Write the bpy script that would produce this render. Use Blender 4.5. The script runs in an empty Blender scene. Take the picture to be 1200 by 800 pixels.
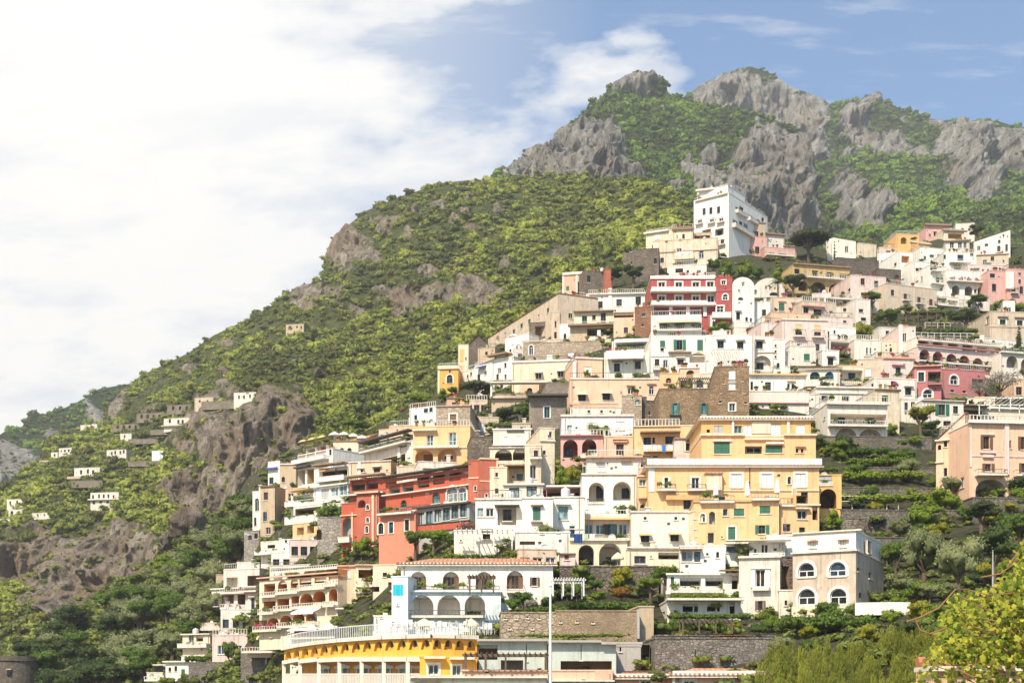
import bpy, math, random
import numpy as np
from mathutils import Vector, Matrix
random.seed(7)
RNG = np.random.default_rng(11)
sc = bpy.context.scene
col = sc.collection
F = 1600.0; CX = 600.0; HY = 830.0        # focal length, centre column and eye-level row of the photograph (1200 px wide)
R = math.radians

def at(px, py, d):
    """point seen at that place of the photograph, d metres away"""
    return Vector(((px-CX)/F*d, d, (HY-py)/F*d))

# ------------------------------------------------------------------ noise
_P = np.random.default_rng(5).permutation(256); _P = np.concatenate([_P, _P, _P])
_G = np.random.default_rng(6).normal(size=(256, 3)); _G /= np.linalg.norm(_G, axis=1)[:, None]
def pnoise(x, y, z):
    x = np.asarray(x, float); y = np.asarray(y, float)+0*x; z = np.asarray(z, float)+0*x
    xi = np.floor(x).astype(int); yi = np.floor(y).astype(int); zi = np.floor(z).astype(int)
    xf = x-xi; yf = y-yi; zf = z-zi
    u = xf**3*(xf*(xf*6-15)+10); v = yf**3*(yf*(yf*6-15)+10); w = zf**3*(zf*(zf*6-15)+10)
    xi &= 255; yi &= 255; zi &= 255
    def g(a, b, c):
        h = _P[_P[_P[(xi+a) & 255]+((yi+b) & 255)]+((zi+c) & 255)]
        q = _G[h]
        return q[..., 0]*(xf-a)+q[..., 1]*(yf-b)+q[..., 2]*(zf-c)
    def lp(a, b, t): return a+(b-a)*t
    return lp(lp(lp(g(0,0,0), g(1,0,0), u), lp(g(0,1,0), g(1,1,0), u), v),
              lp(lp(g(0,0,1), g(1,0,1), u), lp(g(0,1,1), g(1,1,1), u), v), w)
def fbm(x, y, z, o=4):
    s = 0; a = 1
    for k in range(o):
        s = s+a*pnoise(x*2**k+k*17.3, y*2**k+k*5.1, z*2**k); a *= .5
    return s
def ridged(x, y, z, o=4):
    s = 0; a = 1
    for k in range(o):
        s = s+a*(1-np.abs(pnoise(x*2**k+k*9.7, y*2**k, z*2**k+k*3.3))*2.6); a *= .5
    return s/1.9-.5

# ------------------------------------------------------------------ materials
MATS = {}
def new_mat(name):
    m = bpy.data.materials.new(name); m.use_nodes = True
    nt = m.node_tree; b = nt.nodes['Principled BSDF']
    return m, nt, b
def nd(nt, t, **k):
    n = nt.nodes.new(t)
    for a, v in k.items(): setattr(n, a, v)
    return n
def setin(n, **k):
    for a, v in k.items(): n.inputs[a.replace('_', ' ')].default_value = v
def ramp(nt, fac, stops):
    r = nd(nt, 'ShaderNodeValToRGB'); e = r.color_ramp.elements
    while len(e) < len(stops): e.new(.5)
    for q, (p, c) in zip(e, stops):
        q.position = p; q.color = (*c, 1) if len(c) == 3 else c
    nt.links.new(fac, r.inputs[0]); return r.outputs[0]
def noise(nt, vec, scale, detail=4, rough=.6):
    n = nd(nt, 'ShaderNodeTexNoise'); setin(n, Scale=scale, Detail=detail, Roughness=rough)
    if vec is not None: nt.links.new(vec, n.inputs['Vector'])
    return n.outputs['Fac']
def mapping(nt, scale=(1, 1, 1), src='Object'):
    t = nd(nt, 'ShaderNodeTexCoord'); m = nd(nt, 'ShaderNodeMapping'); m.inputs['Scale'].default_value = scale
    nt.links.new(t.outputs[src], m.inputs['Vector']); return m.outputs['Vector']
def mixc(nt, fac, a, b, mode='MIX'):
    m = nd(nt, 'ShaderNodeMix', data_type='RGBA', blend_type=mode)
    for v, i in ((fac, 0), (a, 6), (b, 7)):
        if hasattr(v, 'links'): nt.links.new(v, m.inputs[i])
        elif i == 0: m.inputs[0].default_value = v
        else: m.inputs[i].default_value = (*v, 1)
    return m.outputs[2]
def bump(nt, b, h, strength=.3, dist=.05):
    n = nd(nt, 'ShaderNodeBump'); setin(n, Strength=strength, Distance=dist)
    nt.links.new(h, n.inputs['Height']); nt.links.new(n.outputs[0], b.inputs['Normal'])
def geo_pos(nt):
    return nd(nt, 'ShaderNodeNewGeometry').outputs['Position']
def mapped(nt, vec, scale):
    m = nd(nt, 'ShaderNodeMapping'); m.inputs['Scale'].default_value = scale
    nt.links.new(vec, m.inputs['Vector']); return m.outputs[0]

COL = dict(white=(.80,.75,.675), offw=(.73,.66,.57), bluew=(.70,.76,.77), lilac=(.74,.69,.70), cream=(.74,.62,.46), beige=(.62,.50,.38),
    peach=(.76,.50,.35), salmon=(.72,.42,.29), pink=(.68,.39,.34), palepink=(.75,.58,.52), rose=(.46,.17,.17), red=(.40,.085,.085),
    brick=(.46,.13,.08), redor=(.47,.105,.06), yellow=(.78,.49,.25), gold=(.78,.45,.17), sun=(.84,.43,.07), loggia=(.58,.27,.09), faded=(.64,.51,.40), coral=(.62,.23,.15), orange=(.80,.40,.10), ochre=(.56,.38,.17), tan=(.55,.42,.29),
    brown=(.30,.20,.13), grey=(.42,.39,.36), sage=(.52,.56,.50))
def plaster(key, aged=0.35):
    aged = max(aged, .32)
    k = ('pl', key, aged)
    if k in MATS: return MATS[k]
    c = COL[key]; m, nt, b = new_mat('plaster_'+key)
    P = geo_pos(nt)
    big = noise(nt, P, .35, 6, .7); streak = noise(nt, mapped(nt, P, (1.3, 1.3, .45)), 1.0, 7, .75)
    fine = noise(nt, P, 5.0, 6, .7)
    dk = tuple(v*q for v, q in zip(c, (.62, .58, .52)))
    lt = tuple(min(.86, v*1.10) for v in c)
    base = mixc(nt, ramp(nt, big, [(.30, (0,0,0)), (.72, (1,1,1))]), c, lt)
    s = ramp(nt, streak, [(.44-.06*aged, (0,0,0)), (.80, (min(1,aged*.85+.08),)*3)])
    base = mixc(nt, s, base, dk)
    pat = ramp(nt, noise(nt, P, 1.1, 8, .75), [(.60-.10*aged, (0,0,0)), (.63, (min(1,.3+aged*1.1),)*3)])
    base = mixc(nt, pat, base, tuple(v*.74 for v in c))
    run = ramp(nt, noise(nt, mapped(nt, P, (3.2, 3.2, .16)), 1.0, 6, .7), [(.51, (0,0,0)), (.66, (min(.85, .26+.5*aged),)*3)])
    base = mixc(nt, run, base, (.30,.25,.20))
    nt.links.new(base, b.inputs['Base Color']); setin(b, Roughness=.92)
    b.inputs['Specular IOR Level'].default_value = .2
    bump(nt, b, fine, .45, .06)
    MATS[k] = m; return m
def stone(key='stone', c1=(.20,.16,.12), c2=(.40,.34,.27), scale=1.6):
    k = ('st', key)
    if k in MATS: return MATS[k]
    m, nt, b = new_mat('stonework_'+key); P = geo_pos(nt)
    v = nd(nt, 'ShaderNodeTexVoronoi'); setin(v, Scale=scale*2.6); v.inputs['Randomness'].default_value = 1
    mp = mapped(nt, P, (1, 1, 1.6)); nt.links.new(mp, v.inputs['Vector'])
    vd = nd(nt, 'ShaderNodeTexVoronoi', feature='DISTANCE_TO_EDGE'); setin(vd, Scale=scale*2.6); nt.links.new(mp, vd.inputs['Vector'])
    sep = nd(nt, 'ShaderNodeSeparateColor'); nt.links.new(v.outputs['Color'], sep.inputs[0])
    cc = mixc(nt, sep.outputs[0], c1, c2)
    cc = mixc(nt, ramp(nt, noise(nt, P, .5, 6, .7), [(.35,(0,0,0)),(.7,(.75,.75,.75))]), cc, tuple(v_*.62 for v_ in c1))
    edge = ramp(nt, vd.outputs[0], [(0, (0,0,0)), (.09, (1,1,1))])
    cc = mixc(nt, edge, tuple(q*.8 for q in c1), cc)
    nt.links.new(cc, b.inputs['Base Color']); setin(b, Roughness=.95)
    bump(nt, b, edge, .8, .08)
    MATS[k] = m; return m
def simple(key, c, rough=.7, metal=0, var=.12, bscale=0):
    k = ('si', key)
    if k in MATS: return MATS[k]
    m, nt, b = new_mat(key); P = geo_pos(nt)
    n = noise(nt, P, 2.3, 5, .7)
    cc = mixc(nt, n, tuple(max(0, v*(1-var*2)) for v in c), tuple(min(1, v*(1+var)) for v in c))
    nt.links.new(cc, b.inputs['Base Color']); setin(b, Roughness=rough, Metallic=metal)
    if bscale: bump(nt, b, noise(nt, P, bscale, 4), .4, .03)
    MATS[k] = m; return m
def glass(kind=0):
    k = ('gl', kind)
    if k in MATS: return MATS[k]
    c = [(.014,.015,.017), (.030,.020,.015), (.08,.14,.16), (.20,.25,.25), (.022,.042,.07)][kind]
    m, nt, b = new_mat('window_glass'); P = geo_pos(nt)
    n = noise(nt, P, 1.3, 3)
    cc = mixc(nt, ramp(nt, n, [(.42,(0,0,0)),(.60,(1,1,1))]), tuple(v*.6 for v in c), tuple(v*1.9 for v in c))
    nt.links.new(cc, b.inputs['Base Color']); setin(b, Roughness=.16); b.inputs['Specular IOR Level'].default_value = .25
    MATS[k] = m; return m
def slatted(key, c, scale=14):
    k = ('sl', key)
    if k in MATS: return MATS[k]
    m, nt, b = new_mat('louvre_'+key); P = geo_pos(nt)
    w = nd(nt, 'ShaderNodeTexWave', wave_type='BANDS', bands_direction='Z'); setin(w, Scale=scale/6.28*1.0, Distortion=0.0)
    nt.links.new(P, w.inputs['Vector'])
    cc = mixc(nt, noise(nt, P, .8, 4), tuple(v*.75 for v in c), tuple(v*1.2 for v in c))
    nt.links.new(cc, b.inputs['Base Color']); setin(b, Roughness=.6)
    bump(nt, b, w.outputs['Fac'], .6, .03)
    MATS[k] = m; return m
def tiles(key='tile', c1=(.42,.16,.08), c2=(.62,.30,.17)):
    k = ('ti', key)
    if k in MATS: return MATS[k]
    m, nt, b = new_mat('roof_'+key); P = mapping(nt)
    w = nd(nt, 'ShaderNodeTexWave', wave_type='BANDS', bands_direction='X'); setin(w, Scale=.8, Distortion=.4)
    nt.links.new(P, w.inputs['Vector'])
    br = nd(nt, 'ShaderNodeTexVoronoi'); setin(br, Scale=3.0); nt.links.new(mapped(nt, P, (1.2,.9,.9)), br.inputs['Vector'])
    sep = nd(nt, 'ShaderNodeSeparateColor'); nt.links.new(br.outputs['Color'], sep.inputs[0])
    cc = mixc(nt, sep.outputs[0], c1, c2)
    cc = mixc(nt, ramp(nt, noise(nt, P, .6, 6, .7), [(.45,(0,0,0)),(.75,(.8,.8,.8))]), cc, (.30,.22,.15))
    nt.links.new(cc, b.inputs['Base Color']); setin(b, Roughness=.9)
    bump(nt, b, w.outputs['Fac'], .8, .09)
    MATS[k] = m; return m
def foliage(key, c1, c2, trans=.25):
    """leaf colour varies from tree to tree (attribute tint) and from leaf to leaf"""
    k = ('fo', key)
    if k in MATS: return MATS[k]
    m, nt, b = new_mat('leaves_'+key)
    a = nd(nt, 'ShaderNodeAttribute', attribute_name='tint'); oi = nd(nt, 'ShaderNodeObjectInfo')
    sep = nd(nt, 'ShaderNodeSeparateColor'); nt.links.new(a.outputs['Color'], sep.inputs[0])
    ad = nd(nt, 'ShaderNodeMath', operation='MULTIPLY_ADD'); nt.links.new(oi.outputs['Random'], ad.inputs[0]); ad.inputs[1].default_value = .45
    nt.links.new(sep.outputs[0], ad.inputs[2])
    cc = mixc(nt, ad.outputs[0], c1, c2); m_ = cc.node; m_.clamp_factor = True
    cc = mixc(nt, sep.outputs[1], cc, (.16,.10,.03))
    nt.links.new(cc, b.inputs['Base Color']); setin(b, Roughness=.75); b.inputs['Specular IOR Level'].default_value = .25
    if trans:
        tr = nd(nt, 'ShaderNodeBsdfTranslucent'); mx = nd(nt, 'ShaderNodeMixShader'); mx.inputs[0].default_value = trans
        nt.links.new(cc, tr.inputs['Color']); out = nt.nodes['Material Output']
        nt.links.new(b.outputs[0], mx.inputs[1]); nt.links.new(tr.outputs[0], mx.inputs[2]); nt.links.new(mx.outputs[0], out.inputs['Surface'])
    MATS[k] = m; return m

def rock_mat(key, ra, rb, rc, ga, gb, sc1=.02, warm=(.30,.20,.13)):
    m, nt, b = new_mat('hillside_'+key); P = geo_pos(nt)
    at_ = nd(nt, 'ShaderNodeAttribute', attribute_name='rock')
    sep = nd(nt, 'ShaderNodeSeparateColor'); nt.links.new(at_.outputs['Color'], sep.inputs[0])
    vert = noise(nt, mapped(nt, P, (1, 1, .22)), sc1*4, 9, .74)
    n2 = noise(nt, P, sc1, 5, .6)
    cracks = nd(nt, 'ShaderNodeTexVoronoi', feature='DISTANCE_TO_EDGE'); setin(cracks, Scale=sc1*6)
    dist = nd(nt, 'ShaderNodeMix', data_type='VECTOR'); dist.inputs[0].default_value = .12
    nz = nd(nt, 'ShaderNodeTexNoise'); setin(nz, Scale=sc1*8, Detail=5); nt.links.new(P, nz.inputs['Vector'])
    sc_ = nd(nt, 'ShaderNodeVectorMath', operation='MULTIPLY_ADD'); nt.links.new(nz.outputs['Color'], sc_.inputs[0])
    sc_.inputs[1].default_value = (10/ (sc1*50),)*3; nt.links.new(mapped(nt, P, (1,1,.45)), sc_.inputs[2])
    nt.links.new(sc_.outputs[0], cracks.inputs['Vector'])
    rk = ramp(nt, vert, [(.36, ra), (.50, rb), (.63, rc)])
    rk = mixc(nt, ramp(nt, n2, [(.48,(0,0,0)),(.66,(.8,.8,.8))]), rk, warm)
    ck = ramp(nt, cracks.outputs[0], [(0,(.5,.5,.5)),(.05,(0,0,0))])
    rk = mixc(nt, ck, rk, tuple(v*.45 for v in ra))
    gr = ramp(nt, noise(nt, P, sc1*9, 6, .7), [(.35, ga), (.65, gb)])
    ad = nd(nt, 'ShaderNodeMath', operation='ADD'); nt.links.new(sep.outputs[0], ad.inputs[0]);
    n3 = noise(nt, P, sc1*6, 6, .7); sb = nd(nt, 'ShaderNodeMath', operation='SUBTRACT'); nt.links.new(n3, sb.inputs[0]); sb.inputs[1].default_value = .5
    nt.links.new(sb.outputs[0], ad.inputs[1])
    f = ramp(nt, ad.outputs[0], [(.42,(0,0,0)),(.56,(1,1,1))])
    cc = mixc(nt, f, gr, rk)
    nt.links.new(cc, b.inputs['Base Color']); setin(b, Roughness=.95); b.inputs['Specular IOR Level'].default_value = .15
    hh = nd(nt, 'ShaderNodeMath', operation='SUBTRACT'); nt.links.new(vert, hh.inputs[0])
    cm = nd(nt, 'ShaderNodeMath', operation='MULTIPLY'); nt.links.new(ck, cm.inputs[0]); cm.inputs[1].default_value = .12
    nt.links.new(cm.outputs[0], hh.inputs[1])
    bump(nt, b, hh.outputs[0], 1.0, .30/sc1)
    return m

# ------------------------------------------------------------------ objects
def link(o, parent=None):
    col.objects.link(o)
    if parent is not None: o.parent = parent
    return o
def tag(o, label=None, cat=None, group=None, kind=None):
    if label: o['label'] = label
    if cat: o['category'] = cat
    if group: o['group'] = group
    if kind: o['kind'] = kind
    return o
def empty(name, loc, rz=0):
    o = bpy.data.objects.new(name, None); link(o); o.location = loc; o.rotation_euler = (0, 0, rz)
    o.empty_display_size = .5
    return o
class MB:
    def __init__(s): s.v = []; s.f = []; s.mi = []; s.mats = []
    def m(s, mat):
        if mat not in s.mats: s.mats.append(mat)
        return s.mats.index(mat)
    def quad(s, pts, mat):
        i = len(s.v); s.v += [tuple(p) for p in pts]; s.f.append(tuple(range(i, i+len(pts)))); s.mi.append(s.m(mat))
    def box(s, x0, x1, y0, y1, z0, z1, mat, T=None):
        c = [(x, y, z) for z in (z0, z1) for y in (y0, y1) for x in (x0, x1)]
        if T: c = [T(*p) for p in c]
        i = len(s.v); s.v += [tuple(p) for p in c]; k = s.m(mat)
        for f in ((0,2,3,1), (4,5,7,6), (0,1,5,4), (2,6,7,3), (0,4,6,2), (1,3,7,5)):
            s.f.append(tuple(i+j for j in f)); s.mi.append(k)
    def tube(s, pts, rad, mat, n=6):
        k = s.m(mat); i0 = len(s.v); pts = [Vector(p) for p in pts]
        if not hasattr(rad, '__len__'): rad = [rad]*len(pts)
        for j, p in enumerate(pts):
            d = (pts[min(j+1, len(pts)-1)]-pts[max(j-1, 0)]).normalized()
            a = d.cross(Vector((.3, .9, .2))).normalized(); b = d.cross(a)
            for q in range(n):
                t = 2*math.pi*q/n; s.v.append(tuple(p+(a*math.cos(t)+b*math.sin(t))*rad[j]))
        for j in range(len(pts)-1):
            for q in range(n):
                s.f.append((i0+j*n+q, i0+j*n+(q+1) % n, i0+(j+1)*n+(q+1) % n, i0+(j+1)*n+q)); s.mi.append(k)
        s.f.append(tuple(i0+q for q in range(n))); s.mi.append(k)
        s.f.append(tuple(i0+(len(pts)-1)*n+q for q in range(n))); s.mi.append(k)
    def lathe(s, prof, mat, n=20, c=(0, 0, 0)):
        k = s.m(mat); i0 = len(s.v)
        for (r, z) in prof:
            for q in range(n):
                t = 2*math.pi*q/n; s.v.append((c[0]+r*math.cos(t), c[1]+r*math.sin(t), c[2]+z))
        for j in range(len(prof)-1):
            for q in range(n):
                s.f.append((i0+j*n+q, i0+j*n+(q+1) % n, i0+(j+1)*n+(q+1) % n, i0+(j+1)*n+q)); s.mi.append(k)
    def build(s, name, parent=None, smooth=False):
        me = bpy.data.meshes.new(name); me.from_pydata(s.v, [], s.f)
        for m in s.mats: me.materials.append(m)
        me.polygons.foreach_set('material_index', s.mi)
        if smooth: me.polygons.foreach_set('use_smooth', [True]*len(s.f))
        me.update(); return link(bpy.data.objects.new(name, me), parent)
def np_mesh(name, V, Fq, mats, tint=None, parent=None, smooth=False, attr='tint', mi=None, me_only=False):
    """V (n,3), Fq (m,k) with one face size; tint (n,3) is stored per vertex"""
    me = bpy.data.meshes.new(name); n = len(V); m, k = Fq.shape
    me.vertices.add(n); me.vertices.foreach_set('co', np.ascontiguousarray(V, np.float32).ravel())
    me.loops.add(m*k); me.loops.foreach_set('vertex_index', np.ascontiguousarray(Fq, np.int32).ravel())
    me.polygons.add(m); me.polygons.foreach_set('loop_start', np.arange(0, m*k, k, dtype=np.int32))
    if smooth: me.polygons.foreach_set('use_smooth', np.ones(m, bool))
    for q in mats: me.materials.append(q)
    if mi is not None: me.polygons.foreach_set('material_index', np.asarray(mi, np.int32))
    if tint is not None:
        a = me.color_attributes.new(attr, 'FLOAT_COLOR', 'POINT')
        c = np.ones((n, 4), np.float32); c[:, :3] = tint; a.data.foreach_set('color', c.ravel())
    me.update(calc_edges=True)
    if me_only: return me
    return link(bpy.data.objects.new(name, me), parent)
# ------------------------------------------------------------------ the land: distances read off storey heights and haze, joined smoothly
def rbf(pts):
    """smooth log-distance through (column, row, metres) samples"""
    P = np.array([(a/100., b/100.) for a, b, c in pts]); y = np.log([c for a, b, c in pts])
    K = np.linalg.norm(P[:, None]-P[None], axis=2); n = len(P)
    A = np.zeros((n+3, n+3)); A[:n, :n] = K+np.eye(n)*-.02; A[:n, n] = 1; A[n, :n] = 1; A[:n, n+1:] = P; A[n+1:, :n] = P.T
    w = np.linalg.solve(A, np.concatenate([y, np.zeros(3)]))
    def f(px, py):
        q = np.stack([np.asarray(px, float)/100., np.asarray(py, float)/100.], -1)
        k = np.linalg.norm(q[..., None, :]-P, axis=-1)
        return np.exp(k@w[:n]+w[n]+q@w[n+1:])
    return f
def pl(pts):
    a = np.array(pts, float); return lambda x: np.interp(x, a[:, 0], a[:, 1])
def blobs(lst, px, py, wob=.35):
    """where bare rock breaks through the green: soft lobes with a ragged rim"""
    v = np.zeros_like(px)
    n = fbm(px/28., py/28., 0*px, 4)
    for (cx, cy, rx, ry, s) in lst:
        d = np.sqrt(((px-cx)/rx)**2+((py-cy)/ry)**2)
        v = np.maximum(v, min(s, 1)*np.clip((1.45-d)*max(1, s)+n*wob*1.9, 0, 1))
    return np.clip(v, 0, 1)
SURF = {}
def sheet(name, x0, x1, nx, ny, top, bot, dist, rocks, mat, amp, camp, lam, kind='structure', back=200, seed=0):
    xs = np.linspace(x0, x1, nx); t = np.linspace(0, 1, ny)
    PX = np.repeat(xs[None], ny, 0); PT = top(xs)[None]; PB = bot(xs)[None]
    PY = PB+(PT-PB)*t[:, None]
    D = dist(PX, PY)
    rk = blobs(rocks, PX, PY)
    X = (PX-CX)/F*D; Z = (HY-PY)/F*D; Y = D.copy()
    s = seed*31.7
    # relief: folds in the green, steep ribs and gullies where the rock is bare
    soft = fbm(X/(lam*2.2)+s, Y/(lam*2.2), Z/(lam*2.2), 4)
    rib = ridged(X/lam+s, Y/(lam*3), Z/(lam*2.6), 5)
    led = fbm(X/(lam*1.5)+s, Y/lam, Z/(lam*.35)+4, 4)
    fade = np.clip((1-t)*14, 0, 1)[:, None]**.5
    fade2 = .04+.96*fade
    rib3 = ridged(X/(lam*.12)+s+90, Y/lam, Z/(lam*.5), 3)
    rib2 = ridged(X/(lam*.34)+s+50, Y/lam, Z/(lam*1.1), 4)
    Y2 = Y+(-amp*soft*2-camp*rk*(rib*1.3+led*.22+rib2*.5+rib3*.16))*fade2
    X2 = X+camp*.22*rk*fbm(X/lam+9+s, Y/lam, Z/lam, 3)*fade
    Z2 = Z+(amp*.35*soft+camp*.12*rk*led)*fade
    V = np.stack([X2, Y2, Z2], -1)
    # behind the crest the ground falls away
    ext = []
    for q, (dy, dz) in enumerate(((.3, -.05), (.7, -.3), (1, -.8))):
        e = V[-1].copy(); e[:, 1] += back*dy; e[:, 2] += back*dz*.6; ext.append(e)
    low = V[0].copy(); low[:, 2] = np.minimum(low[:, 2]-30, -14); low[:, 1] -= 4
    VV = np.concatenate([low[None], V, np.array(ext)], 0)
    RK = np.concatenate([rk[:1], rk, np.repeat(rk[-1:]*.5, 3, 0)], 0)
    ny2 = VV.shape[0]; idx = np.arange(ny2*nx).reshape(ny2, nx)
    Fq = np.stack([idx[:-1, :-1], idx[:-1, 1:], idx[1:, 1:], idx[1:, :-1]], -1).reshape(-1, 4)
    tint = np.stack([RK.ravel()]*3, -1)
    o = np_mesh(name, VV.reshape(-1, 3), Fq, [mat], tint, attr='rock', smooth=True)
    tag(o, kind=kind)
    SURF[name] = dict(V=V, PX=PX, PY=PY, rk=rk)
    return o

def icos():
    p = (1+5**.5)/2
    v = np.array([(-1,p,0),(1,p,0),(-1,-p,0),(1,-p,0),(0,-1,p),(0,1,p),(0,-1,-p),(0,1,-p),(p,0,-1),(p,0,1),(-p,0,-1),(-p,0,1)], float)
    f = np.array([(0,11,5),(0,5,1),(0,1,7),(0,7,10),(0,10,11),(1,5,9),(5,11,4),(11,10,2),(10,7,6),(7,1,8),(3,9,4),(3,4,2),(3,2,6),(3,6,8),(3,8,9),(4,9,5),(2,4,11),(6,2,10),(8,6,7),(9,8,1)])
    v /= np.linalg.norm(v, axis=1)[:, None]
    return v, f
def subdiv(v, f):
    v = list(map(tuple, v)); c = {}; out = []
    def mid(a, b):
        k = (min(a, b), max(a, b))
        if k not in c:
            q = (np.array(v[a])+np.array(v[b]))/2; q /= np.linalg.norm(q); v.append(tuple(q)); c[k] = len(v)-1
        return c[k]
    for a, b, d in f:
        x, y, z = mid(a, b), mid(b, d), mid(d, a); out += [(a,x,z),(b,y,x),(d,z,y),(x,y,z)]
    return np.array(v), np.array(out)
ICO0 = icos(); ICO1 = subdiv(*ICO0); ICO2 = subdiv(*ICO1)
def leafcloud(rng, n, size, lobes, squash=.85, shell=.55, ragged=.25):
    """n leaf clumps (bent quads as 2 triangles) spread through the outer part of a crown made of several lobes"""
    L = len(lobes); w = np.array([l[3]**2 for l in lobes]); w /= w.sum()
    k = rng.choice(L, n, p=w); lo = np.array(lobes)
    d = rng.normal(size=(n, 3)); d /= np.linalg.norm(d, axis=1)[:, None]
    d[:, 2] = np.abs(d[:, 2])*.9+d[:, 2]*.1+(-.25)*(rng.random(n) < .3)
    rr = lo[k, 3]*(shell+(1-shell)*rng.random(n)**.6)*(1+rng.normal(size=n)*ragged*.5)
    c = lo[k, :3]+d*rr[:, None]*np.array([1, 1, squash])
    nrm = d*.7+rng.normal(size=(n, 3))*.55; nrm /= np.linalg.norm(nrm, axis=1)[:, None]
    a = np.cross(nrm, rng.normal(size=(n, 3))); a /= np.linalg.norm(a, axis=1)[:, None]; b = np.cross(nrm, a)
    s = size*(.6+.8*rng.random(n))[:, None]
    q = np.stack([c-a*s, c-b*s*.55+nrm*s*.15, c+a*s, c+b*s*.55+nrm*s*.15], 1)
    return q.reshape(-1, 3), np.arange(n*4).reshape(n, 4), k
def crown_proto(rng, nleaf, leaf, nl=5, spread=.55, tall=.8):
    lobes = [(0, 0, .55, .62)]
    for j in range(nl):
        a = rng.random()*6.28; r = spread*(.5+.6*rng.random())
        lobes.append((r*math.cos(a), r*math.sin(a), .35+.5*rng.random()*tall, .30+.25*rng.random()))
    v, f, k = leafcloud(rng, nleaf, leaf, lobes)
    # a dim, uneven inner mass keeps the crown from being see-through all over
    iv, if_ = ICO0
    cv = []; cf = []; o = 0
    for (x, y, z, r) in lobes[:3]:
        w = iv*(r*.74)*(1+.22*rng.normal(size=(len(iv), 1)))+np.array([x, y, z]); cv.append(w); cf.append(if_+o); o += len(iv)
    return v, f, np.concatenate(cv), np.concatenate(cf)
def woods(name, specs, mat, protos, label, leafscale=1.0):
    """specs: (x,y,z,radius,tint,dry) per crown -> one big mesh of triangles"""
    VV = []; FF = []; TT = []; off = 0
    rng = np.random.default_rng(len(specs))
    for (x, y, z, r, ti, dry, hs) in specs:
        v, f, cv, cf = protos[rng.integers(len(protos))]
        a = rng.random()*6.28; c, s = math.cos(a), math.sin(a)
        M = np.array([[c, -s, 0], [s, c, 0], [0, 0, hs]])*r
        tri = np.concatenate([f[:, [0, 1, 2]], f[:, [0, 2, 3]]])
        for (w, g, jit) in ((v, tri, .22), (cv, cf, .1)):
            p = w@M.T+np.array([x, y, z])
            VV.append(p); FF.append(g+off); off += len(p)
            if w is v: tj = np.repeat(rng.normal(size=len(w)//4)*jit, 4)
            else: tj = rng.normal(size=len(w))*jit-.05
            t = np.zeros((len(w), 3)); t[:, 0] = ti+tj; t[:, 1] = np.clip(dry+tj*.3, 0, 1); TT.append(t)
    o = np_mesh(name, np.concatenate(VV), np.concatenate(FF), [mat], np.clip(np.concatenate(TT), 0, 1))
    tag(o, label, kind='stuff'); return o

# ---- distances
V_PTS = [(180,800,205),(300,800,178),(420,800,128),(600,800,104),(760,800,104),(900,800,96),(1050,800,84),(1200,800,76),
 (120,730,285),(250,730,222),(330,740,176),(450,720,150),(600,720,122),(760,720,124),(900,720,124),(1030,720,118),(1200,720,112),
 (250,640,290),(320,650,208),(420,640,176),(500,640,160),(600,640,134),(700,660,136),(800,660,134),(900,640,134),(1030,640,140),(1200,640,132),
 (310,560,262),(400,560,218),(500,580,184),(600,580,160),(700,590,150),(820,600,142),(950,600,146),(1050,570,160),(1200,575,150),
 (330,520,290),(420,510,262),(520,510,215),(620,520,190),(720,520,176),(820,520,168),(950,520,176),(1080,500,190),(1200,500,190),
 (480,470,290),(560,450,270),(640,460,230),(740,470,208),(840,470,200),(950,470,204),(1080,460,214),(1200,450,226),
 (580,410,300),(660,410,268),(760,410,240),(860,410,236),(960,400,244),(1080,400,256),(1200,400,262),
 (640,360,322),(720,350,300),(820,350,290),(920,350,292),(1030,350,300),(1200,350,310),
 (700,320,350),(800,300,342),(900,300,345),(1000,300,360),(1100,300,362),(1200,300,360),(820,250,392),(920,250,400),(1100,262,410),(1200,265,410)]
Dv = rbf(V_PTS)
H_PTS = [(-60,620,520),(0,575,560),(50,530,640),(120,500,700),(150,450,760),(250,395,760),(350,335,740),(400,268,720),(470,228,720),(560,208,700),(680,205,680),(800,235,600),(960,320,520),
 (-60,700,440),(0,640,462),(60,600,478),(60,650,440),(120,590,486),(120,640,438),(60,700,420),(180,620,430),(180,560,500),(200,700,390),(300,700,330),
 (200,495,585),(130,540,540),(250,470,520),(300,460,460),(330,480,420),(250,520,448),(330,530,402),(230,590,432),(330,600,370),(200,640,420),
 (380,440,480),(450,400,520),(550,350,530),(480,300,600),(400,350,600),(650,300,520),(700,250,580),(450,480,400),(540,430,390),(640,370,400),(740,300,430),(800,300,430),
 (450,560,300),(600,500,300),(700,400,340),(850,350,390),(960,400,380)]
Dh = rbf(H_PTS)
P1_PTS = [(560,240,960),(640,170,1060),(750,86,1180),(860,131,1150),(950,180,1080),(990,300,980),(640,230,880),(750,150,1040),(750,230,860),(850,150,1080),(850,200,940),(850,280,820),(905,160,1040),(905,280,840),(700,200,900),(600,300,700),(800,330,680),(980,360,760)]
Dp1 = rbf(P1_PTS)
P2_PTS = [(780,140,1500),(880,78,1560),(970,122,1560),(1118,144,1500),(1200,150,1480),(1280,160,1480),(880,160,1460),(970,200,1350),(1060,160,1440),(1060,220,1150),(1140,210,1220),(1200,210,1200),(1280,220,1200),(980,280,900),(1060,280,800),(1200,280,760),(1000,360,640),(1200,360,600),(800,360,900),(1280,360,600)]
Dp2 = rbf(P2_PTS)
F_PTS = [(-80,525,1150),(0,509,1150),(60,480,1200),(140,451,1250),(220,430,1300),(-80,620,980),(60,600,1000),(160,560,1020),(220,560,1050)]
Df = rbf(F_PTS)

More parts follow.
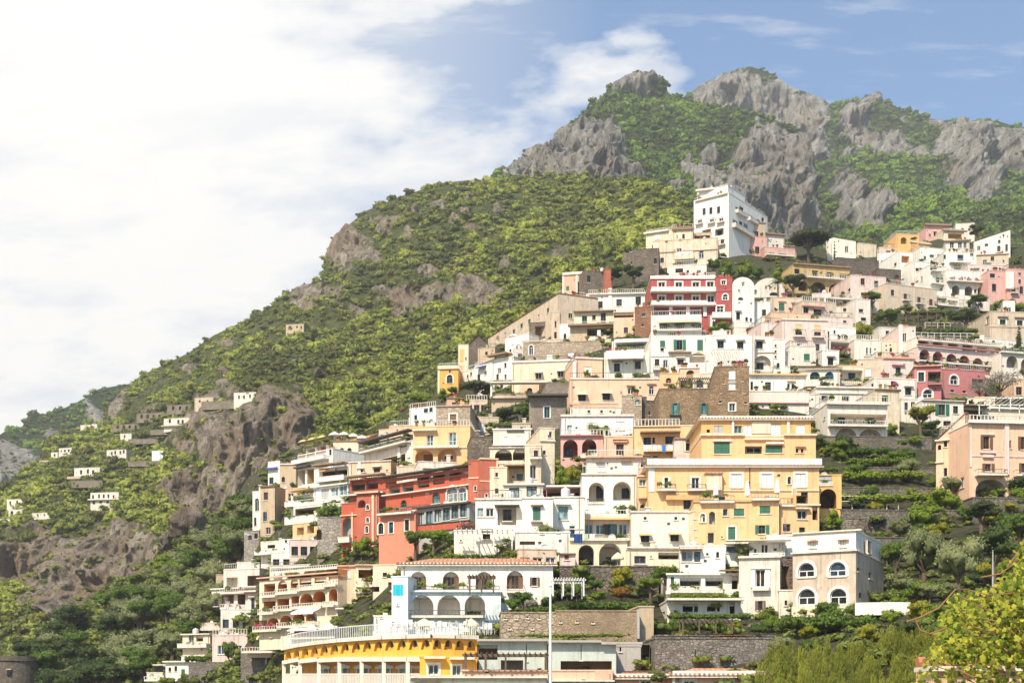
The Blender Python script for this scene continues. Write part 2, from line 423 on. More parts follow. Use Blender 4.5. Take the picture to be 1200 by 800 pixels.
top_v = pl([(-60,800),(0,776),(50,745),(85,713),(130,690),(185,660),(215,632),(260,610),(290,560),(310,545),(350,525),(420,510),(480,478),(520,455),(570,412),(610,388),(660,350),(720,325),(760,300),(815,262),(860,262),(905,280),(960,292),(1010,292),(1060,290),(1100,280),(1160,285),(1280,290)])
top_h = pl([(-80,610),(0,575),(25,550),(45,540),(50,521),(71,507),(95,499),(119,496),(123,482),(142,457),(165,440),(220,414),(250,393),(320,360),(345,338),(378,328),(383,297),(400,270),(430,247),(470,230),(520,214),(560,210),(580,214),(640,205),(680,206),(760,218),(800,235),(830,262),(900,300),(1000,330)])
top_1 = pl([(545,250),(575,216),(581,209),(602,193),(612,186),(627,174),(645,168),(654,151),(672,142),(685,132),(690,121),(708,114),(711,106),(719,97),(735,88),(747,86),(760,88),(770,92),(780,97),(783,110),(804,115),(830,124),(860,131),(890,137),(917,145),(935,155),(948,173),(953,200),(957,230),(975,262),(1000,310)])
top_2 = pl([(770,150),(795,120),(805,112),(820,100),(845,88),(865,80),(880,78),(898,84),(908,89),(918,98),(930,104),(945,108),(965,117),(973,123),(985,120),(1000,121),(1020,119),(1035,123),(1060,131),(1080,138),(1118,144),(1150,140),(1170,142),(1190,148),(1205,150),(1290,162),(1400,150),(1600,190)])
top_f = pl([(-90,525),(-20,515),(0,509),(12,501),(23,503),(36,487),(50,484),(57,488),(64,477),(71,480),(95,469),(112,461),(116,456),(142,451),(180,446),(240,450)])

rk_h = [(405,300,22,32,.9),(372,352,34,18,.9),(497,350,42,20,1),(560,350,30,16,.95),(450,262,30,12,.7),(510,248,14,10,.7),(430,300,22,14,.6),(655,305,20,16,.5),
        (285,525,72,62,1),(240,585,42,30,1),(345,500,30,40,.9),(45,655,70,38,1),(130,650,55,46,1),(95,700,80,35,.9),(190,690,50,50,.8),(135,470,16,18,.9),(180,480,26,10,.7),(135,482,10,14,.9),(250,470,18,7,.7)]
_rr = np.random.default_rng(40)
rk_h += [(float(_rr.uniform(395, 640)), float(_rr.uniform(232, 372)), float(_rr.uniform(6, 15)), float(_rr.uniform(3, 7)), .75) for _ in range(26)]+[(float(_rr.uniform(200, 420)), float(_rr.uniform(385, 450)), float(_rr.uniform(5, 12)), float(_rr.uniform(3, 6)), .7) for _ in range(12)]
rk_1 = [(655,178,54,30,1.2),(610,200,30,14,1),(640,205,60,14,.9),(702,190,38,40,1.2),(690,160,28,22,.85),(748,98,34,11,1),(720,205,34,16,.9),(905,218,52,66,1.35),(868,238,50,46,1.2),(805,195,9,22,.9),(830,190,16,24,.8),(830,225,24,22,.9),(870,165,22,14,.55),(790,225,14,12,.8),(940,240,24,50,1),(780,130,12,8,.7)]
rk_2 = [(860,110,46,26,1.2),(905,125,38,32,1.3),(945,138,26,30,1.2),(960,175,20,30,.95),(1000,148,22,16,.95),(1020,130,22,8,.7),(1040,165,34,15,.85),(1010,185,28,12,.8),(1075,178,20,12,.7),(1130,184,40,30,1.2),(1180,182,36,26,1.1),(1150,215,24,12,.8),(1020,255,22,22,.9),(1150,232,34,10,.7),(985,240,24,34,.7),(1095,146,18,6,.6),(1060,140,14,6,.5)]
rk_f = [(20,560,40,40,1),(62,525,18,30,.9),(112,488,14,16,.9),(-40,560,40,50,1)]
rk_v = [(218,612,26,24,1),(1050,560,140,60,.4),(870,765,90,16,.8),(300,600,14,40,.7)]

G1 = dict(ga=(.035,.055,.018), gb=(.09,.115,.035))
m_far = rock_mat('far', (.16,.15,.135), (.40,.375,.335), (.64,.61,.55), sc1=.018, warm=(.44,.37,.30), **G1)
G2 = dict(ga=(.07,.085,.03), gb=(.19,.21,.065))
m_mid = rock_mat('mid', (.15,.12,.09), (.38,.31,.24), (.62,.54,.43), sc1=.035, warm=(.44,.30,.20), **G2)
m_vil = rock_mat('village', (.09,.075,.06), (.17,.145,.115), (.26,.22,.18), sc1=.10, warm=(.20,.15,.10), ga=(.07,.075,.035), gb=(.17,.16,.09))
sheet('far_cliffs', -330, 235, 270, 90, top_f, pl([(-90,625),(240,625)]), Df, rk_f, m_far, 14, 26, 60, seed=1)
sheet('rear_mountain', 775, 1600, 660, 220, top_2, pl([(770,365),(1290,365)]), Dp2, rk_2, m_far, 20, 74, 70, seed=2, back=300)
sheet('peak_mountain', 550, 990, 400, 230, top_1, pl([(545,345),(1000,370)]), Dp1, rk_1, m_far, 12, 50, 48, seed=3, back=250)
sheet('green_mountain', -300, 985, 860, 380, top_h, pl([(-80,800),(120,790),(200,735),(300,700),(420,600),(600,520),(720,420),(850,360),(1000,400)]), Dh, rk_h, m_mid, 9, 22, 30, seed=4, back=200)
sheet('village_hill', -58, 1600, 680, 300, top_v, pl([(-60,835),(1280,835)]), Dv, rk_v, m_vil, 1.2, 2.2, 12, seed=5, back=60)
# low ground from the shore road to the foot of the hill, and beyond everything to the horizon
gm, nt, b = new_mat('valley_ground'); P = geo_pos(nt)
nt.links.new(ramp(nt, noise(nt, P, .05, 6), [(.35,(.05,.07,.03)),(.65,(.16,.14,.10))]), b.inputs['Base Color']); setin(b, Roughness=.95)
mb = MB()
NX, NY = 40, 40
gx = np.linspace(-3500, 3500, NX); gy = np.concatenate([np.linspace(-300, 200, 12), np.linspace(260, 5200, 28)])
GV = np.array([(x, y, -9-.004*max(0, y)) for y in gy for x in gx]); gi = np.arange(NX*NY).reshape(NY, NX)
tag(np_mesh('ground', GV, np.stack([gi[:-1,:-1], gi[:-1,1:], gi[1:,1:], gi[1:,:-1]], -1).reshape(-1,4), [gm]), kind='structure')

# ---- woods on the mountains (nobody could count them)
rngw = np.random.default_rng(3)
FAR_P = [crown_proto(rngw, 46, .26, 3) for _ in range(6)]
MID_P = [crown_proto(rngw, 90, .19, 4) for _ in range(6)]
def scatter(surf, n, rmin, rmax, keep, rock_max=.42, tint=.5, avoid=None, shrub=.05, hs=.85):
    S = SURF[surf]; ny, nx = S['rk'].shape; out = []
    while len(out) < n:
        m = n
        i = rngw.random(m)*(ny-1.01); j = rngw.random(m)*(nx-1.01); ii = i.astype(int); jj = j.astype(int)
        fi = (i-ii)[:, None]; fj = (j-jj)[:, None]
        V = S['V']; p = V[ii, jj]*(1-fi)*(1-fj)+V[ii+1, jj]*fi*(1-fj)+V[ii, jj+1]*(1-fi)*fj+V[ii+1, jj+1]*fi*fj
        px = S['PX'][ii, jj]; py = S['PY'][ii, jj]; rk = S['rk'][ii, jj]
        nz = fbm(px/60., py/60.+7, 0*px, 3); n2 = fbm(px/14., py/14., 0*px+3, 2); cl = fbm(px/9.+40, py/9., 0*px, 2)
        for q in range(m):
            if not keep(px[q], py[q]): continue
            bare = rk[q]+n2[q]*.28
            small = False
            if bare > rock_max:
                if rngw.random() > shrub: continue
                small = True
            elif cl[q] < -.15 and rngw.random() < .8: continue
            r = rmin+(rmax-rmin)*rngw.random()**2.1
            if small: r *= .5
            ti = np.clip(tint+nz[q]*1.2+n2[q]*.5+rngw.normal()*.2, 0, 1)
            dry = max(0, rngw.normal()*.22-.04)
            out.append((p[q][0], p[q][1], p[q][2]-r*.25, r, ti, dry, hs*(.7+.75*rngw.random())))
            if len(out) >= n: break
    return out
F_FAR = foliage('mountain_far', (.032,.055,.016), (.24,.36,.045), .3)
F_MID = foliage('mountain', (.058,.076,.030), (.41,.45,.078), .3)
woods('far_cliff_woods', scatter('far_cliffs', 2600, 2.6, 6, lambda x, y: y < 600, tint=.25, shrub=.35), F_FAR, FAR_P, 'dark scrub on the distant cliffs at the left edge')
woods('rear_mountain_woods', scatter('rear_mountain', 8000, 2.8, 7, lambda x, y: y < 300 and (x > 940 or y < 135), tint=.45, shrub=.08), F_FAR, FAR_P, 'woodland on the slopes of the rear mountain')
woods('peak_woods', scatter('peak_mountain', 3800, 2.0, 5.6, lambda x, y: y < 275, tint=.40, shrub=.07), F_FAR, FAR_P, 'woodland between the crags of the twin peak')
woods('mountain_woods', scatter('green_mountain', 16500, 1.0, 3.9, lambda x, y: y < top_v(x)+12, tint=.45, shrub=.13), F_MID, MID_P, 'dense green woodland covering the mountain behind the village')

def surf_hit(name, px, py):
    """where the sight line through that place of the photograph meets the land"""
    S = SURF[name]
    if 'pp' not in S:
        V = S['V'].reshape(-1, 3); S['pp'] = np.stack([CX+F*V[:, 0]/V[:, 1], HY-F*V[:, 2]/V[:, 1]], -1)
    d = ((S['pp']-np.array([px, py]))**2).sum(1); k = np.argsort(d)[:4]
    return float(np.min(S['V'].reshape(-1, 3)[k, 1]))
# ------------------------------------------------------------------ houses
FR = dict(W=('frame_white', (.78,.76,.71)), N=('frame_brown', (.16,.075,.035)), G=('frame_green', (.025,.13,.075)), B=('frame_blue', (.06,.12,.30)),
          T=('frame_turquoise', (.16,.42,.45)), K=('frame_dark', (.04,.035,.03)), O=('frame_orange', (.45,.20,.07)), Y=('frame_grey', (.45,.44,.42)))
def frame_m(c): return simple(*FR[c], rough=.5)
def shut_m(c):
    cc = FR[c][1]; return slatted(FR[c][0][6:], cc)
def railm(kind):
    return {'r': simple('iron_rail', (.10,.09,.08), .5), 'q': simple('white_rail', (.72,.71,.68), .5), 's': None, 't': simple('stone_baluster', (.68,.62,.54), .8)}[kind]

class Face:
    """one wall of a house: s runs along the wall, d into the house"""
    def __init__(f, O, yaw, which, u0, u1, dep):
        cy, sy_ = math.cos(yaw), math.sin(yaw); f.w = which; f.u0, f.u1, f.dep = u0, u1, dep
        ux = Vector((cy, sy_, 0)); uy = Vector((-sy_, cy, 0))
        if which == 'F': f.o, f.s, f.d = O.copy(), ux, uy
        elif which == 'R': f.o, f.s, f.d = O+ux*u1, uy, -ux
        else: f.o, f.s, f.d = O+ux*u0, uy, ux
        f.O = O
    def L(f, s, z, d=0):
        """to the house's own axes"""
        if f.w == 'F': return (s, d, z)
        if f.w == 'R': return (f.u1-d, s, z)
        return (f.u0+d, s, z)
    def uv(f, px, py, d=0):
        o = f.o+f.d*d; k = (px-CX)/F
        # (o+s*t).x = k*(o+s*t).y
        den = f.s.x-k*f.s.y
        if abs(den) < 1e-6: den = 1e-6
        t = (k*o.y-o.x)/den; Y = o.y+f.s.y*t
        return t, (HY-py)/F*Y-f.O.z
def arch_pts(s0, s1, zs, z1, n=10):
    c = (s0+s1)/2; r = (s1-s0)/2; h = z1-zs
    return [(c-r*math.cos(math.pi*i/n), zs+h*math.sin(math.pi*i/n)) for i in range(n+1)]
def make_wall(mb, f, s0, s1, z0, z1, holes, mat):
    S = sorted({s0, s1, *[min(max(h[0], s0), s1) for h in holes], *[min(max(h[1], s0), s1) for h in holes]})
    Z = sorted({z0, z1, *[min(max(h[2], z0), z1) for h in holes], *[min(max(h[3], z0), z1) for h in holes]})
    for a, b in zip(S, S[1:]):
        if b-a < 1e-4: continue
        run = None
        for c, d in zip(Z, Z[1:]):
            if d-c < 1e-4: continue
            ms, mz = (a+b)/2, (c+d)/2
            if any(h[0] < ms < h[1] and h[2] < mz < h[3] for h in holes):
                if run: mb.quad([f.L(a, run[0]), f.L(b, run[0]), f.L(b, run[1]), f.L(a, run[1])], mat); run = None
                continue
            run = (run[0], d) if run else (c, d)
        if run: mb.quad([f.L(a, run[0]), f.L(b, run[0]), f.L(b, run[1]), f.L(a, run[1])], mat)
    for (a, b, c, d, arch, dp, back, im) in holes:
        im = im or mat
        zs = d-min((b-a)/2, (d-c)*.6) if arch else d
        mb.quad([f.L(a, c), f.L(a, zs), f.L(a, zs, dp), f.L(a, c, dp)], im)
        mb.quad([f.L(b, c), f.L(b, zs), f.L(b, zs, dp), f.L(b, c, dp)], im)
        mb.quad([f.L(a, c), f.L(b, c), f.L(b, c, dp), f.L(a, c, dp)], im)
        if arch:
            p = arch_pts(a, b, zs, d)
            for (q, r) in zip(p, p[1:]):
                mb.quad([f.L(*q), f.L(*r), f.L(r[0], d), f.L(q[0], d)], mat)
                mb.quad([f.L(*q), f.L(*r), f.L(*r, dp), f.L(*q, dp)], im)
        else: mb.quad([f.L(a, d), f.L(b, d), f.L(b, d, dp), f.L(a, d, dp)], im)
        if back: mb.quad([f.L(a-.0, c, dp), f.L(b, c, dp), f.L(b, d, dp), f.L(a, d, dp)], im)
def fbox(mb, f, s0, s1, z0, z1, d0, d1, m):
    mb.box(s0, s1, d0, d1, z0, z1, m, T=lambda s, d, z: f.L(s, z, d))
CNT = dict(win=0)
def window(root, f, s, z, w, h, st, d0=0.0):
    """frame, glass, shutters, lintel; d0 is the depth of the wall surface it sits in"""
    CNT['win'] += 1
    c = st[0]; fl = st[1:]; arch = 'a' in fl; door = 'D' in fl
    mount = 'i' in fl
    dd = d0+(-.05 if mount else .20)
    s0, s1, z0, z1 = s-w/2, s+w/2, z-h/2, z+h/2
    fm = frame_m(c); big = w > .5
    mb = MB(); t = min(.09, w*.09)
    zs = z1-min(w/2, h*.6) if arch else z1
    gap = .06
    fbox(mb, f, s0, s0+t, z0, zs, dd-gap, dd+.02, fm); fbox(mb, f, s1-t, s1, z0, zs, dd-gap, dd+.02, fm)
    fbox(mb, f, s0+t, s1-t, z0, z0+t, dd-gap, dd+.02, fm)
    if not arch: fbox(mb, f, s0+t, s1-t, z1-t, z1, dd-gap, dd+.02, fm)
    else:
        p = arch_pts(s0, s1, zs, z1, 8); p2 = arch_pts(s0+t, s1-t, zs, z1-t, 8)
        for i in range(8): mb.quad([f.L(*p[i], dd-gap), f.L(*p[i+1], dd-gap), f.L(*p2[i+1], dd-gap), f.L(*p2[i], dd-gap)], fm)
        fbox(mb, f, s0+t, s1-t, zs-t*.4, zs+t*.4, dd-gap+.004, dd+.02, fm)
    if w > .6: fbox(mb, f, s-t*.5, s+t*.5, z0+t, (zs if arch else z1)-t*.4, dd-gap+.008, dd+.015, fm)
    if w > 2.2:
        for q in (.25, .75): fbox(mb, f, s0+w*q-t*.4, s0+w*q+t*.4, z0+t, zs-t*.4, dd-gap+.006, dd+.015, fm)
    if h > 1.9 and not arch: fbox(mb, f, s0+t, s1-t, z1-h*.27, z1-h*.27+t*.8, dd-gap+.01, dd+.012, fm)
    if 's' in fl:   # painted surround
        sm = plaster('white', .2); e = min(.22, w*.2)
        if arch:
            p = arch_pts(s0, s1, zs, z1, 10); q = arch_pts(s0-e, s1+e, zs, z1+e, 10)
            for i in range(10):
                mb.quad([f.L(*p[i], d0-.05), f.L(*p[i+1], d0-.05), f.L(*q[i+1], d0-.05), f.L(*q[i], d0-.05)], sm)
                mb.quad([f.L(*q[i], d0-.05), f.L(*q[i+1], d0-.05), f.L(*q[i+1], d0), f.L(*q[i], d0)], sm)
        else: fbox(mb, f, s0-e, s1+e, z1, z1+e, d0-.05, d0+.01, sm)
        fbox(mb, f, s0-e, s0, z0, zs, d0-.05, d0+.01, sm); fbox(mb, f, s1, s1+e, z0, zs, d0-.05, d0+.01, sm)
    if not door and not mount: fbox(mb, f, s0-.1, s1+.1, z0-.09, z0, d0-.10, d0+.1, plaster('offw', .4))
    if 'p' in fl:   # small hood over the opening
        hm = plaster('offw', .5) if 't' not in fl else tiles()
        fbox(mb, f, s0-.25, s1+.25, z1+.12, z1+.24, d0-.45, d0+.05, hm)
    o = mb.build('door' if door else 'window', root)
    g = MB(); gi = random.choice([0, 0, 1, 0, 4]) if 'l' not in fl else random.choice([2, 3])
    if arch:
        p = arch_pts(s0+.01, s1-.01, zs, z1-.01, 8); g.quad([f.L(s0+.01, z0, dd)]+[f.L(*q, dd) for q in p]+[f.L(s1-.01, z0, dd)], glass(gi))
    else: g.quad([f.L(s0+.01, z0, dd), f.L(s1-.01, z0, dd), f.L(s1-.01, z1-.01, dd), f.L(s0+.01, z1-.01, dd)], glass(gi))
    g.build('pane', o)
    if 'c' in fl:
        for a, b in ((s0+.02, s-.015), (s+.015, s1-.02)):
            q = MB(); fbox(q, f, a, b, z0+.03, zs-.03, dd-.14, dd-.09, shut_m(c)); q.build('shutter', o)
    if 'h' in fl:   # roller blind half down
        q = MB(); fbox(q, f, s0+.02, s1-.02, z0+h*.45, zs-.02, dd-.14, dd-.09, simple('blind', (.70,.50,.28), .7)); q.build('blind', o)
    if 'o' in fl:
        for a, b in ((s0-w*.52, s0-.03), (s1+.03, s1+w*.52)):
            q = MB(); fbox(q, f, a, b, z0, zs, d0-.11, d0-.05, shut_m(c)); q.build('shutter', o)
    if 'b' in fl: balcony(root, f, s0-.45, s1+.45, z0, 1.0, .8, 'r', d0)
    if 'w' in fl or 'y' in fl or 'u' in fl:
        awning(root, f, s0-.2, s1+.2, z1+.12, h*.34, 1.0, 'w' if 'w' in fl else 'y' if 'y' in fl else 'u', d0)
    return o
def balcony(root, f, s0, s1, z, h, dep, kind, d0=0.0, m=None):
    if s1 < s0: s0, s1 = s1, s0
    mb = MB(); sm = m or plaster('offw', .5)
    greens = random.random() < .5 and s1-s0 > 1.4 and f.O.y < 330
    fbox(mb, f, s0, s1, z-.22, z, d0-dep, d0+.02, sm)
    o = mb.build('balcony', root)
    q = MB()
    if kind == 's':
        fbox(q, f, s0, s1, z, z+h, d0-dep, d0-dep+.12, sm); fbox(q, f, s0, s0+.12, z, z+h, d0-dep+.12, d0, sm); fbox(q, f, s1-.12, s1, z, z+h, d0-dep+.12, d0, sm)
        fbox(q, f, s0-.04, s1+.04, z+h, z+h+.06, d0-dep-.04, d0-dep+.16, plaster('offw', .5)); q.build('parapet', o)
    else:
        rm = railm(kind); st = .32 if kind != 't' else .38; wd = .025 if kind != 't' else .09
        rails_(q, f, s0, s1, z, h, d0-dep+.05, rm, st, wd)
        for e in (s0, s1): fbox(q, f, e-wd/2 if e == s1 else e, e+wd, z+h-.06, z+h, d0-dep+.05, d0, rm)
        q.build('railing', o)
    if greens:      # plants along the parapet
        rg = np.random.default_rng(random.randrange(99999)); L = []
        for _ in range(int(2+(s1-s0)*.7)): L.append((rg.uniform(s0+.2, s1-.2), d0-dep+.1+rg.uniform(-.1, .25), z+h*rg.uniform(.7, 1.15), rg.uniform(.18, .42)))
        if f.w == 'F':
            L = L[:14]; L += [(L[i][0]*.5+L[(i+1) % len(L)][0]*.5, L[0][1], z+h*.72, .10) for i in range(len(L))]; v, fc, _k = leafcloud(rg, 45*len(L), .10, L, 1.0, .3); t = np.zeros((len(v), 3)); t[:, 0] = np.repeat(rg.random(len(fc))*.8, 4)
            np_mesh('foliage', v, fc, [foliage('balcony', (.05,.09,.02), (.24,.33,.04), .35) if rg.random() < .8 else foliage('flowers', (.45,.06,.16), (.62,.16,.22), .3)], t, parent=o)
    return o
def rails_(q, f, s0, s1, z, h, d, rm, st, wd):
    n = max(2, int((s1-s0)/st)); n = min(n, 120)
    for i in range(n+1):
        s = s0+(s1-s0)*i/n; fbox(q, f, s-wd/2, s+wd/2, z+.06, z+h-.06, d, d+wd, rm)
    fbox(q, f, s0-.03, s1+.03, z+h-.06, z+h, d-.02, d+wd+.02, rm); fbox(q, f, s0-.03, s1+.03, z+.02, z+.07, d-.01, d+wd+.01, rm)
AW = dict(w=('canvas_white', (.80,.77,.70)), y=('canvas_yellow', (.78,.55,.20)), u=('canvas_cream', (.78,.66,.44)), g=('canvas_green', (.05,.22,.13)), o=('canvas_orange', (.72,.36,.10)), b=('canvas_blue', (.05,.08,.35)))
def awning(root, f, s0, s1, z, drop, dep, c, d0=0.0):
    if s1 < s0: s0, s1 = s1, s0
    q = MB(); m = simple(*AW[c], rough=.9)
    q.quad([f.L(s0, z, d0-.02), f.L(s1, z, d0-.02), f.L(s1, z-drop*.75, d0-dep), f.L(s0, z-drop*.75, d0-dep)], m)
    q.quad([f.L(s0, z+.03, d0-.02), f.L(s1, z+.03, d0-.02), f.L(s1, z-drop*.75+.03, d0-dep), f.L(s0, z-drop*.75+.03, d0-dep)], m)
    for s in (s0, s1): q.quad([f.L(s, z, d0-.02), f.L(s, z-drop*.75, d0-dep), f.L(s, z-drop, d0-dep)], m)
    n = max(3, int((s1-s0)/.5))
    for i in range(n):
        a, b = s0+(s1-s0)*i/n, s0+(s1-s0)*(i+1)/n
        q.quad([f.L(a, z-drop*.75, d0-dep), f.L(b, z-drop*.75, d0-dep), f.L(b, z-drop, d0-dep-.01), f.L((a+b)/2, z-drop*1.06, d0-dep-.01), f.L(a, z-drop, d0-dep-.01)], m)
    return q.build('awning', root)

HOUSES = {}; BOX = []
def H(name, label, box, c, yaw=0, items='', dep=8, roof='f', D=None, aged=.35, group=None, down=4, cat='house', side=None, trim=None, back=0, clutter=1, mat=None):
    """box: left, right, top and foot of the front as seen in the photograph"""
    x0, x1, yt, yb = box; xc = (x0+x1)/2
    if abs(yaw) <= 4 and x1-x0 < 62 and 'R;' not in items and xc > 640: yaw -= math.degrees(math.atan((xc-600)/1600))*.65
    ya = R(yaw)
    d = D or float(Dv(xc, yb)) - 1.0
    d += back
    O = at(xc, yb, d)
    f = Face(O, ya, 'F', 0, 0, dep)
    u0, _ = f.uv(x0, yb); u1, _ = f.uv(x1, yb); zt = (HY-yt)/F*d-O.z
    F_ = {k: Face(O, ya, k, u0, u1, dep) for k in 'FRL'}
    root = empty(name, O, ya); tag(root, label, cat, group or None)
    wm = mat or (plaster(c, aged) if c in COL else c)
    tm = plaster(trim, .3) if trim else wm
    holes = {'F': [], 'R': [], 'L': []}; wall = MB(); cur = F_['F']; late = []; ld = 2.0; lf = None
    for tok in [t.strip() for t in items.split(';') if t.strip()]:
        a = tok.split(); k = a[0]
        if k[0] == '>': cur = F_[k[1]]; continue
        if k[0] == '@':      # loggia / deep opening:  @[a][e][depth] WxH  x,y ...
            arch = 'a' in k; dm = ''.join(ch for ch in k[1:] if ch.isdigit() or ch == '.'); ld = float(dm) if dm else 2.0
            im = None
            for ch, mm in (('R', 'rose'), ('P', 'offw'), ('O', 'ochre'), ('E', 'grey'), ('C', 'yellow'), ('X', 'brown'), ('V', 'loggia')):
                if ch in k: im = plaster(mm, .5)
            ww, hh = map(float, a[1].split('x'))
            for p in a[2:]:
                x, y = map(float, p.split(','))
                s0, zb = cur.uv(x-ww/2, y+hh/2); s1, _ = cur.uv(x+ww/2, y+hh/2); _, z1 = cur.uv(x, y-hh/2); _, zb = cur.uv(x, y+hh/2)
                if s1 < s0: s0, s1 = s1, s0
                if cur.w != 'F' and (s0 < .1 or s1 > dep-.1): continue
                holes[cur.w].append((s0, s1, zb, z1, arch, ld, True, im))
            lf = cur
        elif k[0] in FR and a[1][0].isdigit() and 'x' in a[1]:
            ww, hh = map(float, a[1].split('x')); mount = 'i' in k[1:]; d0 = ld if mount else 0
            for p in a[2:]:
                x, y = map(float, p.split(','))
                s, z = cur.uv(x, y, d0); sa, _ = cur.uv(x-ww/2, y, d0); sb, _ = cur.uv(x+ww/2, y, d0)
                _, za = cur.uv(x, y+hh/2, d0); _, zb = cur.uv(x, y-hh/2, d0)
                w_, h_ = abs(sb-sa), abs(zb-za)
                if not mount: holes[cur.w].append((s-w_/2, s+w_/2, z-h_/2, z+h_/2, 'a' in k[1:], .24, False, None))
                if cur.w != 'F' and not (w_/2 < s < dep-w_/2 and w_ < dep*.6):
                    if not mount: holes[cur.w].pop()
                    continue
                late.append((cur, s, z, w_, h_, k, d0))
        elif k[0] == '_':    # balcony: _kind x0,x1,floor,height dep
            x0_, x1_, y, hh = map(float, a[1].split(',')); dp = float(a[2]) if len(a) > 2 else 1.0
            s0, z = cur.uv(x0_, y); s1, _ = cur.uv(x1_, y); _, z = cur.uv((x0_+x1_)/2, y); _, z2 = cur.uv((x0_+x1_)/2, y-hh)
            mm = plaster(a[3], .3) if len(a) > 3 else None
            if cur.w != 'F': s0, s1 = max(.1, min(s0, s1)), min(dep-.1, max(s0, s1))
            if s1-s0 < .3 and cur.w != 'F': continue
            late.append(('B', cur, s0, s1, z, z2-z, dp, k[1], mm))
        elif k[0] == '^':
            x0_, x1_, y, hh = map(float, a[1].split(',')); dp = float(a[2]) if len(a) > 2 else 1.0
            s0, _ = cur.uv(x0_, y); s1, _ = cur.uv(x1_, y); _, z = cur.uv((x0_+x1_)/2, y); _, z2 = cur.uv((x0_+x1_)/2, y+hh)
            late.append(('A', cur, s0, s1, z, z-z2, dp, k[1]))
        elif k[0] == '-':    # band: -colour x0,x1,y,h proud
            x0_, x1_, y, hh = map(float, a[1].split(',')); dp = float(a[2]) if len(a) > 2 else .12
            s0, _ = cur.uv(x0_, y); s1, _ = cur.uv(x1_, y); _, z = cur.uv((x0_+x1_)/2, y); _, z2 = cur.uv((x0_+x1_)/2, y+hh)
            if s1 < s0: s0, s1 = s1, s0
            q = MB(); cm = k[1:]; mm = plaster(cm, .3) if cm in COL else (tiles() if cm == 'tile' else simple('dark_metal', (.07,.06,.055), .6))
            fbox(q, cur, s0, s1, min(z, z2), max(z, z2), -dp, .03, mm); q.build('band' if cm in COL else 'canopy', root)
        elif k[0] == '#':    # upper block: #colour x0,x1,top,foot set-back,depth [roof]
            x0_, x1_, y, y2 = map(float, a[1].split(',')); sb, dp = map(float, a[2].split(','))
            s0, _ = f2uv(F_['F'], x0_, y2, sb); s1, _ = f2uv(F_['F'], x1_, y2, sb); _, z = f2uv(F_['F'], (x0_+x1_)/2, y2, sb); _, z2 = f2uv(F_['F'], (x0_+x1_)/2, y, sb)
            q = MB(); m2 = plaster(k[1:], aged) if k[1:] in COL else stone('rubble')
            q.box(s0, s1, sb, sb+dp, min(z, zt-.5)-.3, z2, m2); q.box(s0-.12, s1+.12, sb-.12, sb+dp+.1, z2, z2+.14, plaster('offw', .5)); q.build('upper_block', root)
    # odd openings on the end walls
    hr2 = random.Random(label+'s')
    if not mat and down > 1 and name in ('house', 'hotel', 'villa', 'cottage', 'palace') and dep > 4:
        for k in 'LR':
            if holes[k]: continue
            for lev in range(max(1, int(zt/3.0))):
                for _ in range(hr2.choice([0, 1, 1, 2])):
                    s = hr2.uniform(1.2, dep-1.0); z = lev*3.0+1.6; w_, h_ = hr2.uniform(.6, 1.0), hr2.uniform(.9, 1.4)
                    if z+h_/2 > zt-.5 or any(abs(s-(q[0]+q[1])/2) < 1.3 and abs(z-(q[2]+q[3])/2) < 1.2 for q in holes[k]): continue
                    holes[k].append((s-w_/2, s+w_/2, z-h_/2, z+h_/2, False, .24, False, None))
                    late.append((F_[k], s, z, w_, h_, hr2.choice(['K', 'N', 'W', 'Gc', 'Wc', 'Y']), 0))
    if not mat and down > 1 and name in ('house', 'hotel', 'villa') and not any(q in label.split() for q in ('one', 'two', 'three', 'four', 'six', 'seven', 'plain', 'blank', 'single', 'tiny', 'twin', 'pair', 'vaulted', 'loggia', 'slit', 'windows')):
        hs = holes['F']; tr = 0
        bl = [(min(q[2], q[3])-.6, max(q[2], q[3])+.6, q[4]-.4, q[4]+q[5]+.5) for q in late if q[0] == 'B']+[(min(q[2], q[3])-.4, max(q[2], q[3])+.4, q[4]-q[5]*1.5, q[4]+.3) for q in late if q[0] == 'A']
        for _ in range(40):
            if tr >= 3: break
            w_, h_ = hr2.uniform(.55, 1.05), hr2.uniform(.8, 1.9); s = hr2.uniform(u0+.8, u1-.8) if u1-u0 > 2 else 0; z = hr2.uniform(1.1, max(1.2, zt-1.6))
            if z+h_/2 > zt-.7 or s-w_ < u0+.2 or s+w_ > u1-.2: continue
            if any(s+w_+.35 > q[0] and s-w_-.35 < q[1] and z+h_/2+.5 > q[2] and z-h_/2-.5 < q[3] for q in hs+bl): continue
            hs.append((s-w_/2, s+w_/2, z-h_/2, z+h_/2, False, .24, False, None)); late.append((F_['F'], s, z, w_, h_, hr2.choice(['K', 'N', 'W', 'Gc', 'Kp', 'Nb', 'Y', 'Gp']), 0)); tr += 1
    # walls
    zb0 = -down
    for k in 'FRL':
        fc = F_[k]; a, b = (u0, u1) if k == 'F' else (0, dep)
        make_wall(wall, fc, a, b, zb0, zt, holes[k], wm)
    wall.quad([(u0, dep, zb0), (u1, dep, zb0), (u1, dep, zt), (u0, dep, zt)], wm)
    wall.build('wall', root)
    # roof
    r = MB()
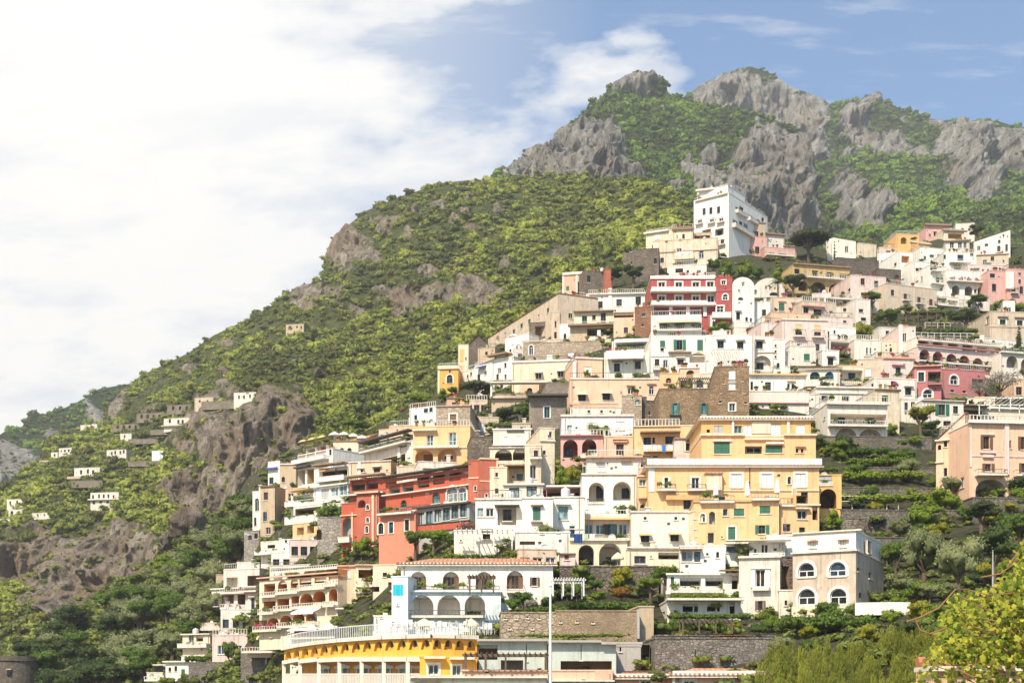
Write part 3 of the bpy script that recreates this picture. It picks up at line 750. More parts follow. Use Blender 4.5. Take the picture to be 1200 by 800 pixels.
    if roof == 'f':
        rz = zt-.45
        r.quad([(u0+.01, .01, rz), (u1-.01, .01, rz), (u1-.01, dep-.01, rz), (u0+.01, dep-.01, rz)], plaster('grey', .5))
        t = .28
        r.box(u0-.06, u1+.06, -.06, t, zt, zt+.12, tm); r.box(u0-.06, u1+.06, dep-t, dep+.06, zt, zt+.12, tm)
        r.box(u0-.06, u0+t, t, dep-t, zt, zt+.12, tm); r.box(u1-t, u1+.06, t, dep-t, zt, zt+.12, tm)
        for (a, b, c2, d2) in ((u0+.01, u1-.01, t-.02, t), (u0+.01, u1-.01, dep-t, dep-t+.02)): r.box(a, b, c2, d2, rz, zt, wm)
        ro = r.build('roof', root)
        if clutter:
            for _ in range(random.choice([0, 1, 1, 2])):
                q = MB(); x = random.uniform(u0+.8, u1-.8) if u1-u0 > 2 else 0; y = random.uniform(1.2, dep-1); hh = random.uniform(.5, 1.3)
                q.box(x-.25, x+.25, y-.25, y+.25, rz, zt+hh, wm); q.box(x-.34, x+.34, y-.34, y+.34, zt+hh, zt+hh+.1, plaster('offw', .5)); q.build('chimney', ro)
    elif roof[0] == 't' or roof[0] == 'T':       # tiled, rising to the back
        rise = float(roof[1:] or 1.2); e = .45; tl = tiles('terracotta', (.50,.19,.09), (.68,.32,.17)) if roof[0] == 'T' else tiles()
        ym = dep*.5
        pts = [(u0-e, -e), (u1+e, -e), (u1+e, dep+e), (u0-e, dep+e)]
        z = zt; rid = [(u0+min(2.5, (u1-u0)*.25), ym), (u1-min(2.5, (u1-u0)*.25), ym)]
        a, b, c2, d2 = [(p[0], p[1], z) for p in pts]; g, h = [(p[0], p[1], z+rise) for p in rid]
        r.quad([a, b, h, g], tl); r.quad([b, c2, h], tl); r.quad([c2, d2, g, h], tl); r.quad([d2, a, g], tl)
        r.quad([(p[0], p[1], z-.02) for p in pts], plaster('offw', .3))
        r.box(u0-e+.05, u1+e-.05, -e+.05, dep+e-.05, z-.16, z-.03, plaster('offw', .3)); 
        n = int((u1-u0+2*e)/.34)
        for i in range(min(n, 90)):
            x = u0-e+.17+i*.34
            r.tube([(x, -e-.04, z+.06), (x, -e+.7, z+.06+rise*.7/(ym+e))], .10, tl, 5)
        r.build('roof', root)
    elif roof[0] == 'v':     # barrel vault, its curve seen on the front
        h = float(roof[1:] or 1.5); p = arch_pts(u0, u1, zt, zt+h, 14)
        for q, s in zip(p, p[1:]): r.quad([(q[0], 0, q[1]), (s[0], 0, s[1]), (s[0], dep, s[1]), (q[0], dep, q[1])], wm)
        r.quad([(q[0], 0, q[1]) for q in p], wm); r.quad([(q[0], dep, q[1]) for q in p], wm)
        r.build('roof', root)
    elif roof[0] == 'g':     # gable on the front
        h = float(roof[1:] or 1.5); xm = (u0+u1)/2
        r.quad([(u0, 0, zt), (u1, 0, zt), (xm, 0, zt+h)], wm); r.quad([(u0, dep, zt), (u1, dep, zt), (xm, dep, zt+h)], wm)
        r.quad([(u0-.2, -.2, zt-.1), (xm, -.2, zt+h+.08), (xm, dep, zt+h+.08), (u0-.2, dep, zt-.1)], tm)
        r.quad([(u1+.2, -.2, zt-.1), (xm, -.2, zt+h+.08), (xm, dep, zt+h+.08), (u1+.2, dep, zt-.1)], tm)
        r.build('roof', root)
    elif roof[0] == 's':     # lean-to, slopes along the front: s<drop at the left>
        h = float(roof[1:]); hl, hr = (h, 0) if h > 0 else (0, -h)
        r.quad([(u0, 0, zt), (u1, 0, zt), (u1, 0, zt+hr+.02), (u0, 0, zt+hl+.02)], wm)
        r.quad([(u0, dep, zt), (u1, dep, zt), (u1, dep, zt+hr), (u0, dep, zt+hl)], wm)
        r.quad([(u0-.2, -.2, zt+hl+.05), (u1+.2, -.2, zt+hr+.05), (u1+.2, dep, zt+hr+.05), (u0-.2, dep, zt+hl+.05)], tiles())
        r.quad([(u1, 0, zt), (u1, dep, zt), (u1, dep, zt+hr), (u1, 0, zt+hr)], wm); r.quad([(u0, 0, zt), (u0, dep, zt), (u0, dep, zt+hl), (u0, 0, zt+hl)], wm)
        r.build('roof', root)
    for it in late:
        if it[0] == 'B': balcony(root, it[1], it[2], it[3], it[4], it[5], it[6], it[7], 0, it[8])
        elif it[0] == 'A': awning(root, it[1], it[2], it[3], it[4], it[5], it[6], it[7])
        else: window(root, it[0], *it[1:5], it[5], it[6])
    hr = random.Random(label)
    if not mat and down > 1 and u1-u0 > 3:      # downpipes and little vents
        for _ in range(hr.choice([0, 1, 1, 2])):
            s = hr.choice([u0+.25, u1-.25, hr.uniform(u0+.3, u1-.3)])
            if any(h[0]-.25 < s < h[1]+.25 for h in holes['F']): continue
            q = MB(); q.tube([(s, -.09, zb0), (s, -.09, zt-.2), (s, .05, zt-.1)], .055, simple('pipe', (.45,.38,.32), .5), 6); q.build('downpipe', root)
        for _ in range(hr.choice([1, 2, 3])):
            s = hr.uniform(u0+.4, u1-.4); z = hr.uniform(.8, max(1, zt-.6))
            if any(h[0]-.4 < s < h[1]+.4 and h[2]-.4 < z < h[3]+.4 for h in holes['F']): continue
            q = MB(); q.box(s-.14, s+.14, -.03, .02, z-.12, z+.12, simple('vent_dark', (.06,.05,.04))); q.box(s-.18, s+.18, -.05, .01, z+.12, z+.16, tm); q.build('vent', root)
    if roof == 'f' and not mat and clutter and u1-u0 > 3.5 and hr.random() < .45:
        q = MB(); kd = hr.choice('qqtr'); rails_(q, F_['F'], u0+.1, u1-.1, zt+.12, .85, .05, railm(kd), .32 if kd != 't' else .4, .03 if kd != 't' else .09)
        if yaw > 3 or x0 > 700: rails_(q, F_['L'], .1, dep-.2, zt+.12, .85, .05, railm(kd), .4, .03)
        if yaw < -5: rails_(q, F_['R'], .1, dep-.2, zt+.12, .85, .05, railm(kd), .4, .03)
        q.build('railing', root)
    BOX.append(box); HOUSES[label] = (root, O, ya, u0, u1, zt, dep)
    return root
def f2uv(f, px, py, d): return f.uv(px, py, d)
# ------------------------------------------------------------------ the village, from the crest down
# --- crest and upper rows
H('hotel','tall white hotel on the crest with a glazed roof terrace',(813,854,231,300),'white',-37,
  'K 3.6x8 825,248 833,247 842,246; Wb 5x5 820,260 834,259 845,258; @1.5E 10x8 828,273 843,272; Ki 6x6 828,274 843,273; #white 817,853,221,231 2,9; _q 815,853,231,3 .5; >R; K 5x7 869,246; K 4x5 880,255 889,260; _s 862,874,252,3 .8; _s 876,892,262,3 .8; K 4x5 868,262; K 3x6 894,258; K 3x5 898,270; K 3x5 884,272; W 6x8 862,262; W 5x8 874,266; K 4x6 864,246; _s 858,880,272,4 1',dep=21,group=None,aged=.25)
H('pavilion','small white glazed pavilion on top of the tall white hotel',(819,856,222,233),'white',-18,'Wil 6x5 824,228 832,228 840,227 848,227; -offw 816,858,221,2 .9',dep=7,D=float(Dv(834,300))+1.5,clutter=0,down=1)
H('villa','ochre villa with a loggia and round windows below the tall hotel',(765,841,281,312),'cream',-10,
  'Wa 6x9 822,298; K 3x6 776,305; Wc 6x5 770,277.5; K 3x2 781,283 797,281; _s 791,813,304,5 1 cream; ^w 792,812,295,5 1; -brown 764,842,294,1 .15; W 6x4 796,293',dep=12,back=2,aged=.8,trim='tan')
H('villa','small tan upper house with one arched window beside a shaded veranda',(788,812,267,283),'cream',-8,'Ka 3x6 801,277; -brown 787,814,268,1.6 .5',dep=8,D=float(Dv(800,312))+3,down=2,trim='brown')
H('veranda','low tan veranda with a dark open front on the ochre villa',(812,834,273,284),'tan',-8,'@2.5X 18x6 823,279',dep=7,D=float(Dv(800,312))+3.5,down=2)
H('house','tan house with pale roof terrace at the left end of the crest',(757,789,272,300),'cream',-24,'Wc 4x4 770,279; K 2.5x3 781,283; K 3x5 775,306; -offw 755,784,271,2 .6',dep=9,aged=.6)
H('house','narrow ochre house with brown pilasters between hotel and pink villa',(838,850,277,303),'cream',6,'K 2x6 843,286; -brown 841,842.5,277,24 .1; -brown 847,848.5,277,24 .1',dep=8,back=3,aged=.6)
H('villa','pink villa with a green arched window high on the crest',(861,899,277,308),'pink',12,
  'Ga 5.5x9 871.5,289; K 5x8 887.5,293; K 3x4 872,305 884,306 896,307; -rose 862,899,300,1.3 .4; >L; Wa 4x6 858,286',dep=10,aged=.6,D=344)
H('villa','square orange roof house with a blue window above the pink villa',(877,897,260,279),'tan',16,'B 5x6 886.5,274; -brown 876,898,260,1.2 .2; >L; Wa 10x9 870,272',dep=11,D=346,down=1)
H('veranda','glazed timber veranda beside the pink villa',(897,919,275,289),'offw',14,'Wil 4x7 901,282 906,283 911,283 916,284; -brown 896,920,274,1.6 .6',dep=7,D=350)
H('terrace','pink balustraded terrace with laundry and sheltered tables on the crest',(896,932,291,308),'pink',14,'@2X 9x6 917,300; @1.5P 7x5 904,298; _t 897,931,300,4 1',dep=7,aged=.6,D=343)
H('house','rough stone ruin under the ochre villa',(741,772,292,325),'x',-8,'Ka 3.5x7 768,306; K 4x6 776,305',mat=stone('ruin',(.15,.115,.085),(.33,.26,.20),.9),dep=10)
H('house','low rocky cottage of dark stone left of the ruin',(730,750,296,318),'x',-20,'K 3x4 741,308',mat=stone('ruin'),dep=8)
H('house','white gabled house by two cypresses',(968,1003,284,306),'offw',-14,'W 4x7 992,292; >R; K 3x4 1001,294',roof='s2',dep=10)
H('house','plain tan block behind the white gabled house',(1006,1027,286,302),'cream',18,'',dep=12,aged=.6,back=3)
H('villa','orange villa with two dark arches on the right crest',(1050,1077,275,300),'gold',6,'@1.5Oa 7x8 1059,282 1070,282',dep=9)
H('house','yellow wing with a cornice beside the orange villa',(1067,1090,283,300),'yellow',22,'-cream 1066,1091,284,1.6 .3',dep=9)
H('villa','topmost villa with a glazed front and brown flat roof',(1085,1112,266,281),'pink',6,'Wil 5x7 1089,271 1095,271 1101,270.5 1107,270; -brown 1083,1114,263,2 .8',dep=8,back=8)
H('house','cream house with a loggia to the right of the topmost villa',(1106,1130,269,285),'cream',6,'@2O 16x6 1119,277; -brown 1104,1133,270,1.5 .5',dep=8,back=5)
H('house','white house with wide dark windows under the topmost villa',(1108,1136,282,300),'offw',4,'W 5x7 1115.5,287; W 5x7 1125,287; W 4x7 1131,287; -brown 1107,1138,281.5,1.5 .5',dep=8,back=3)
H('house','white house with a blue parasol terrace and black doorway',(1106,1144,296,318),'white',6,'K 7x7 1125.5,302; K 3x5 1107,301; W 4x4 1139,298; _q 1112,1136,308,3 1',dep=8)
H('house','yellow doored white house below the orange villa',(1078,1106,291,308),'white',12,'N 5x3 1092,300; K 3x4 1100,300',dep=8)
H('hotel','white stepped hotel block with a yellow loggia',(1052,1071,296,336),'white',14,'@1.5C 9x8 1061,304; Wb 5x7 1063,322; _q 1056,1066,327,4 1; >L; K 3x4 1049,310',dep=13)
H('hotel','leftmost gabled white hotel block above the dark stone wall',(1028,1053,297,320),'white',-16,'K 3x4 1040,308; Wb 4x4 1047,313',dep=10,back=2)
H('hotel','second stepped white hotel block with balconies',(1070,1090,307,341),'white',16,'Kb 4x7 1083,322; K 4x4 1075,316; @1E 5x8 1080,318; _s 1072,1089,330,4 1.2',dep=13)
H('hotel','third stepped white hotel block with iron balcony',(1089,1109,312,347),'white',16,'Kb 4x8 1099,329; @1E 8x6 1094,314; W 3x3 1103,339; _q 1090,1104,333,4 1; _q 1090,1102,318,4 1',dep=13)
H('house','long white terraced house with four arches and hanging plants',(1109,1162,318,350),'white',10,'@2.2Ea 9x11 1120,340 1135,341 1150,342; Ka 3x5 1143,341; @1.2E 6x5 1116,327 1126,328 1136,329 1146,330 1154,330; _t 1109,1160,331,3 1.2',dep=12)
H('house','white slant-roofed house at the right crest',(1141,1184,281,302),'white',-20,'K 3x4 1171,283; K 4x3 1156,287; >R; K 4x5 1190,300',roof='s-2.2',dep=14,back=3)
H('house','tan house with a brown door below the slant-roofed house',(1144,1182,298,314),'beige',4,'N 4x5 1163,303; K 2x3 1176,306; -brown 1143,1183,298,1 .2',dep=9,aged=.6)
H('house','long pink terrace house with white parapets near the right edge',(1134,1182,311,322),'palepink',6,'N 4x3 1122,315 1146,315; W 4x4 1176,317',dep=8,back=0)
H('house','deep rose house with two black doors at the right edge',(1158,1181,318,354),'pink',8,'K 6x5 1163,323; K 5x9 1165,337; >R',dep=10,aged=.5)
H('house','rose house with white stair wall at the far right edge',(1180,1222,316,354),'pink',8,'K 3x5 1195,330; K 4x9 1197,340; N 3x3 1187,320 1195,321; -white 1178,1187,319,20 .5',dep=10,aged=.5)
H('wall','long wall of dark stone under the white gabled house',(981,1030,304,335),'x',14,'',mat=stone('dark',(.12,.095,.075),(.25,.20,.16),.8),dep=5,cat='wall',clutter=0)
H('wall','stepped wall of dark stone with a round turret beside the pink house',(1028,1056,316,338),'x',10,'@.6Xa 6x10 1051,327',mat=stone('dark'),dep=4,cat='wall',clutter=0)
H('house','pink house with three tall brown windows above the trees',(997,1038,324,358),'palepink',12,'N 5x8 1011,330 1027,333; N 4x5 1011,345; N 4x4 1032,345; >L; K 3x4 995,340',dep=10,aged=.7)
H('house','long beige house with four brown windows in a sloping row',(1038,1098,336,366),'beige',20,'K 4x7 1046,343; Nb 4x8 1061,348 1077,352; Nb 4x9 1091,355',dep=10,aged=.5,trim='tan')
H('terrace','white terrace with awning frames at the end of the long beige house',(1097,1124,348,366),'offw',16,'@2P 11x6 1104,352 1117,355; _t 1097,1124,359,4 1',dep=7)
H('house','ochre arcaded house with four brown doors and a balustrade',(930,996,312,346),'ochre',12,
  '@2.5Xa 17x13 959,337 980,339; @2.5Xa 11x12 941,335; K 6x6 934,318; N 7x8 955,321 972,323 988,325; _t 940,995,327,4.5 1.2; -brown 929,997,311,1.3 .5',dep=12,aged=.8)
H('terrace','white crowded roof terrace between the arcade and the palms',(972,997,348,360),'offw',8,'@1X 4x4 978,353 990,354; _t 972,997,351,3 1',dep=7)
# --- red hotel group
H('terrace','white roof pavilion on top of the red hotel',(782,828,311,326),'offw',-4,'@1.5E 9x5 796,317; W 5x3 819,318; _t 768,838,325,3 .6; K 3x3 806,318',dep=8,D=float(Dv(800,392))+4,down=1)
HR = H('hotel','red hotel with three rows of white-framed windows and white balconies',(763,838,325,371),'red',0,
  'Ws 8x8 775.5,334.5 795.5,334.5 815.5,334.5 832.5,334; Ws 8x8 775.5,350.5 795.5,350.5 815.5,350.5 833,350; @1.6Ra 17x11 776,366 796,366 816,366; Wis 8x7 776,367 796,367 816,367; -white 762,839,323.5,3.5 .2; -white 762,838,341,2.5 1.3; -white 762,838,357,2.5 1.3; _s 763,786,342,3.6 1.2 white; _s 786,806,342,3.6 1.2 white; _s 806,838,342,3.6 1.2 white; _s 763,786,358,3.6 1.2 white; _s 786,806,358,3.6 1.2 white; _s 806,828,358,3.6 1.2 white; -white 762,766,357,14 .3; -white 784,788,359,12 .3; -white 804,808,359,12 .3; -white 824,828,359,12 .3',dep=12,aged=.1,trim='white',D=float(Dv(800,392))+1.6,down=9)
H('hotel','tall red stair tower with an arched window right of the red hotel',(838.5,858,325,382),'red',4,
  'Ws 5x5 848,331; Wsa 6x7 850,348; Ws 8x13 844,365; @1.2Ra 11x4 845,378; _s 834,856,373,5 1.3 white; -rose 838,858,340,1 .1',dep=12,aged=.1,D=float(Dv(800,392))+.5,down=6)
H('terrace','white lower floor of the red hotel with a long cream awning',(763,822,370,394),'white',0,'@1.5E 9x6 777.5,382 797,382 818,382; _t 765,822,387,4.5 .9; ^u 771,820,374,6 1.5',dep=8,aged=.2)
H('house','white vaulted chapel-like house right of the red tower',(858,884,336,388),'white',6,'K 2x2 866,340; @1Ea 6x3.5 868,350; Kp 4.5x9 865,370; K 3x5 875,374; K 2.5x5 880,375',roof='v1.8',dep=10,aged=.2)
H('house','white square house with small vents beside the vaulted house',(884,893,354,386),'white',8,'K 3x2 883,365 883,369',dep=9)
H('house','pale vaulted house with a half-round dark window',(884,920,340,356),'offw',6,'@1Xa 10x4 907,344.5; @.8P 6x6 884,342',roof='v2.6',dep=10,back=7,aged=.5)
H('house','beige house with two green shuttered windows and coral hoods',(904,940,349,370),'beige',6,'Gc 6.5x9 916,360; Gc 5x8 931,360; Gc 3x7.5 937,361; -salmon 912,921,352.5,1.2 .3; -salmon 927,941,354,1.2 .3; >L; K 3x3 897,360',dep=10,aged=.3)
H('house','beige house extension with green door under planted roof',(940,980,354,374),'beige',14,'G 6x8 944.5,364; K 9x8 958,366; K 4x5 974,367; -rose 940,966,359,1.3 .5; -brown 953,963,362,1 .6; _r 950,970,373,3 .8',dep=9,aged=.6)
H('terrace','peach parapet terrace in front of the beige green-shuttered house',(903,950,367,379),'peach',8,'',dep=6,aged=.2,clutter=0)
H('house','pale pink house with two yellow blinds and iron balconies',(917,970,375,416),'palepink',5,'Nhb 8x14 936,387 958,388; N 6x2.5 937,404; N 5x8 958,407; -offw 916,971,374,1.5 .2',dep=11,aged=.25)
H('house','little white house with one closed green window under the pink one',(925,956,406,430),'offw',5,'Gc 7x8 945.5,418.5; >L; K 2x4 920,420',dep=8,aged=.2)
H('house','white house with a deep loggia above a dark pergola',(969,1003,384,400),'white',10,'K 3x8 970.5,392; K 2.5x4 978,389; W 6x5 989,394',dep=9)
H('house','recessed loggia with terrace chairs beneath the white house',(971,1000,399,416),'offw',10,'@3P 25x13 986,407; Ki 5x8 984,407; _r 972,1000,414,4 .7',dep=7,D=float(Dv(985,420))+.8)
H('house','white house with dark garage windows above the round yellow tree',(1002,1020,351,378),'offw',12,'K 5x4 1009,364; K 6x4 1012,374',dep=9,aged=.3)
H('house','white low house with small dark openings behind the palms',(972,1003,360,372),'offw',12,'K 4x4 976,366; K 4x4 990,363; K 5x4 996,366',dep=8,aged=.3)
H('house','white house with one slit window below the round yellow tree',(1001,1034,399,424),'offw',8,'K 2x8 1016,411; K 1.6x7 1020,411; >L; K 3x4 1001,410',dep=9,aged=.3)
H('house','tall pale pink slab wall with a white chimney strip',(1053,1073,383,424),'palepink',6,'-white 1053,1057,381,40 .3; @1X 11x15 1067,412',dep=10,aged=.4)
# --- left ridge
H('house','salmon house with white pillars on the left ridge',(660,684,320,349),'salmon',-12,'-offw 659,685,319,3 .3; @2X 7x14 679,337; -offw 659,661.5,322,24 .1; -offw 675,677,322,24 .15',dep=9,aged=.3,trim='offw')
H('house','roofless stone house with a brick chimney pillar on the left ridge',(684,712,318,344),'x',10,'K 4x8 690,327',mat=stone('ruin'),dep=8,cat='ruin',clutter=0)
H('house','brick pillar rising over the roofless stone house',(709,716,316,342),'brick',5,'',dep=2,cat='pillar',clutter=0,aged=.9,D=300)
H('house','long grey house stepping down the ridge with a row of green windows',(572,655,370,402),'beige',-66,
  'Gl 3x6 642,364; G 3x6 620,377 611,382; G 2.6x6 602,389; @1Pa 4x8 583,397; W 2x5 631,371; W 2x5 592,392',dep=9,roof='s-.01',aged=.8,D=293,down=2)
H('house','tan end house with one green window at the top of the ridge row',(655,686,347,386),'beige',14,'Gs 4.5x6 663.5,358; -salmon 654,687,346,1.4 .4; >L; G 3x7 651,360',dep=9,aged=.9)
H('house','narrow beige tower below the end of the ridge row',(646,656,366,402),'beige',0,'K 2x8 651,380',dep=8,aged=.8)
H('house','white house under the green-windowed ridge row',(592,620,394,414),'white',-40,'K 2.5x7 607,408; K 2.5x4 598,411; K 3x5 617,407',dep=9,aged=.3)
H('house','dark stone shed with a plank roof beside the white ridge house',(620,646,378,402),'x',-12,'@2X 12x12 633,388; K 3x6 643,382',mat=stone('ruin'),dep=8)
H('house','white house with three rose windows and a roof railing',(687,764,344,368),'white',-4,'N 6.5x8 703,357 725.5,354.5; N 6.5x9 748,352; _t 690,762,344,4.5 .5; -white 713,717,338,26 .25; -brown 686,765,366,1 .1',dep=11,aged=.25)
H('house','cream house with green doors and a dark eave',(673,719,366,385),'cream',-6,'G 6x9 685,374.5; N 4x6 696,372; G 6x10 707,371.5; -brown 672,722,364.5,1.3 .8',dep=9,aged=.3)
H('house','tan house with a shaded terrace and two white gateposts',(668,728,382,400),'tan',-6,'@3X 34x9 705,389; Ki 6x6 685,392; -brown 666,732,380.5,2 1.2; _s 690,728,399,3 1.2 offw; -white 700,704,388,10 .8; -white 722,726,387,11 .8',dep=8,aged=.5)
H('house','peach house with a blue window beneath a dark loggia',(719,744,366,395),'peach',-2,'@2O 23x6 731,369; B 5x7 733.5,387',dep=9,aged=.3)
H('tower','square red brick tower with a small blue window',(744,764,360,396),'x',-4,'B 4x4 754,369; K 2.5x3 753,381',mat=stone('brick_rubble',(.30,.13,.07),(.50,.27,.17),2.4),dep=8,cat='tower',clutter=0)
H('house','small white house with an arched door left of the tan terrace',(656,668,380,401),'white',-10,'Ka 3x7 662,394',dep=7)
H('house','long ruined tan house with white arched windows',(613,706,401,426),'x',-6,'Wsa 5x11 622.5,410; Wc 7x6 644,418 669,416 690,415; -tan 612,640,399,1.5 .2',mat=stone('faded',(.42,.32,.23),(.58,.47,.36),.7),dep=10)
H('house','pale salmon house with two white window awnings',(600,674,424,452),'cream',-8,'Ww 7x7 631,440; Ww 7x7 657,438; -white 599,675,422,2 .2',dep=10,aged=.4)
H('house','salmon house end with one closed white window',(674.5,706,420,450),'peach',8,'Wc 9x11 689,435; -white 674,707,419,1.6 .2; -white 671,675,424,20 .2',dep=10,aged=.2)
H('villa','orange villa with a white-rimmed arched door on the left ridge',(514,537,431,462),'orange',-6,'Gsa 7x10 527,444; K 2x3 527,435; -cream 513,538,428.5,4 .3; -cream 513,515.5,433,28 .1',dep=9,aged=.2,trim='cream')
H('tower','slim orange tower with white corners on the left ridge',(537,549,404,442),'cream',-4,'-gold 539,543,409,15 .06; -gold 539,543,428,12 .06; K 1.5x3 546,420 547,436',dep=8,cat='tower',aged=.2,clutter=0)
H('ruin','gabled stone ruin behind the slim orange tower',(549,572,404,424),'x',8,'',mat=stone('ruin'),dep=8,roof='g2',cat='ruin',back=3)
H('house','white ridge house with blue awning and terracotta roof slab',(556,578,428,450),'white',-42,'W 3x5 569,437; K 2.5x6 578,440; ^b 561,570,429,3 1',dep=9,aged=.3)
H('house','white ridge house with a brown canopy',(577,602,420,450),'white',-36,'K 3x7 583,442; W 4x6 585,434; W 3x6 592,428; -brown 574,597,415.5,1.6 1.2',dep=9,aged=.3)
H('house','cream terrace wall stepping down behind the umbrella pine',(540,560,434,452),'offw',-45,'K 2x4 548,441 552,438',dep=7,aged=.3)
# --- middle rows
H('house','long white house with a pair of wide green shutters',(763,828,394,437),'white',0,
  'Gc 6x8 776.5,403; Go 7x12 796.5,404; Gc 7x13 820.5,404.5; K 4x5 776,409; N 5.5x8 770,424.5; W 5.5x9 780,426; Kp 7.5x7 797.5,424; @1.2Pa 20x12 818,419; _r 765,783,433,4 .8; -brown 783,810,412.5,1.5 .6; -offw 763,828,417,.8 .12',dep=11,aged=.15)
H('house','white house with three hooded black windows in a row',(828,884,393,440),'white',3,
  'Kp 7.5x9 844.5,403.5 867.5,404.5; -brown 886,908,413.5,1 .4; K 2.5x3 842,426 870,428; -white 827,830,393,30 .15',dep=11,aged=.15)
H('house','white house with a big blind arch over a dark window',(884,907,395,438),'white',5,
  'Kp 8x9 890,404; @1Pa 21x19 893.5,426; Kip 8x7 890.5,429',dep=10,aged=.15)
H('house','white narrow house with small dark openings beside the stairs',(907,920,398,440),'white',8,'K 2.5x3 909,405 909,412 909,418; Ka 3.5x6 912,428',dep=9,aged=.25)
H('house','pink house under white roof beams right of the peach stairs',(836,872,412,433),'palepink',2,'-salmon 843,856,417.5,2.5 .05; -salmon 844,856,421.5,1.4 .05; K 2.6x4 870,426',dep=8,back=-1,aged=.1,clutter=0)
H('house','white house with a cream top awning and potted plants',(717,763,400,412),'white',-4,'@1.8P 36x6 741,406; ^w 720,762,397,6 1.4; _t 717,762,411,4 .8',dep=8)
H('house','white house with an enormous white awning over two dark doors',(708,762,413,443),'white',-2,'K 7x10 723,430.5; K 7x9 747.5,428; ^w 710,754,411,12 1.8; -brown 718,730,423.5,1 .5; -brown 742,754,422.5,1 .5',dep=9,aged=.2)
H('house','long salmon house with two awning windows and an arched one',(668,773,444,482),'peach',0,
  'Kw 9x8 682,466; Kw 9x8 710.5,464.5; W 7x7 739,458; Wa 6x10 763.5,457; -salmon 734,744,451,1.2 .3; -salmon 758,769,449,1.2 .3; K 1.5x1.5 728,459; -offw 668,773,443,1.5 .15',dep=11,aged=.15)
H('house','yellow-orange house with a red arched window and hood',(773,797,438,458),'yellow',2,'Oa 7x7 783.5,446; -salmon 777,790,449,1 .3',dep=9,aged=.3,back=2)
H('house','peach cube with a closed salmon arch beside brown scaffolding',(797,820,431,446),'peach',2,'Oac 10x9 809,438; -offw 796,821,430.5,1 .15',dep=8,aged=.15,back=3)
H('house','long brown stone house with two white windows and green sills',(773,838,456,500),'x',0,
  'Gol 4.5x13 791.5,479; Gol 4.5x13 825,479; -dark 785,798,486,1 .3; -dark 819,831,487,1 .3; @.3Ea 17x6 791,491; Yl .8x28 815,476',mat=stone('brown',(.26,.17,.095),(.48,.33,.20),1.2),dep=11,clutter=0)
H('tower','tall brown stone tower with a long white window',(837.5,878,430,502),'x',2,
  'Wc 8x14 858,441; Wc 8x12 858,450.5; Ws 7x9 858,477; K 2.5x2.5 844,471 874,472; K 1.5x1.5 848,449 870,446 845,460 872,460 850,489 871,489',mat=stone('brown'),dep=11,cat='tower',clutter=0)
H('house','little weathered tan house with one square window',(729,752,464,500),'x',-4,'Kl 5x6 747,471.5; K 2x2 741,466; K 3x4 738,494',mat=stone('faded'),dep=9)
H('house','narrow weathered gap house beside the brown stone house',(752,768,470,500),'x',14,'K 2x5 761,484',mat=stone('ruin'),dep=9,back=3)
H('house','cream white house with yellow eaves and three windows',(878,945,441,461),'white',2,'K 3x10 881,452; N 7x10 900,452.5; N 3x7 924,453; N 3x7 929,453; -yellow 877,946,438.5,1.6 .5; -yellow 922,932,446,1 .3; _q 905,944,460,3 .6',dep=9,aged=.2)
H('terrace','white terrace wall with climbing twigs right of the stone tower',(878,948,459,484),'offw',2,'-rose 878,948,472,1 .3; K 7x2.5 884,480.5; K 7x2.5 910,480.5',dep=7,aged=.4,clutter=0)
H('house','white house with green fan windows under a terracotta strip',(938,984,432,456),'offw',4,'Ga 12x9 955,440; Ga 10x9 972,440; -offw 938,960,447,7 .8; _t 940,983,455,4 .6',dep=9,aged=.3,roof='t.8')
H('house','tan loggia house with one blue window behind a timber balcony',(984,1012,429,452),'cream',6,'@1.6P 26x13 998,440; Bi 8x8 998,441; _r 978,1018,452,5.5 1.3',dep=8,aged=.5)
H('house','white house with three brown windows above the blue-door house',(957,1027,455,476),'offw',4,'N 9x7 967,467 991,467 1014.5,467; -offw 956,1028,453,2 .3; -offw 956,1028,460.5,1 .2',dep=9,aged=.3)
H('house','white house with two tall blue doors above twin arches',(970,1040,473,526),'offw',4,
  '@2.2P 66x14 1006,492; Bi 8x14 986,492 1020,492; @1.4Pa 24x17 992,510 ; @1.4Pa 26x17 1020,511; Kip 15x5 990,516; Kip 16x5 1020,517; _q 970,1038,499,5 .9; -offw 968,1042,471,3.5 .5; >L; K 2x3 966,490; K 2x6 966,516',dep=10,aged=.45)
H('tower','weathered tan tower with a green window right of the blue doors',(1026,1054,457,506),'cream',8,'G 7x8 1037,467; -brown 1025,1055,456,1 .3',dep=9,aged=1.0,cat='house')
H('house','beige upper house with one green door beside the red house',(1026,1072,420,446),'palepink',6,'G 6x9 1052.5,434.5; -rose 1045,1060,427.5,1.2 .4; _r 1046,1062,443,3 .7; -salmon 1025,1073,419,1.3 .3',dep=10,aged=.5)
H('house','pale tan lower house with a small dark window beside the red house',(1024,1074,444,470),'offw',8,'K 6x7 1047,450; K 4x4 1038,452; >L; K 3x5 1022,452',dep=8,aged=.4)
H('house','deep red house end with green doors and a dark loggia',(1071,1103,430,470),'rose',4,
  'Gs 7x11 1079.5,441.5; @1.6X 15x11 1095,441; Gi 8x10 1093,441; _r 1087,1103,450,3 .8 rose; Wsa 11x10 1087,461; -salmon 1070,1104,428.5,1 .4',dep=10,aged=.15)
H('house','deep red long house wall with one white arched window',(1103,1154,434,466),'rose',12,'Wsa 9x11 1118,445; @1E 14x12 1146,450; K 4x3 1116,458 1130,459',dep=10,aged=.15)
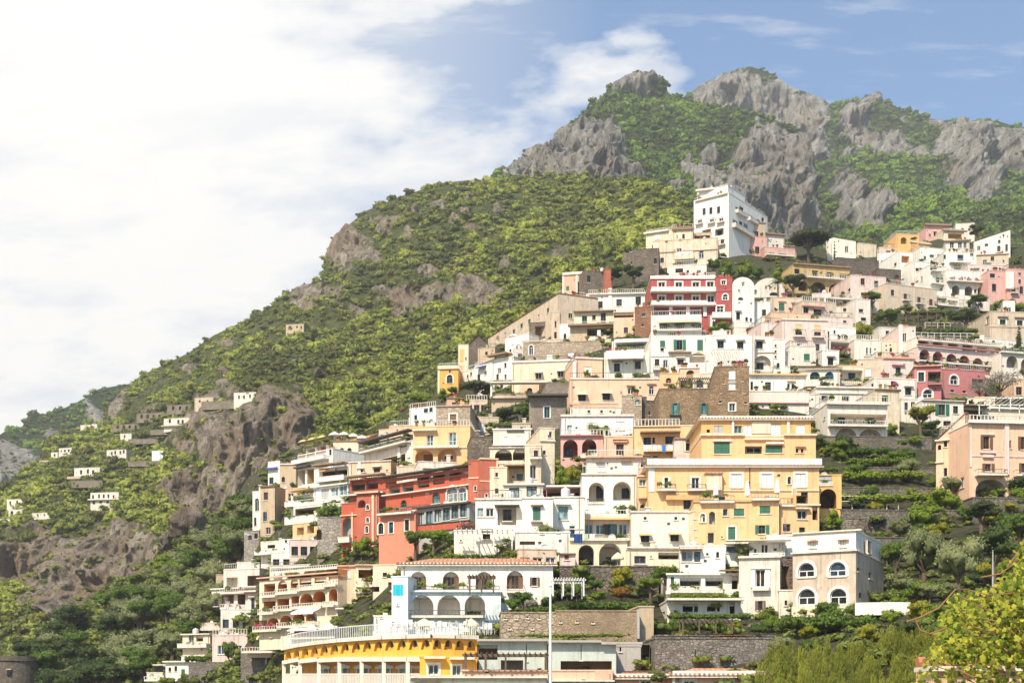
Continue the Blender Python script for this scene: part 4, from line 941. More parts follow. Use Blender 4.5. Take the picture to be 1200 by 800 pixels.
H('hotel','pink arcaded hotel with six arches and white terrace niches',(1075,1176,411,436),'palepink',17,
  '@2.2Ra 12x13 1083.5,416 1099,418.5 1115,421 1130,423 1146,426; @1.5Ea 8x12 1158,429 1168,430; Ki 7x8 1083.5,417 1099,419 1115,421 1130,423 1146,426; -rose 1074,1178,408,1.3 .6; _r 1075,1176,427,4 .9; -rose 1074,1178,431,1.2 .5',dep=9,aged=.3,clutter=0)
H('terrace','white upper terrace floor of the pink arcaded hotel',(1075,1172,399,413),'offw',17,'@1.8P 12x8 1082,399; @1.8P 12x8 1099,401 1117,404 1134,407 1151,410; K 5x6 1130,411; _t 1075,1172,402,4 .6; -rose 1074,1160,399,1 .4',dep=8,D=float(Dv(1125,436))+2.5,down=1,clutter=0,aged=.4)
H('terrace','white terrace house with round arches at the right edge',(1172,1232,416,440),'offw',15,'@1.5Ea 13x14 1186,424; @1.5Ea 13x14 1203,427; _q 1172,1230,414,4 .5',dep=9,aged=.3)
H('house','tan house with two green windows at the right edge',(1160,1225,366,402),'beige',6,'Gs 7x6 1175,377.5; Gs 7x6 1195,378.5; -brown 1169,1181,371,1 .4; -brown 1189,1205,372,1 .4; -tan 1159,1226,383,1 .1; >L; W 4x8 1157,375',dep=10,aged=.8)
H('terrace','white parapet bend with a chimney post below the tan house',(1150,1200,398,408),'white',14,'-white 1148,1152,393,16 .4',dep=6,clutter=0)
H('house','white gabled house with one wide green window',(1081,1129,470,498),'offw',8,'Go 8x13 1104,480; G 6x9 1120,480; N 9x6 1110,496; -cream 1080,1130,469,1 .3; >L; K 3x6 1076,480',dep=9,aged=.3)
H('house','white small house with dark slit windows left of the gabled one',(1056,1082,468,492),'offw',6,'K 4x9 1062,476; W 5x7 1070,474',dep=8,aged=.6)
H('veranda','dark pergola with green and red awnings beside the gabled house',(1128,1152,477,495),'offw',10,'@2X 21x11 1140,486; ^g 1109,1120,462,4 1.4; ^g 1124,1136,464,4 1.4; -brown 1127,1155,476,1.5 1.4',dep=6)
H('terrace','cream roof house under white pergola frames at the right edge',(1150,1230,479,500),'cream',8,'-white 1149,1232,478,2 .4; K 4x3 1163,489',dep=9,aged=.2,back=5)
# --- big pink house on the right
H('villa','large peach villa with brown shutters at the right edge',(1136,1240,497,580),'peach',6,
  'No 7x15 1156,518.5; No 7x15 1200,519; No 7x9 1158,547.5; No 6x11 1200,548; @2.5Pa 36x24 1161,573; _r 1142,1176,556,5 1.0; _r 1187,1236,557,5 1.0; -white 1134,1242,493.5,3.5 .5; -palepink 1149,1165,508,1.6 .2; -palepink 1148,1166,529,2 .3; -palepink 1151,1163,533,3 .3; -palepink 1176.5,1181.5,496,60 .25; -palepink 1136,1138.5,497,50 .1; -palepink 1138,1240,534,1.5 .08; ',dep=8,aged=.15,trim='white',group=None)
H('house','low peach corner wing with a narrow brown window',(1097,1131,516,580),'peach',-30,'N 10x15 1120,519; N 4x9 1108,519; @.8Xa 4x6 1101,524; N 4x10 1108,553; -offw 1096,1132,514,1.6 .3; -palepink 1096,1106,541,1.3 .2',dep=9,aged=.2,roof='s-3',back=-1)
# --- left of centre
H('house','weathered tan upper house with a brown shuttered window',(511,551,476,500),'x',-6,'Nsc 8x9 531,489.5; -brown 510,552,498,1.2 .3; -tan 510,552,475,1 .2; >R; N 4x8 559,491.5; K 3x4 566,500; K 3x8 565,515',mat=stone('faded'),dep=13,D=float(Dv(518,548))+2,down=10)
H('house','bright yellow house with white doors and two yellow arches',(484,551,500,550),'yellow',-6,
  'Wl 8x13 504,515.5; Wl 9x15 530.5,514; @1.6Ca 21x15 497,534; @1.6Ca 22x17 524,533; Nic 11x9 502,537; Wi 12x6 526,536; _q 487,538,524,5.5 1.0; -offw 484,512,504,1.2 .7; -cream 484,551,524,1.2 .15',dep=11,aged=.15)
H('house','pale turquoise and white stepped house with green shutters',(480,511,478,510),'bluew',-26,'T 3.5x6 487,489; G 5x5 499,481; G 4x5 505,480; K 4x4 505,493; _s 498,512,501,5 1',dep=10,aged=.2)
H('house','white tall narrow wall at the left of the stepped house',(479,489,490,514),'white',-20,'T 2.5x5 486,494',dep=8)
H('house','salmon low house on the terrace under the umbrella pine',(524,551,467,478),'salmon',6,'K 5x2.5 532,472.5; -brown 523,552,466,1 .2; >L; W 3x3 515,474',dep=9,aged=.3,D=246)
H('veranda','long sloping balcony house with a dark roof and white railings',(427,484,523,548),'offw',-50,
  '@3X 26x12 456,520; @3X 14x13 474,517; @3X 12x12 437,523; @2.5X 36x9 457,540; _q 428,482,524,4.5 1.2; -dark 426,485,511,1.6 1.2; -white 467,470,524,16 .2; -white 478,481,520,16 .2',dep=8,aged=.3)
H('house','peach blank wall above the sloping balcony house',(444,468,503,518),'peach',-20,'',dep=8,aged=.1,back=4,clutter=0)
H('terrace','orange canopy terrace left of the peach blank wall',(420,446,512,530),'offw',-45,'^o 421,444,510,6 2; @2X 14x7 432,522',dep=7,aged=.4)
H('hotel','cream hotel front with two small arched windows and rooftop parasols',(390,420,517,546),'cream',-4,'Ka 5x5 400.5,527 409.5,527; -brown 389,421,516,1 .2',dep=10,aged=.15,trim='cream',clutter=0)
H('hotel','white balconied flank of the cream hotel with three openings',(349,390,530,570),'white',-44,
  '@2P 9x9 354,534; @2P 10x10 364,530; @2P 12x10 376,527; K 3x8 387,529; @2O 9x18 353,560; @2O 8x17 364,558; _s 348,386,540,3 1.2 white; -dark 349,366,546.5,1.5 1; -dark 352,390,514.5,1 .5',dep=10,aged=.2,clutter=0)
H('tower','tan square house with an arched window left of the hotel flank',(328,347,544,574),'tan',-4,'Ka 4x6.5 332,561.5; -offw 327,348,543,1.5 .2; >L; K 6x9 318,563',dep=9,aged=.3,cat='house',clutter=0)
H('house','white corner with a blue striped sign band beside the tan house',(314,328,541,572),'white',-28,'-lilac 314,327,546,3.5 .15; K 5x8 318,563; ^b 314,326,547,3 .6',dep=9,aged=.2,clutter=0)
H('house','tall faded tan house with a blue and a brown window',(305,322,570,630),'tan',-18,'B 4.5x11 310.5,605; N 5x9 311.5,581; -brown 304,323,569,1 .3',dep=10,aged=1.0)
H('house','white narrow house with an arched window at the left end',(296,305.5,576,630),'white',-18,'Ya 5x15 301,591; Y 3x10 299,611',dep=9,aged=.2)
H('house','faded tan house with two green windows and a timber balcony',(322,352,590,640),'tan',-34,'Gc 5x10 325.5,602; G 4.5x9 337,599; @2.5X 21x11 336,581; -brown 322,352,576,1.6 1.4; -offw 326,328,577,12 .1; -offw 337,339,575,12 .1',dep=10,aged=1.0,D=238)
H('hotel','peach long wall right of the white veranda under the sloping balconies',(410,458,541,562),'peach',-14,'-offw 409,459,540,1 .2; -white 420,423,541,22 .2',dep=6,aged=.2,clutter=0)
H('veranda','white restaurant terrace with a brown canopy and tables',(374,410,548,566),'offw',-30,'@2.5X 16x8 386,556; @2.5X 14x10 400,552; -brown 372,408,544,1.6 1.6; _s 374,408,563,4 1.2 white; ^o 377,386,549,4 1',dep=8,aged=.2)
H('hotel','white glazed winter garden with a long pale balcony',(368,408,571,590),'bluew',-34,'Ylc 9x11 381,578; Wl 9x11 392,576; Wl 9x12 402,574; -offw 366,410,587,3 1.4; -white 366,410,568,1.3 .6',dep=9,aged=.1)
H('terrace','white balcony floor with sun loungers left of the winter garden',(341,368,580,594),'white',-38,'@1.5E 20x5 354,583; _s 341,368,592,4 1.4 white; -ochre 344,368,574,1.3 1.2',dep=8,aged=.2)
H('veranda','pergola floor with dark opening and a long white parapet below it',(344,378,592,612),'offw',-34,'@2.5X 30x9 361,599; _s 342,376,613,7 1.6 white',dep=8,aged=.3)
H('house','small yellow-walled house under the white parapet',(343,372,613,634),'yellow',-34,'@1.5C 8x9 352,622; @1.5C 8x9 364,620',dep=8,aged=.5)
H('house','white low house with a slim arched door under the yellow wall',(330,352,632,650),'white',-20,'Ka 4x9 341,640; K 3x3 335,634',dep=8,aged=.3)
H('house','grey stone foundation wall right of the yellow-walled house',(372,402,606,650),'x',-8,'@1Xa 6x12 374,626',mat=stone('grey',(.30,.26,.22),(.50,.45,.39),.6),dep=8,cat='wall',clutter=0)
H('terrace','grey stone terrace wall at the left foot of the tall tan house',(286,304,622,652),'x',-14,'K 4x6 293,630; K 4x6 300,628',mat=stone('grey'),dep=7,clutter=0)
H('terrace','white parapets stepping along the slope below the green windows',(306,342,634,650),'offw',-30,'@1X 9x4 318,640; _s 304,342,648,3 1.2 white',dep=7,aged=.4)
# --- red palace
H('palace','long red palace front with a glazed loggia under a dark roof',(452,557,562,640),'redor',-38,
  '@2.5E 13x12 462,574; @2.5E 13x12 478,570; @2.5E 14x12 496,565; @2.5E 14x12 514,561; @2.5E 14x12 533,557; -dark 450,559,552,1.4 1.2; -brick 452,555,554.5,3.5 .25; -offw 450,557,573.5,1.2 .5; Ga 7x9 473,590; Gla 9x13 511,583; Wsla 12x18 530,579; Wsla 9x16 542,579; _r 452,505,600,5 1.2',dep=2.5,aged=.3,trim='brick',clutter=0,D=165)
H('palace','dark red rounded end wall of the palace with pale borders',(563,583,538,590),'brick',14,
  'Wsa 3x5 579,551; -peach 562,584,536.5,1.8 .12; -peach 562,584,563,1.4 .06; -peach 581.5,583.5,539,48 .05; Wsa 3x4 570,580',dep=9,aged=.1,trim='peach',D=158.5,clutter=0)
H('palace','red side wall of the palace behind the pale column',(549,562,540,632),'brick',-20,'Wsa 2.5x6 557,572; -peach 549,562,559,1.5 .08',dep=5,aged=.2,clutter=0,D=159.5)
H('veranda','black glazed bay of the palace above an orange band',(488,550,592,622),'K' if 0 else 'grey',-34,
  'Kl 8x15 493,608; Kl 8x15 503,606; Kl 8x15 513,604; Kl 8x15 523,602; Kl 8x15 533,600; Kl 8x15 543,598; -dark 486,552,591,2 .5; -redor 488,550,614,7 .2; -dark 487,551,612,1 .3',dep=4,aged=.2,clutter=0,D=157.5)
H('palace','salmon lower house of the palace with four green arched windows',(444,487,602,642),'coral',-28,'Gsa 6x13 446.5,619; Gs 5x13 458.5,618; Gs 5x13 477,615; -peach 443,488,599.5,1.5 .3; _r 446,486,601,5 .8',dep=4,aged=.2,clutter=0,D=160)
H('house','red turreted house with pale arched windows left of the palace',(418,444,578,642),'brick',-22,'Wsa 3.5x6 431,594 ; Wsa 3.5x6 431,609; Wsa 3.5x8 430,620; -peach 417,445,576,2 .4; @1.2Ra 9x9 424,590; -peach 436,438.5,580,60 .12',dep=10,aged=.25)
H('house','red house with a tall pale arch at the left end of the palace',(400,418,590,648),'redor',-24,'@1.2Ea 11x22 407,617; -peach 412,414,600,48 .12; -peach 399,419,603,1.2 .2; _s 400,413,634,4 .8',dep=9,aged=.3)
H('veranda','red loggia with a round arch and a dark reed roof',(410,452,562,580),'redor',-28,'@2Ra 14x14 436,566; @2X 16x13 420,568; -brown 409,452,557,1.5 1.2; _r 410,452,578,3 .8',dep=8,aged=.4)
# --- centre
H('house','pale house row with three tall windows and rooftop vents',(578,622,505,528),'offw',-3,'Wlc 4x10 593,516.5; Wlc 6x10 608,516; -dark 594,614,504.2,1.6 .2; -white 577,624,502,1.5 .15; -offw 577,616,522,1.2 .8',dep=9,aged=.15)
H('house','loggia house with two green arches under the pale row',(574,616,526,548),'cream',-2,'@2.5Xa 20x13 590,533; @2.5Xa 16x14 609,532; -offw 573,617,524,1 .2',dep=9,aged=.4)
H('house','cream tower house with a blue window and iron balcony',(615,634,522,578),'cream',-2,'Bb 5x9 628,532; >R; K 2x3 640,531; K 2x4 646,545',dep=9,aged=.4)
H('house','cream narrow house with two tiny windows behind the palm yard',(633,650,502,572),'cream',10,'K 3x5 638,530; Y 3x7 645,509; K 2x3 643,511; -offw 632,651,516,1 .2',dep=9,aged=.6,back=1)
H('veranda','cream house with a reed pergola and blue doors',(592,640,548,567),'cream',-3,'Bl 7x10 609,560; Bl 8x10 628,558.5; -brown 593,641,547,1.5 2; -brown 594,595.5,549,18 1.9; _s 590,634,567,2 .8',dep=8,aged=.4)
H('house','cream house with two wide dark picture windows',(590,636,568,590),'offw',-2,'Kl 12x11 602.6,577; Kl 12x12 623,575.5; -offw 588,638,566.5,2 .3',dep=8,aged=.2)
H('house','white house with a square dark doorway above the twig pergola',(557,612,585,640),'white',-2,'Yl 7x10 563,600; W 9x10 574,600; K 10x14 594.5,603; -dark 580,609,593,1 1.2; -white 556,613,583.5,1.6 .15; @.6P 22x22 594,604',dep=9,aged=.15)
H('house','white house with one closed dark green door-window',(612,648,584,642),'white',-2,'Gcp 9x16 629,601.5; K 3x2 635,623; -white 611,649,582.5,1.2 .12; -brown 623,636,592,1 .3; -brown 622,636,611.5,1 .3',dep=9,aged=.3)
H('house','white house with a turquoise casement window',(648,685,583,640),'white',-1,'Tlp 11.5x16 660,601; K 3x2 654,621; -white 647,686,581.5,1.2 .12; -offw 648,684,619,1 .1',dep=9,aged=.3)
H('house','lilac-white house with white shutters and a tiny arched window',(658,742,488,514),'lilac',-1,'Wl 6x10 667.5,503; Wlc 12x10 694,500; Ka 5x6 710.5,501; Wc 10x10 727,499; -offw 657,743,485.5,2.5 .2; _q 660,704,511,4 .8',dep=10,aged=.15)
H('house','pink loggia house with two wide arches',(657,708,512,540),'pink',-1,'@2.4Ra 17x21 668.5,525.5 ; @2.4Ra 17x21 690.5,525; Kil 8x10 667,530; Ki 6x9 694,527; _s 680,700,535,3 .4; -rose 656,709,510,1.2 .4',dep=9,aged=.4)
H('house','peach house with one brown door beside the pink loggia',(708,742,512,540),'peach',1,'N 9x13 726.5,526.5; -salmon 719,735,517,1.2 .3; -salmon 718,736,514,1.5 .4',dep=9,aged=.5)
H('house','small yellow house with laundry under a brown canopy',(743,797,500,540),'yellow',0,'K 9x9 758.5,516.5; K 11x9 785,515.5; N 3x8 766,516; -brown 750,797,507,1.4 1.3; -cream 742,813,498.5,1.2 .2; _s 754,792,528,4 .9 yellow; K 6x2 768,535',dep=9,aged=.2)
H('house','grey-pink house with one brown shuttered window',(790,822,515,541),'palepink',2,'Ns 8x9 807.5,523.5; -brown 789,823,513,1.2 .2; -brown 803,812,516.5,1 .3',dep=9,aged=.6)
H('house','yellow strip house behind the laundry canopy',(797,813,499,515),'yellow',2,'',dep=8,aged=.3,back=2,clutter=0)
H('house','white house with two great arches and dark doors',(682,746,556,604),'white',-1,'@2.2Pa 18x22 699,576; @2.2Pa 21x22 729,575; Kia 8x18 702.6,577; Ki 9x12 733,578; _r 688,708,588,4 .1; -offw 681,747,554.5,1.6 .2',dep=9,aged=.2)
H('house','white upper house with closed shutters and a curved left shoulder',(688,751,537,558),'offw',-2,'Wc 9x10 705,547; Wc 8x10 733,547.5; K 2x2 712,543; -brown 698,708,541,1 .4; -brown 727,740,539.5,1 .4; -salmon 686,753,535,1.4 .5; >R; K 3x8 755,548',dep=10,aged=.5,D=float(Dv(714,604))+2.2,down=3)
H('veranda','low rose pergola terrace right of the white tower houses',(640,682,572,586),'rose',0,'@2X 22x7 652,578; @2R 14x7 672,577; -white 640,682,570.5,2 1.4; _s 640,682,584,1 .2',dep=7,aged=.3)
# --- yellow villa
H('villa','top floor of the big yellow villa with white shutters',(822,950,491,512),'gold',0,
  'Ycl 11x9 842,503; Yl 9x9 865,503; Wcl 10x15 876,505.5; Wcl 12x14 909,503.5; Wcl 11x10 938,503; K 4x4 830,505; K 4x4 892,504.5; -white 820,952,488,3.5 .4; -white 857.5,860,491,17 .2; -white 922,925,491,17 .2; -cream 881,903,494,14 .08',dep=10,aged=.1,roof='T.9',D=float(Dv(885,596))+4.4,down=1,trim='white')
H('villa','middle floor of the big yellow villa with dark green blinds',(822,956,511,535),'yellow',0,
  'Gc 18.5x14 846,524.5; Gc 20x9 907,526; @1.5E 20x9 883,527; Wi 18x8 883,527; K 3x5 934,528; K 3x5 940,528; -cream 820,872,508.5,2 .3; -cream 872,918,514,1.6 .3; -cream 918,957,508.5,2 .3; -salmon 932,944,522.5,1.2 .3; -white 897,918,518.5,2 .35; -white 835,857,515.5,1.5 .2',dep=9,aged=.1,D=float(Dv(885,596))+2.2,down=1,roof='f',trim='white',clutter=0)
H('villa','main floor of the big yellow villa with white doors and black balconies',(760,960,546,604),'yellow',0,
  'Wso 4.5x14.5 781,566.5; Ws 9x14.5 815,566.5; K 10x14.5 0,0; Wsc 12x16 863,563; Wsc 12x16 898.5,563; Wsa 4.5x9 925,562.5; Wsc 12x16 938,562.5; -white 758,962,538,7.5 .5; _r 770,791,573.5,5 .9; _r 805,826,573.5,5 .9; -white 760,767,546,30 .06; -cream 768,960,574,1.2 .12; -cream 826,845,556,19 .7; -tile 825,846,555,1.4 .9; Wia 4.5x7 839,564; -dark 878,879,546,30 .08; -ochre 780,836,580,6 .5'.replace('K 10x14.5 0,0; ','').replace('Wia 4.5x7 839,564; ',''),dep=11,aged=.1,roof='T1.1',trim='white')
H('house','small yellow annexe with a balcony left of the yellow villa',(747,760,558,606),'yellow',0,'Wl 8x8 753,565; -salmon 748,759,583,1.4 .5; Ka 6x5 753,593; -cream 746,761,557,1.2 .2',dep=9,aged=.2)
H('house','yellow archway house with a black vault at the villa corner',(954,986,557,604),'gold',4,'@4Xa 19x23 970.5,584; Ylc 17x9 966,561; -gold 980,986,560,36 .1; _q 955,976,567,2 .1',dep=9,aged=.3,clutter=0)
H('house','lower yellow house with green shutters and a terrace of white columns',(813,913,588,636),'cream',-3,
  'Y 5.5x8 850,600; Gc 12x9 866,600; Gc 12.5x9 896.5,597; Wsa 6.5x10 823.5,606.5; @.8Ea 7x15 834.5,606.5; Gcs 8.5x15 857.5,624.5; Go 8x10 893,620; K 2x2 846,629; -ochre 812,914,585.5,2.4 .15; _r 820,860,587,6 .5; _r 880,912,584,6 .5; @1E 7x12 833,630',mat=plaster('yellow',.5),dep=13,clutter=0)
H('house','yellow corner house with brown framed windows right of the green shutters',(914,960,592,638),'yellow',6,'Yp 11x10 940,603; N 9x9 922,618; @1.5X 6x16 955,601; K 7x9 940,622; _r 914,930,591,7 .3; -cream 913,961,590,2 .2; -gold 929,932,572,22 .3; @2X 12x9 940,585',dep=10,aged=.3,clutter=0)
# --- lower centre
H('house','cream-white house with two yellow window awnings',(740,812,600,640),'offw',0,'Ky 10x8 756,631; Ky 10x8 790.5,630; K 3.5x3.5 756,607 792,607; -offw 739,813,598.5,1.6 .15; >R',dep=10,aged=.2)
H('house','cream narrow house end with two slit windows',(812.5,824,599,640),'cream',10,'K 3x6 815,604.5; K 2x3 815,618; K 1.5x2 816,627',dep=9,aged=.2,clutter=0)
H('veranda','glazed veranda with yellow awning strip and a blue towel',(668,740,608,634),'offw',0,
  'Wl 9x12 681,620; Wl 9x12 690,620; Wl 10x12 703,620; N 8x13 711,620; Gl 8x13 719,620; Wl 10x13 730,620; -yellow 672,740,607.5,2.6 1.2; -offw 667,741,602,5 .2; _r 670,738,631,3.5 .8; -sage 668,671.5,608,24 .2',dep=10,aged=.2,clutter=1)
H('house','peach arcade house with two round arches under the glazed veranda',(668,735,633,668),'cream',0,'@3Ea 18x24 687,650; @3Pa 26x26 715,649; Kil 10x10 720,657; -cream 667,737,631,2.5 .3',dep=9,aged=.3,clutter=0)
H('house','low cream house with a three-part brown window and a shaded loggia',(735,798,644,668),'cream',2,'N 13.5x9 750,655.5; @2.5P 27x8 785,651; K 2x2 763,652; -offw 734,800,640.5,1.5 .3; Ki 6x5 779,652',dep=9,aged=.3)
H('shed','tiny brown shed house with one terracotta window',(656,674,650,674),'palepink',0,'Nc 5x6 664,652.5; -brown 655,675,648,1 .3',dep=6,aged=.9,clutter=0)
H('house','white modern house with a corner window and an oval window',(797,850,640,676),'white',1,'Kl 7x12 817,652; Yl 13x12 805,651.5; Ka 3.5x7 841,649.5; K 3x3 829,649; -brown 796,823,643.5,1 .8; -brown 818,846,675,1 .1',dep=10,aged=.1)
H('house','white modern upper house with a ribbon window',(850,884,637,660),'white',2,'Kl 26x7 864,643.5; -white 849,885,635.5,1.5 .25; Nc 2x3 875,652',dep=8,aged=.1,back=1)
H('terrace','white balustraded house with sliding windows above a vine pergola',(782,866,674,704),'white',1,
  '@1.6P 25x10 809,682; @1.6P 21x10 837,682; Kil 22x8 809,682; Kil 18x8 837,682; Gc 4x8 788,679.5; _t 785,846,692,5 .6; -white 780,867,671.5,2 .3; -white 780,850,692,4 .3; @1X 7x18 861,681; -brown 842,866,668,1.2 1',dep=9,aged=.15,clutter=0)
H('house','white ground floor behind the vine pergola with dark loggias',(782,868,704,724),'offw',1,'@2.5X 18x9 809,712; @2.5Xa 15x10 836,711; @2X 6x14 858,712; -offw 780,868,701.5,2.5 1.2',dep=8,aged=.2,clutter=0)
H('house','white faded house with dark tall window and open white shutters',(866,914,653,724),'offw',-13,'Wo 11x21 891,677.5; No 6x11 891,709; _q 882,902,689,2 .5; -offw 880,903,665.5,1 .2; -offw 865,916,651,2.4 .25; >R; K 3x6 921,690',dep=10,aged=.7,clutter=0)
H('terrace','white roof house with a balcony rail behind the faded house',(878,920,636,656),'offw',2,'Y 3x10 894,643; Y 3x10 898,643; _q 880,918,652,3.5 1.0; K 3x5 885,645; -offw 850,926,633,1.2 1.0',dep=8,aged=.5)
H('house','large weathered peach house with four blue arched windows',(929,1003,648,722),'faded',-27,
  'Wsa 19x17 945,667.5; Wsa 20x17 981.5,666.5; Wsa 20x19 945.5,699; Wsa 20x19 982.5,698.5; -cream 928,1004,709,13 .1; -offw 927,1005,645.5,1.6 .2; >R; Y 4x15 1019,641; K 3x5 1006,667; Y 4x8 1020,674; @.5Xa 3.5x7 1008,697; @1.2X 5x12 1026,703',dep=11,aged=1.0,clutter=0)
H('house','white top floor with potted plants over the weathered peach house',(929,1003,624,650),'white',-27,'Wc 7x9 953,637; Wc 7x9 988,636; -tile 946,959,633.5,1 .3; -tile 982,995,632,1 .3; -offw 929,1010,622,1.6 .2; >R; Y 3x12 1019,641',dep=10,D=float(Dv(966,722))+.6,down=1,aged=.15,clutter=0)
H('wall','dark ivied stair wall between the white and weathered houses',(914,929,653,694),'x',12,'@1X 8x24 921,675',mat=stone('dark'),dep=7,cat='wall',clutter=0,D=float(Dv(900,722))+1)
H('house','white stair block joining the faded house to the weathered peach house',(913,930,692,722),'offw',-6,'K 3x6 921,706',dep=6,aged=.7,clutter=0)
H('house','white parapet house between the roof terrace and the plant-topped floor',(898,930,628,654),'white',0,'K 3x4 906,640; Wc 4x6 920,642',dep=7,aged=.3,clutter=0)
# --- white villa and yellow hotel
H('villa','white villa with brown shuttered arches under a tiled roof',(470,648,661,700),'white',0,
  '@.5Pa 19x21 490,680; @.5Pa 19x21 528.5,680; @.5Pa 19x21 567,680; @.5Pa 19x21 603.5,679; Nio 9x14.5 490,683 528.5,683 567,683; Nio 9x15.5 603.5,682; No 5.5x10 626.5,681; _r 478,548,692,5 1.1; _r 548,585,692,5 1.1; _r 594,614,692,6 .6; -bluew 470,588,692,2 .5; -white 469,649,659,1.8 .25; K 1.5x1.5 549,680',dep=11,aged=.1,roof='t1.15',clutter=0,D=float(Dv(560,745))+3,down=4)
H('villa','pale blue-white lower floor of the white villa with three round arches',(459,587,694,724),'bluew',0,
  '@2.6Pa 27x24 494.5,709; @2.6Pa 27x24 526,709; @2.6Pa 24x24 556.5,709; Kil 7x9 487,710; Kil 5x5 524,708; Kil 5x5 531,708; Kil 8x9 549,711; _r 478,568,721,6 .7; -bluew 458,588,691.5,2 .3; K 1.5x1.5 505,723 523,723 542,723',dep=9,aged=.1,D=float(Dv(560,745))+1,down=3,clutter=0)
H('terrace','white base terrace of the villa crowded with white chairs',(438,586,722,748),'white',0,'K 2.5x4 553,727; K 1.5x1.5 478,724; T 1.5x2.5 447,722; _s 438,586,744,3 1 white',dep=6,aged=.1,clutter=0)
H('tower','pale blue-white corner tower hung with a turquoise towel',(459,478,676,746),'bluew',-8,'K 1.5x1.5 466,708',dep=7,aged=.1,cat='tower',clutter=0,D=float(Dv(560,745))-.2)
def curved_hotel():
    """long yellow hotel bowing towards the bay: arched frieze above a row of balconies"""
    d = 103.0; xs = [333, 352, 374, 398, 424, 450, 478, 506, 532, 559]
    ds = [d+14, d+11, d+8, d+5.5, d+3.5, d+1.8, d+.6, d, d+.5, d+1.5]
    yt = [761, 757, 754, 751.5, 749.5, 748, 747, 746.5, 747, 748]
    O = at(450, 800, d); root = empty('hotel', O, 0); tag(root, 'bright orange-yellow curved hotel with an arched frieze along the bottom', 'hotel')
    wm = plaster('sun', .1); tm = plaster('sun', .35); q = MB(); fr = MB(); sh = MB()
    P = [at(x, 800, dd)-O for x, dd in zip(xs, ds)]
    def zz(px, py, i): return (HY-py)/F*ds[i]-O.z
    for i in range(len(xs)-1):
        a, b = P[i], P[i+1]; za, zb = zz(0, yt[i], i), zz(0, yt[i+1], i+1)
        la, lb = zz(0, 774.5-(i < 3)*(3-i)*-1.2, i), zz(0, 774.5, i+1)
        mid = 14*(ds[i]/F); ma, mb_ = za-mid, zb-mid*ds[i+1]/ds[i]
        n = (b-a).cross(Vector((0, 0, 1))).normalized()*1.0      # outward
        if n.y > 0: n = -n
        q.quad([(a.x, a.y, ma), (b.x, b.y, mb_), (b.x, b.y, lb), (a.x, a.y, la)], wm)
        # frieze: shallow arches between ribs
        k = 2
        for j in range(k):
            u, v = a.lerp(b, j/k), a.lerp(b, (j+1)/k); zu, zv = za+(zb-za)*j/k, za+(zb-za)*(j+1)/k; mu, mv = ma+(mb_-ma)*j/k, ma+(mb_-ma)*(j+1)/k
            c = u.lerp(v, .5); rec = -n*.28
            ptsA = []
            for t in range(9):
                f_ = t/8; s_ = u.lerp(v, .08+.84*f_); hh = mu+(mv-mu)*f_+(zu-mu)*.84*math.sin(math.pi*f_)**.55
                ptsA.append((s_, hh))
            for (s1_, h1), (s2_, h2) in zip(ptsA, ptsA[1:]):
                q.quad([(s1_.x, s1_.y, h1), (s2_.x, s2_.y, h2), (s2_.x, s2_.y, zv), (s1_.x, s1_.y, zu)], tm)
                q.quad([(s1_.x, s1_.y, h1), (s2_.x, s2_.y, h2), (s2_.x+rec.x, s2_.y+rec.y, h2), (s1_.x+rec.x, s1_.y+rec.y, h1)], tm)
            q.quad([(u.x, u.y, mu), (ptsA[0][0].x, ptsA[0][0].y, mu), (ptsA[0][0].x, ptsA[0][0].y, zu), (u.x, u.y, zu)], tm)
            q.quad([(v.x, v.y, mv), (ptsA[-1][0].x, ptsA[-1][0].y, mv), (ptsA[-1][0].x, ptsA[-1][0].y, zv), (v.x, v.y, zv)], tm)
            q.quad([(u.x+rec.x, u.y+rec.y, mu-.2), (v.x+rec.x, v.y+rec.y, mv-.2), (v.x+rec.x, v.y+rec.y, zv), (u.x+rec.x, u.y+rec.y, zu)], wm)
            sh.box(c.x+rec.x-.12, c.x+rec.x+.12, c.y+rec.y-.05, c.y+rec.y+.1, (mu+zu)/2-.2, (mu+zu)/2+.25, simple('vent_dark', (.12,.05,.02)))
        # coping and terrace floor behind it
        q.quad([(a.x+n.x*.3, a.y+n.y*.3, za+.25), (b.x+n.x*.3, b.y+n.y*.3, zb+.25), (b.x, b.y+7, zb+.25), (a.x, a.y+7, za+.25)], plaster('offw', .3))
        q.quad([(a.x+n.x*.3, a.y+n.y*.3, za+.25), (b.x+n.x*.3, b.y+n.y*.3, zb+.25), (b.x+n.x*.3, b.y+n.y*.3, zb-.05), (a.x+n.x*.3, a.y+n.y*.3, za-.05)], plaster('offw', .5))
        q.quad([(a.x+n.x*.3, a.y+n.y*.3, za-.05), (b.x+n.x*.3, b.y+n.y*.3, zb-.05), (b.x, b.y, zb-.05), (a.x, a.y, za-.05)], plaster('offw', .5))
        # balcony floor: recessed back wall, slab above, parapet, post
        bk = -n*1.3
        q.quad([(a.x+bk.x, a.y+bk.y, la), (b.x+bk.x, b.y+bk.y, lb), (b.x+bk.x, b.y+bk.y, -3), (a.x+bk.x, a.y+bk.y, -3)], plaster('orange', .2))
        q.quad([(a.x+bk.x, a.y+bk.y, la-.0), (b.x+bk.x, b.y+bk.y, lb), (b.x+n.x*.2, b.y+n.y*.2, lb), (a.x+n.x*.2, a.y+n.y*.2, la)], plaster('offw', .2))
        q.quad([(a.x+n.x*.2, a.y+n.y*.2, la+.32), (b.x+n.x*.2, b.y+n.y*.2, lb+.32), (b.x+n.x*.2, b.y+n.y*.2, lb), (a.x+n.x*.2, a.y+n.y*.2, la)], plaster('offw', .2))
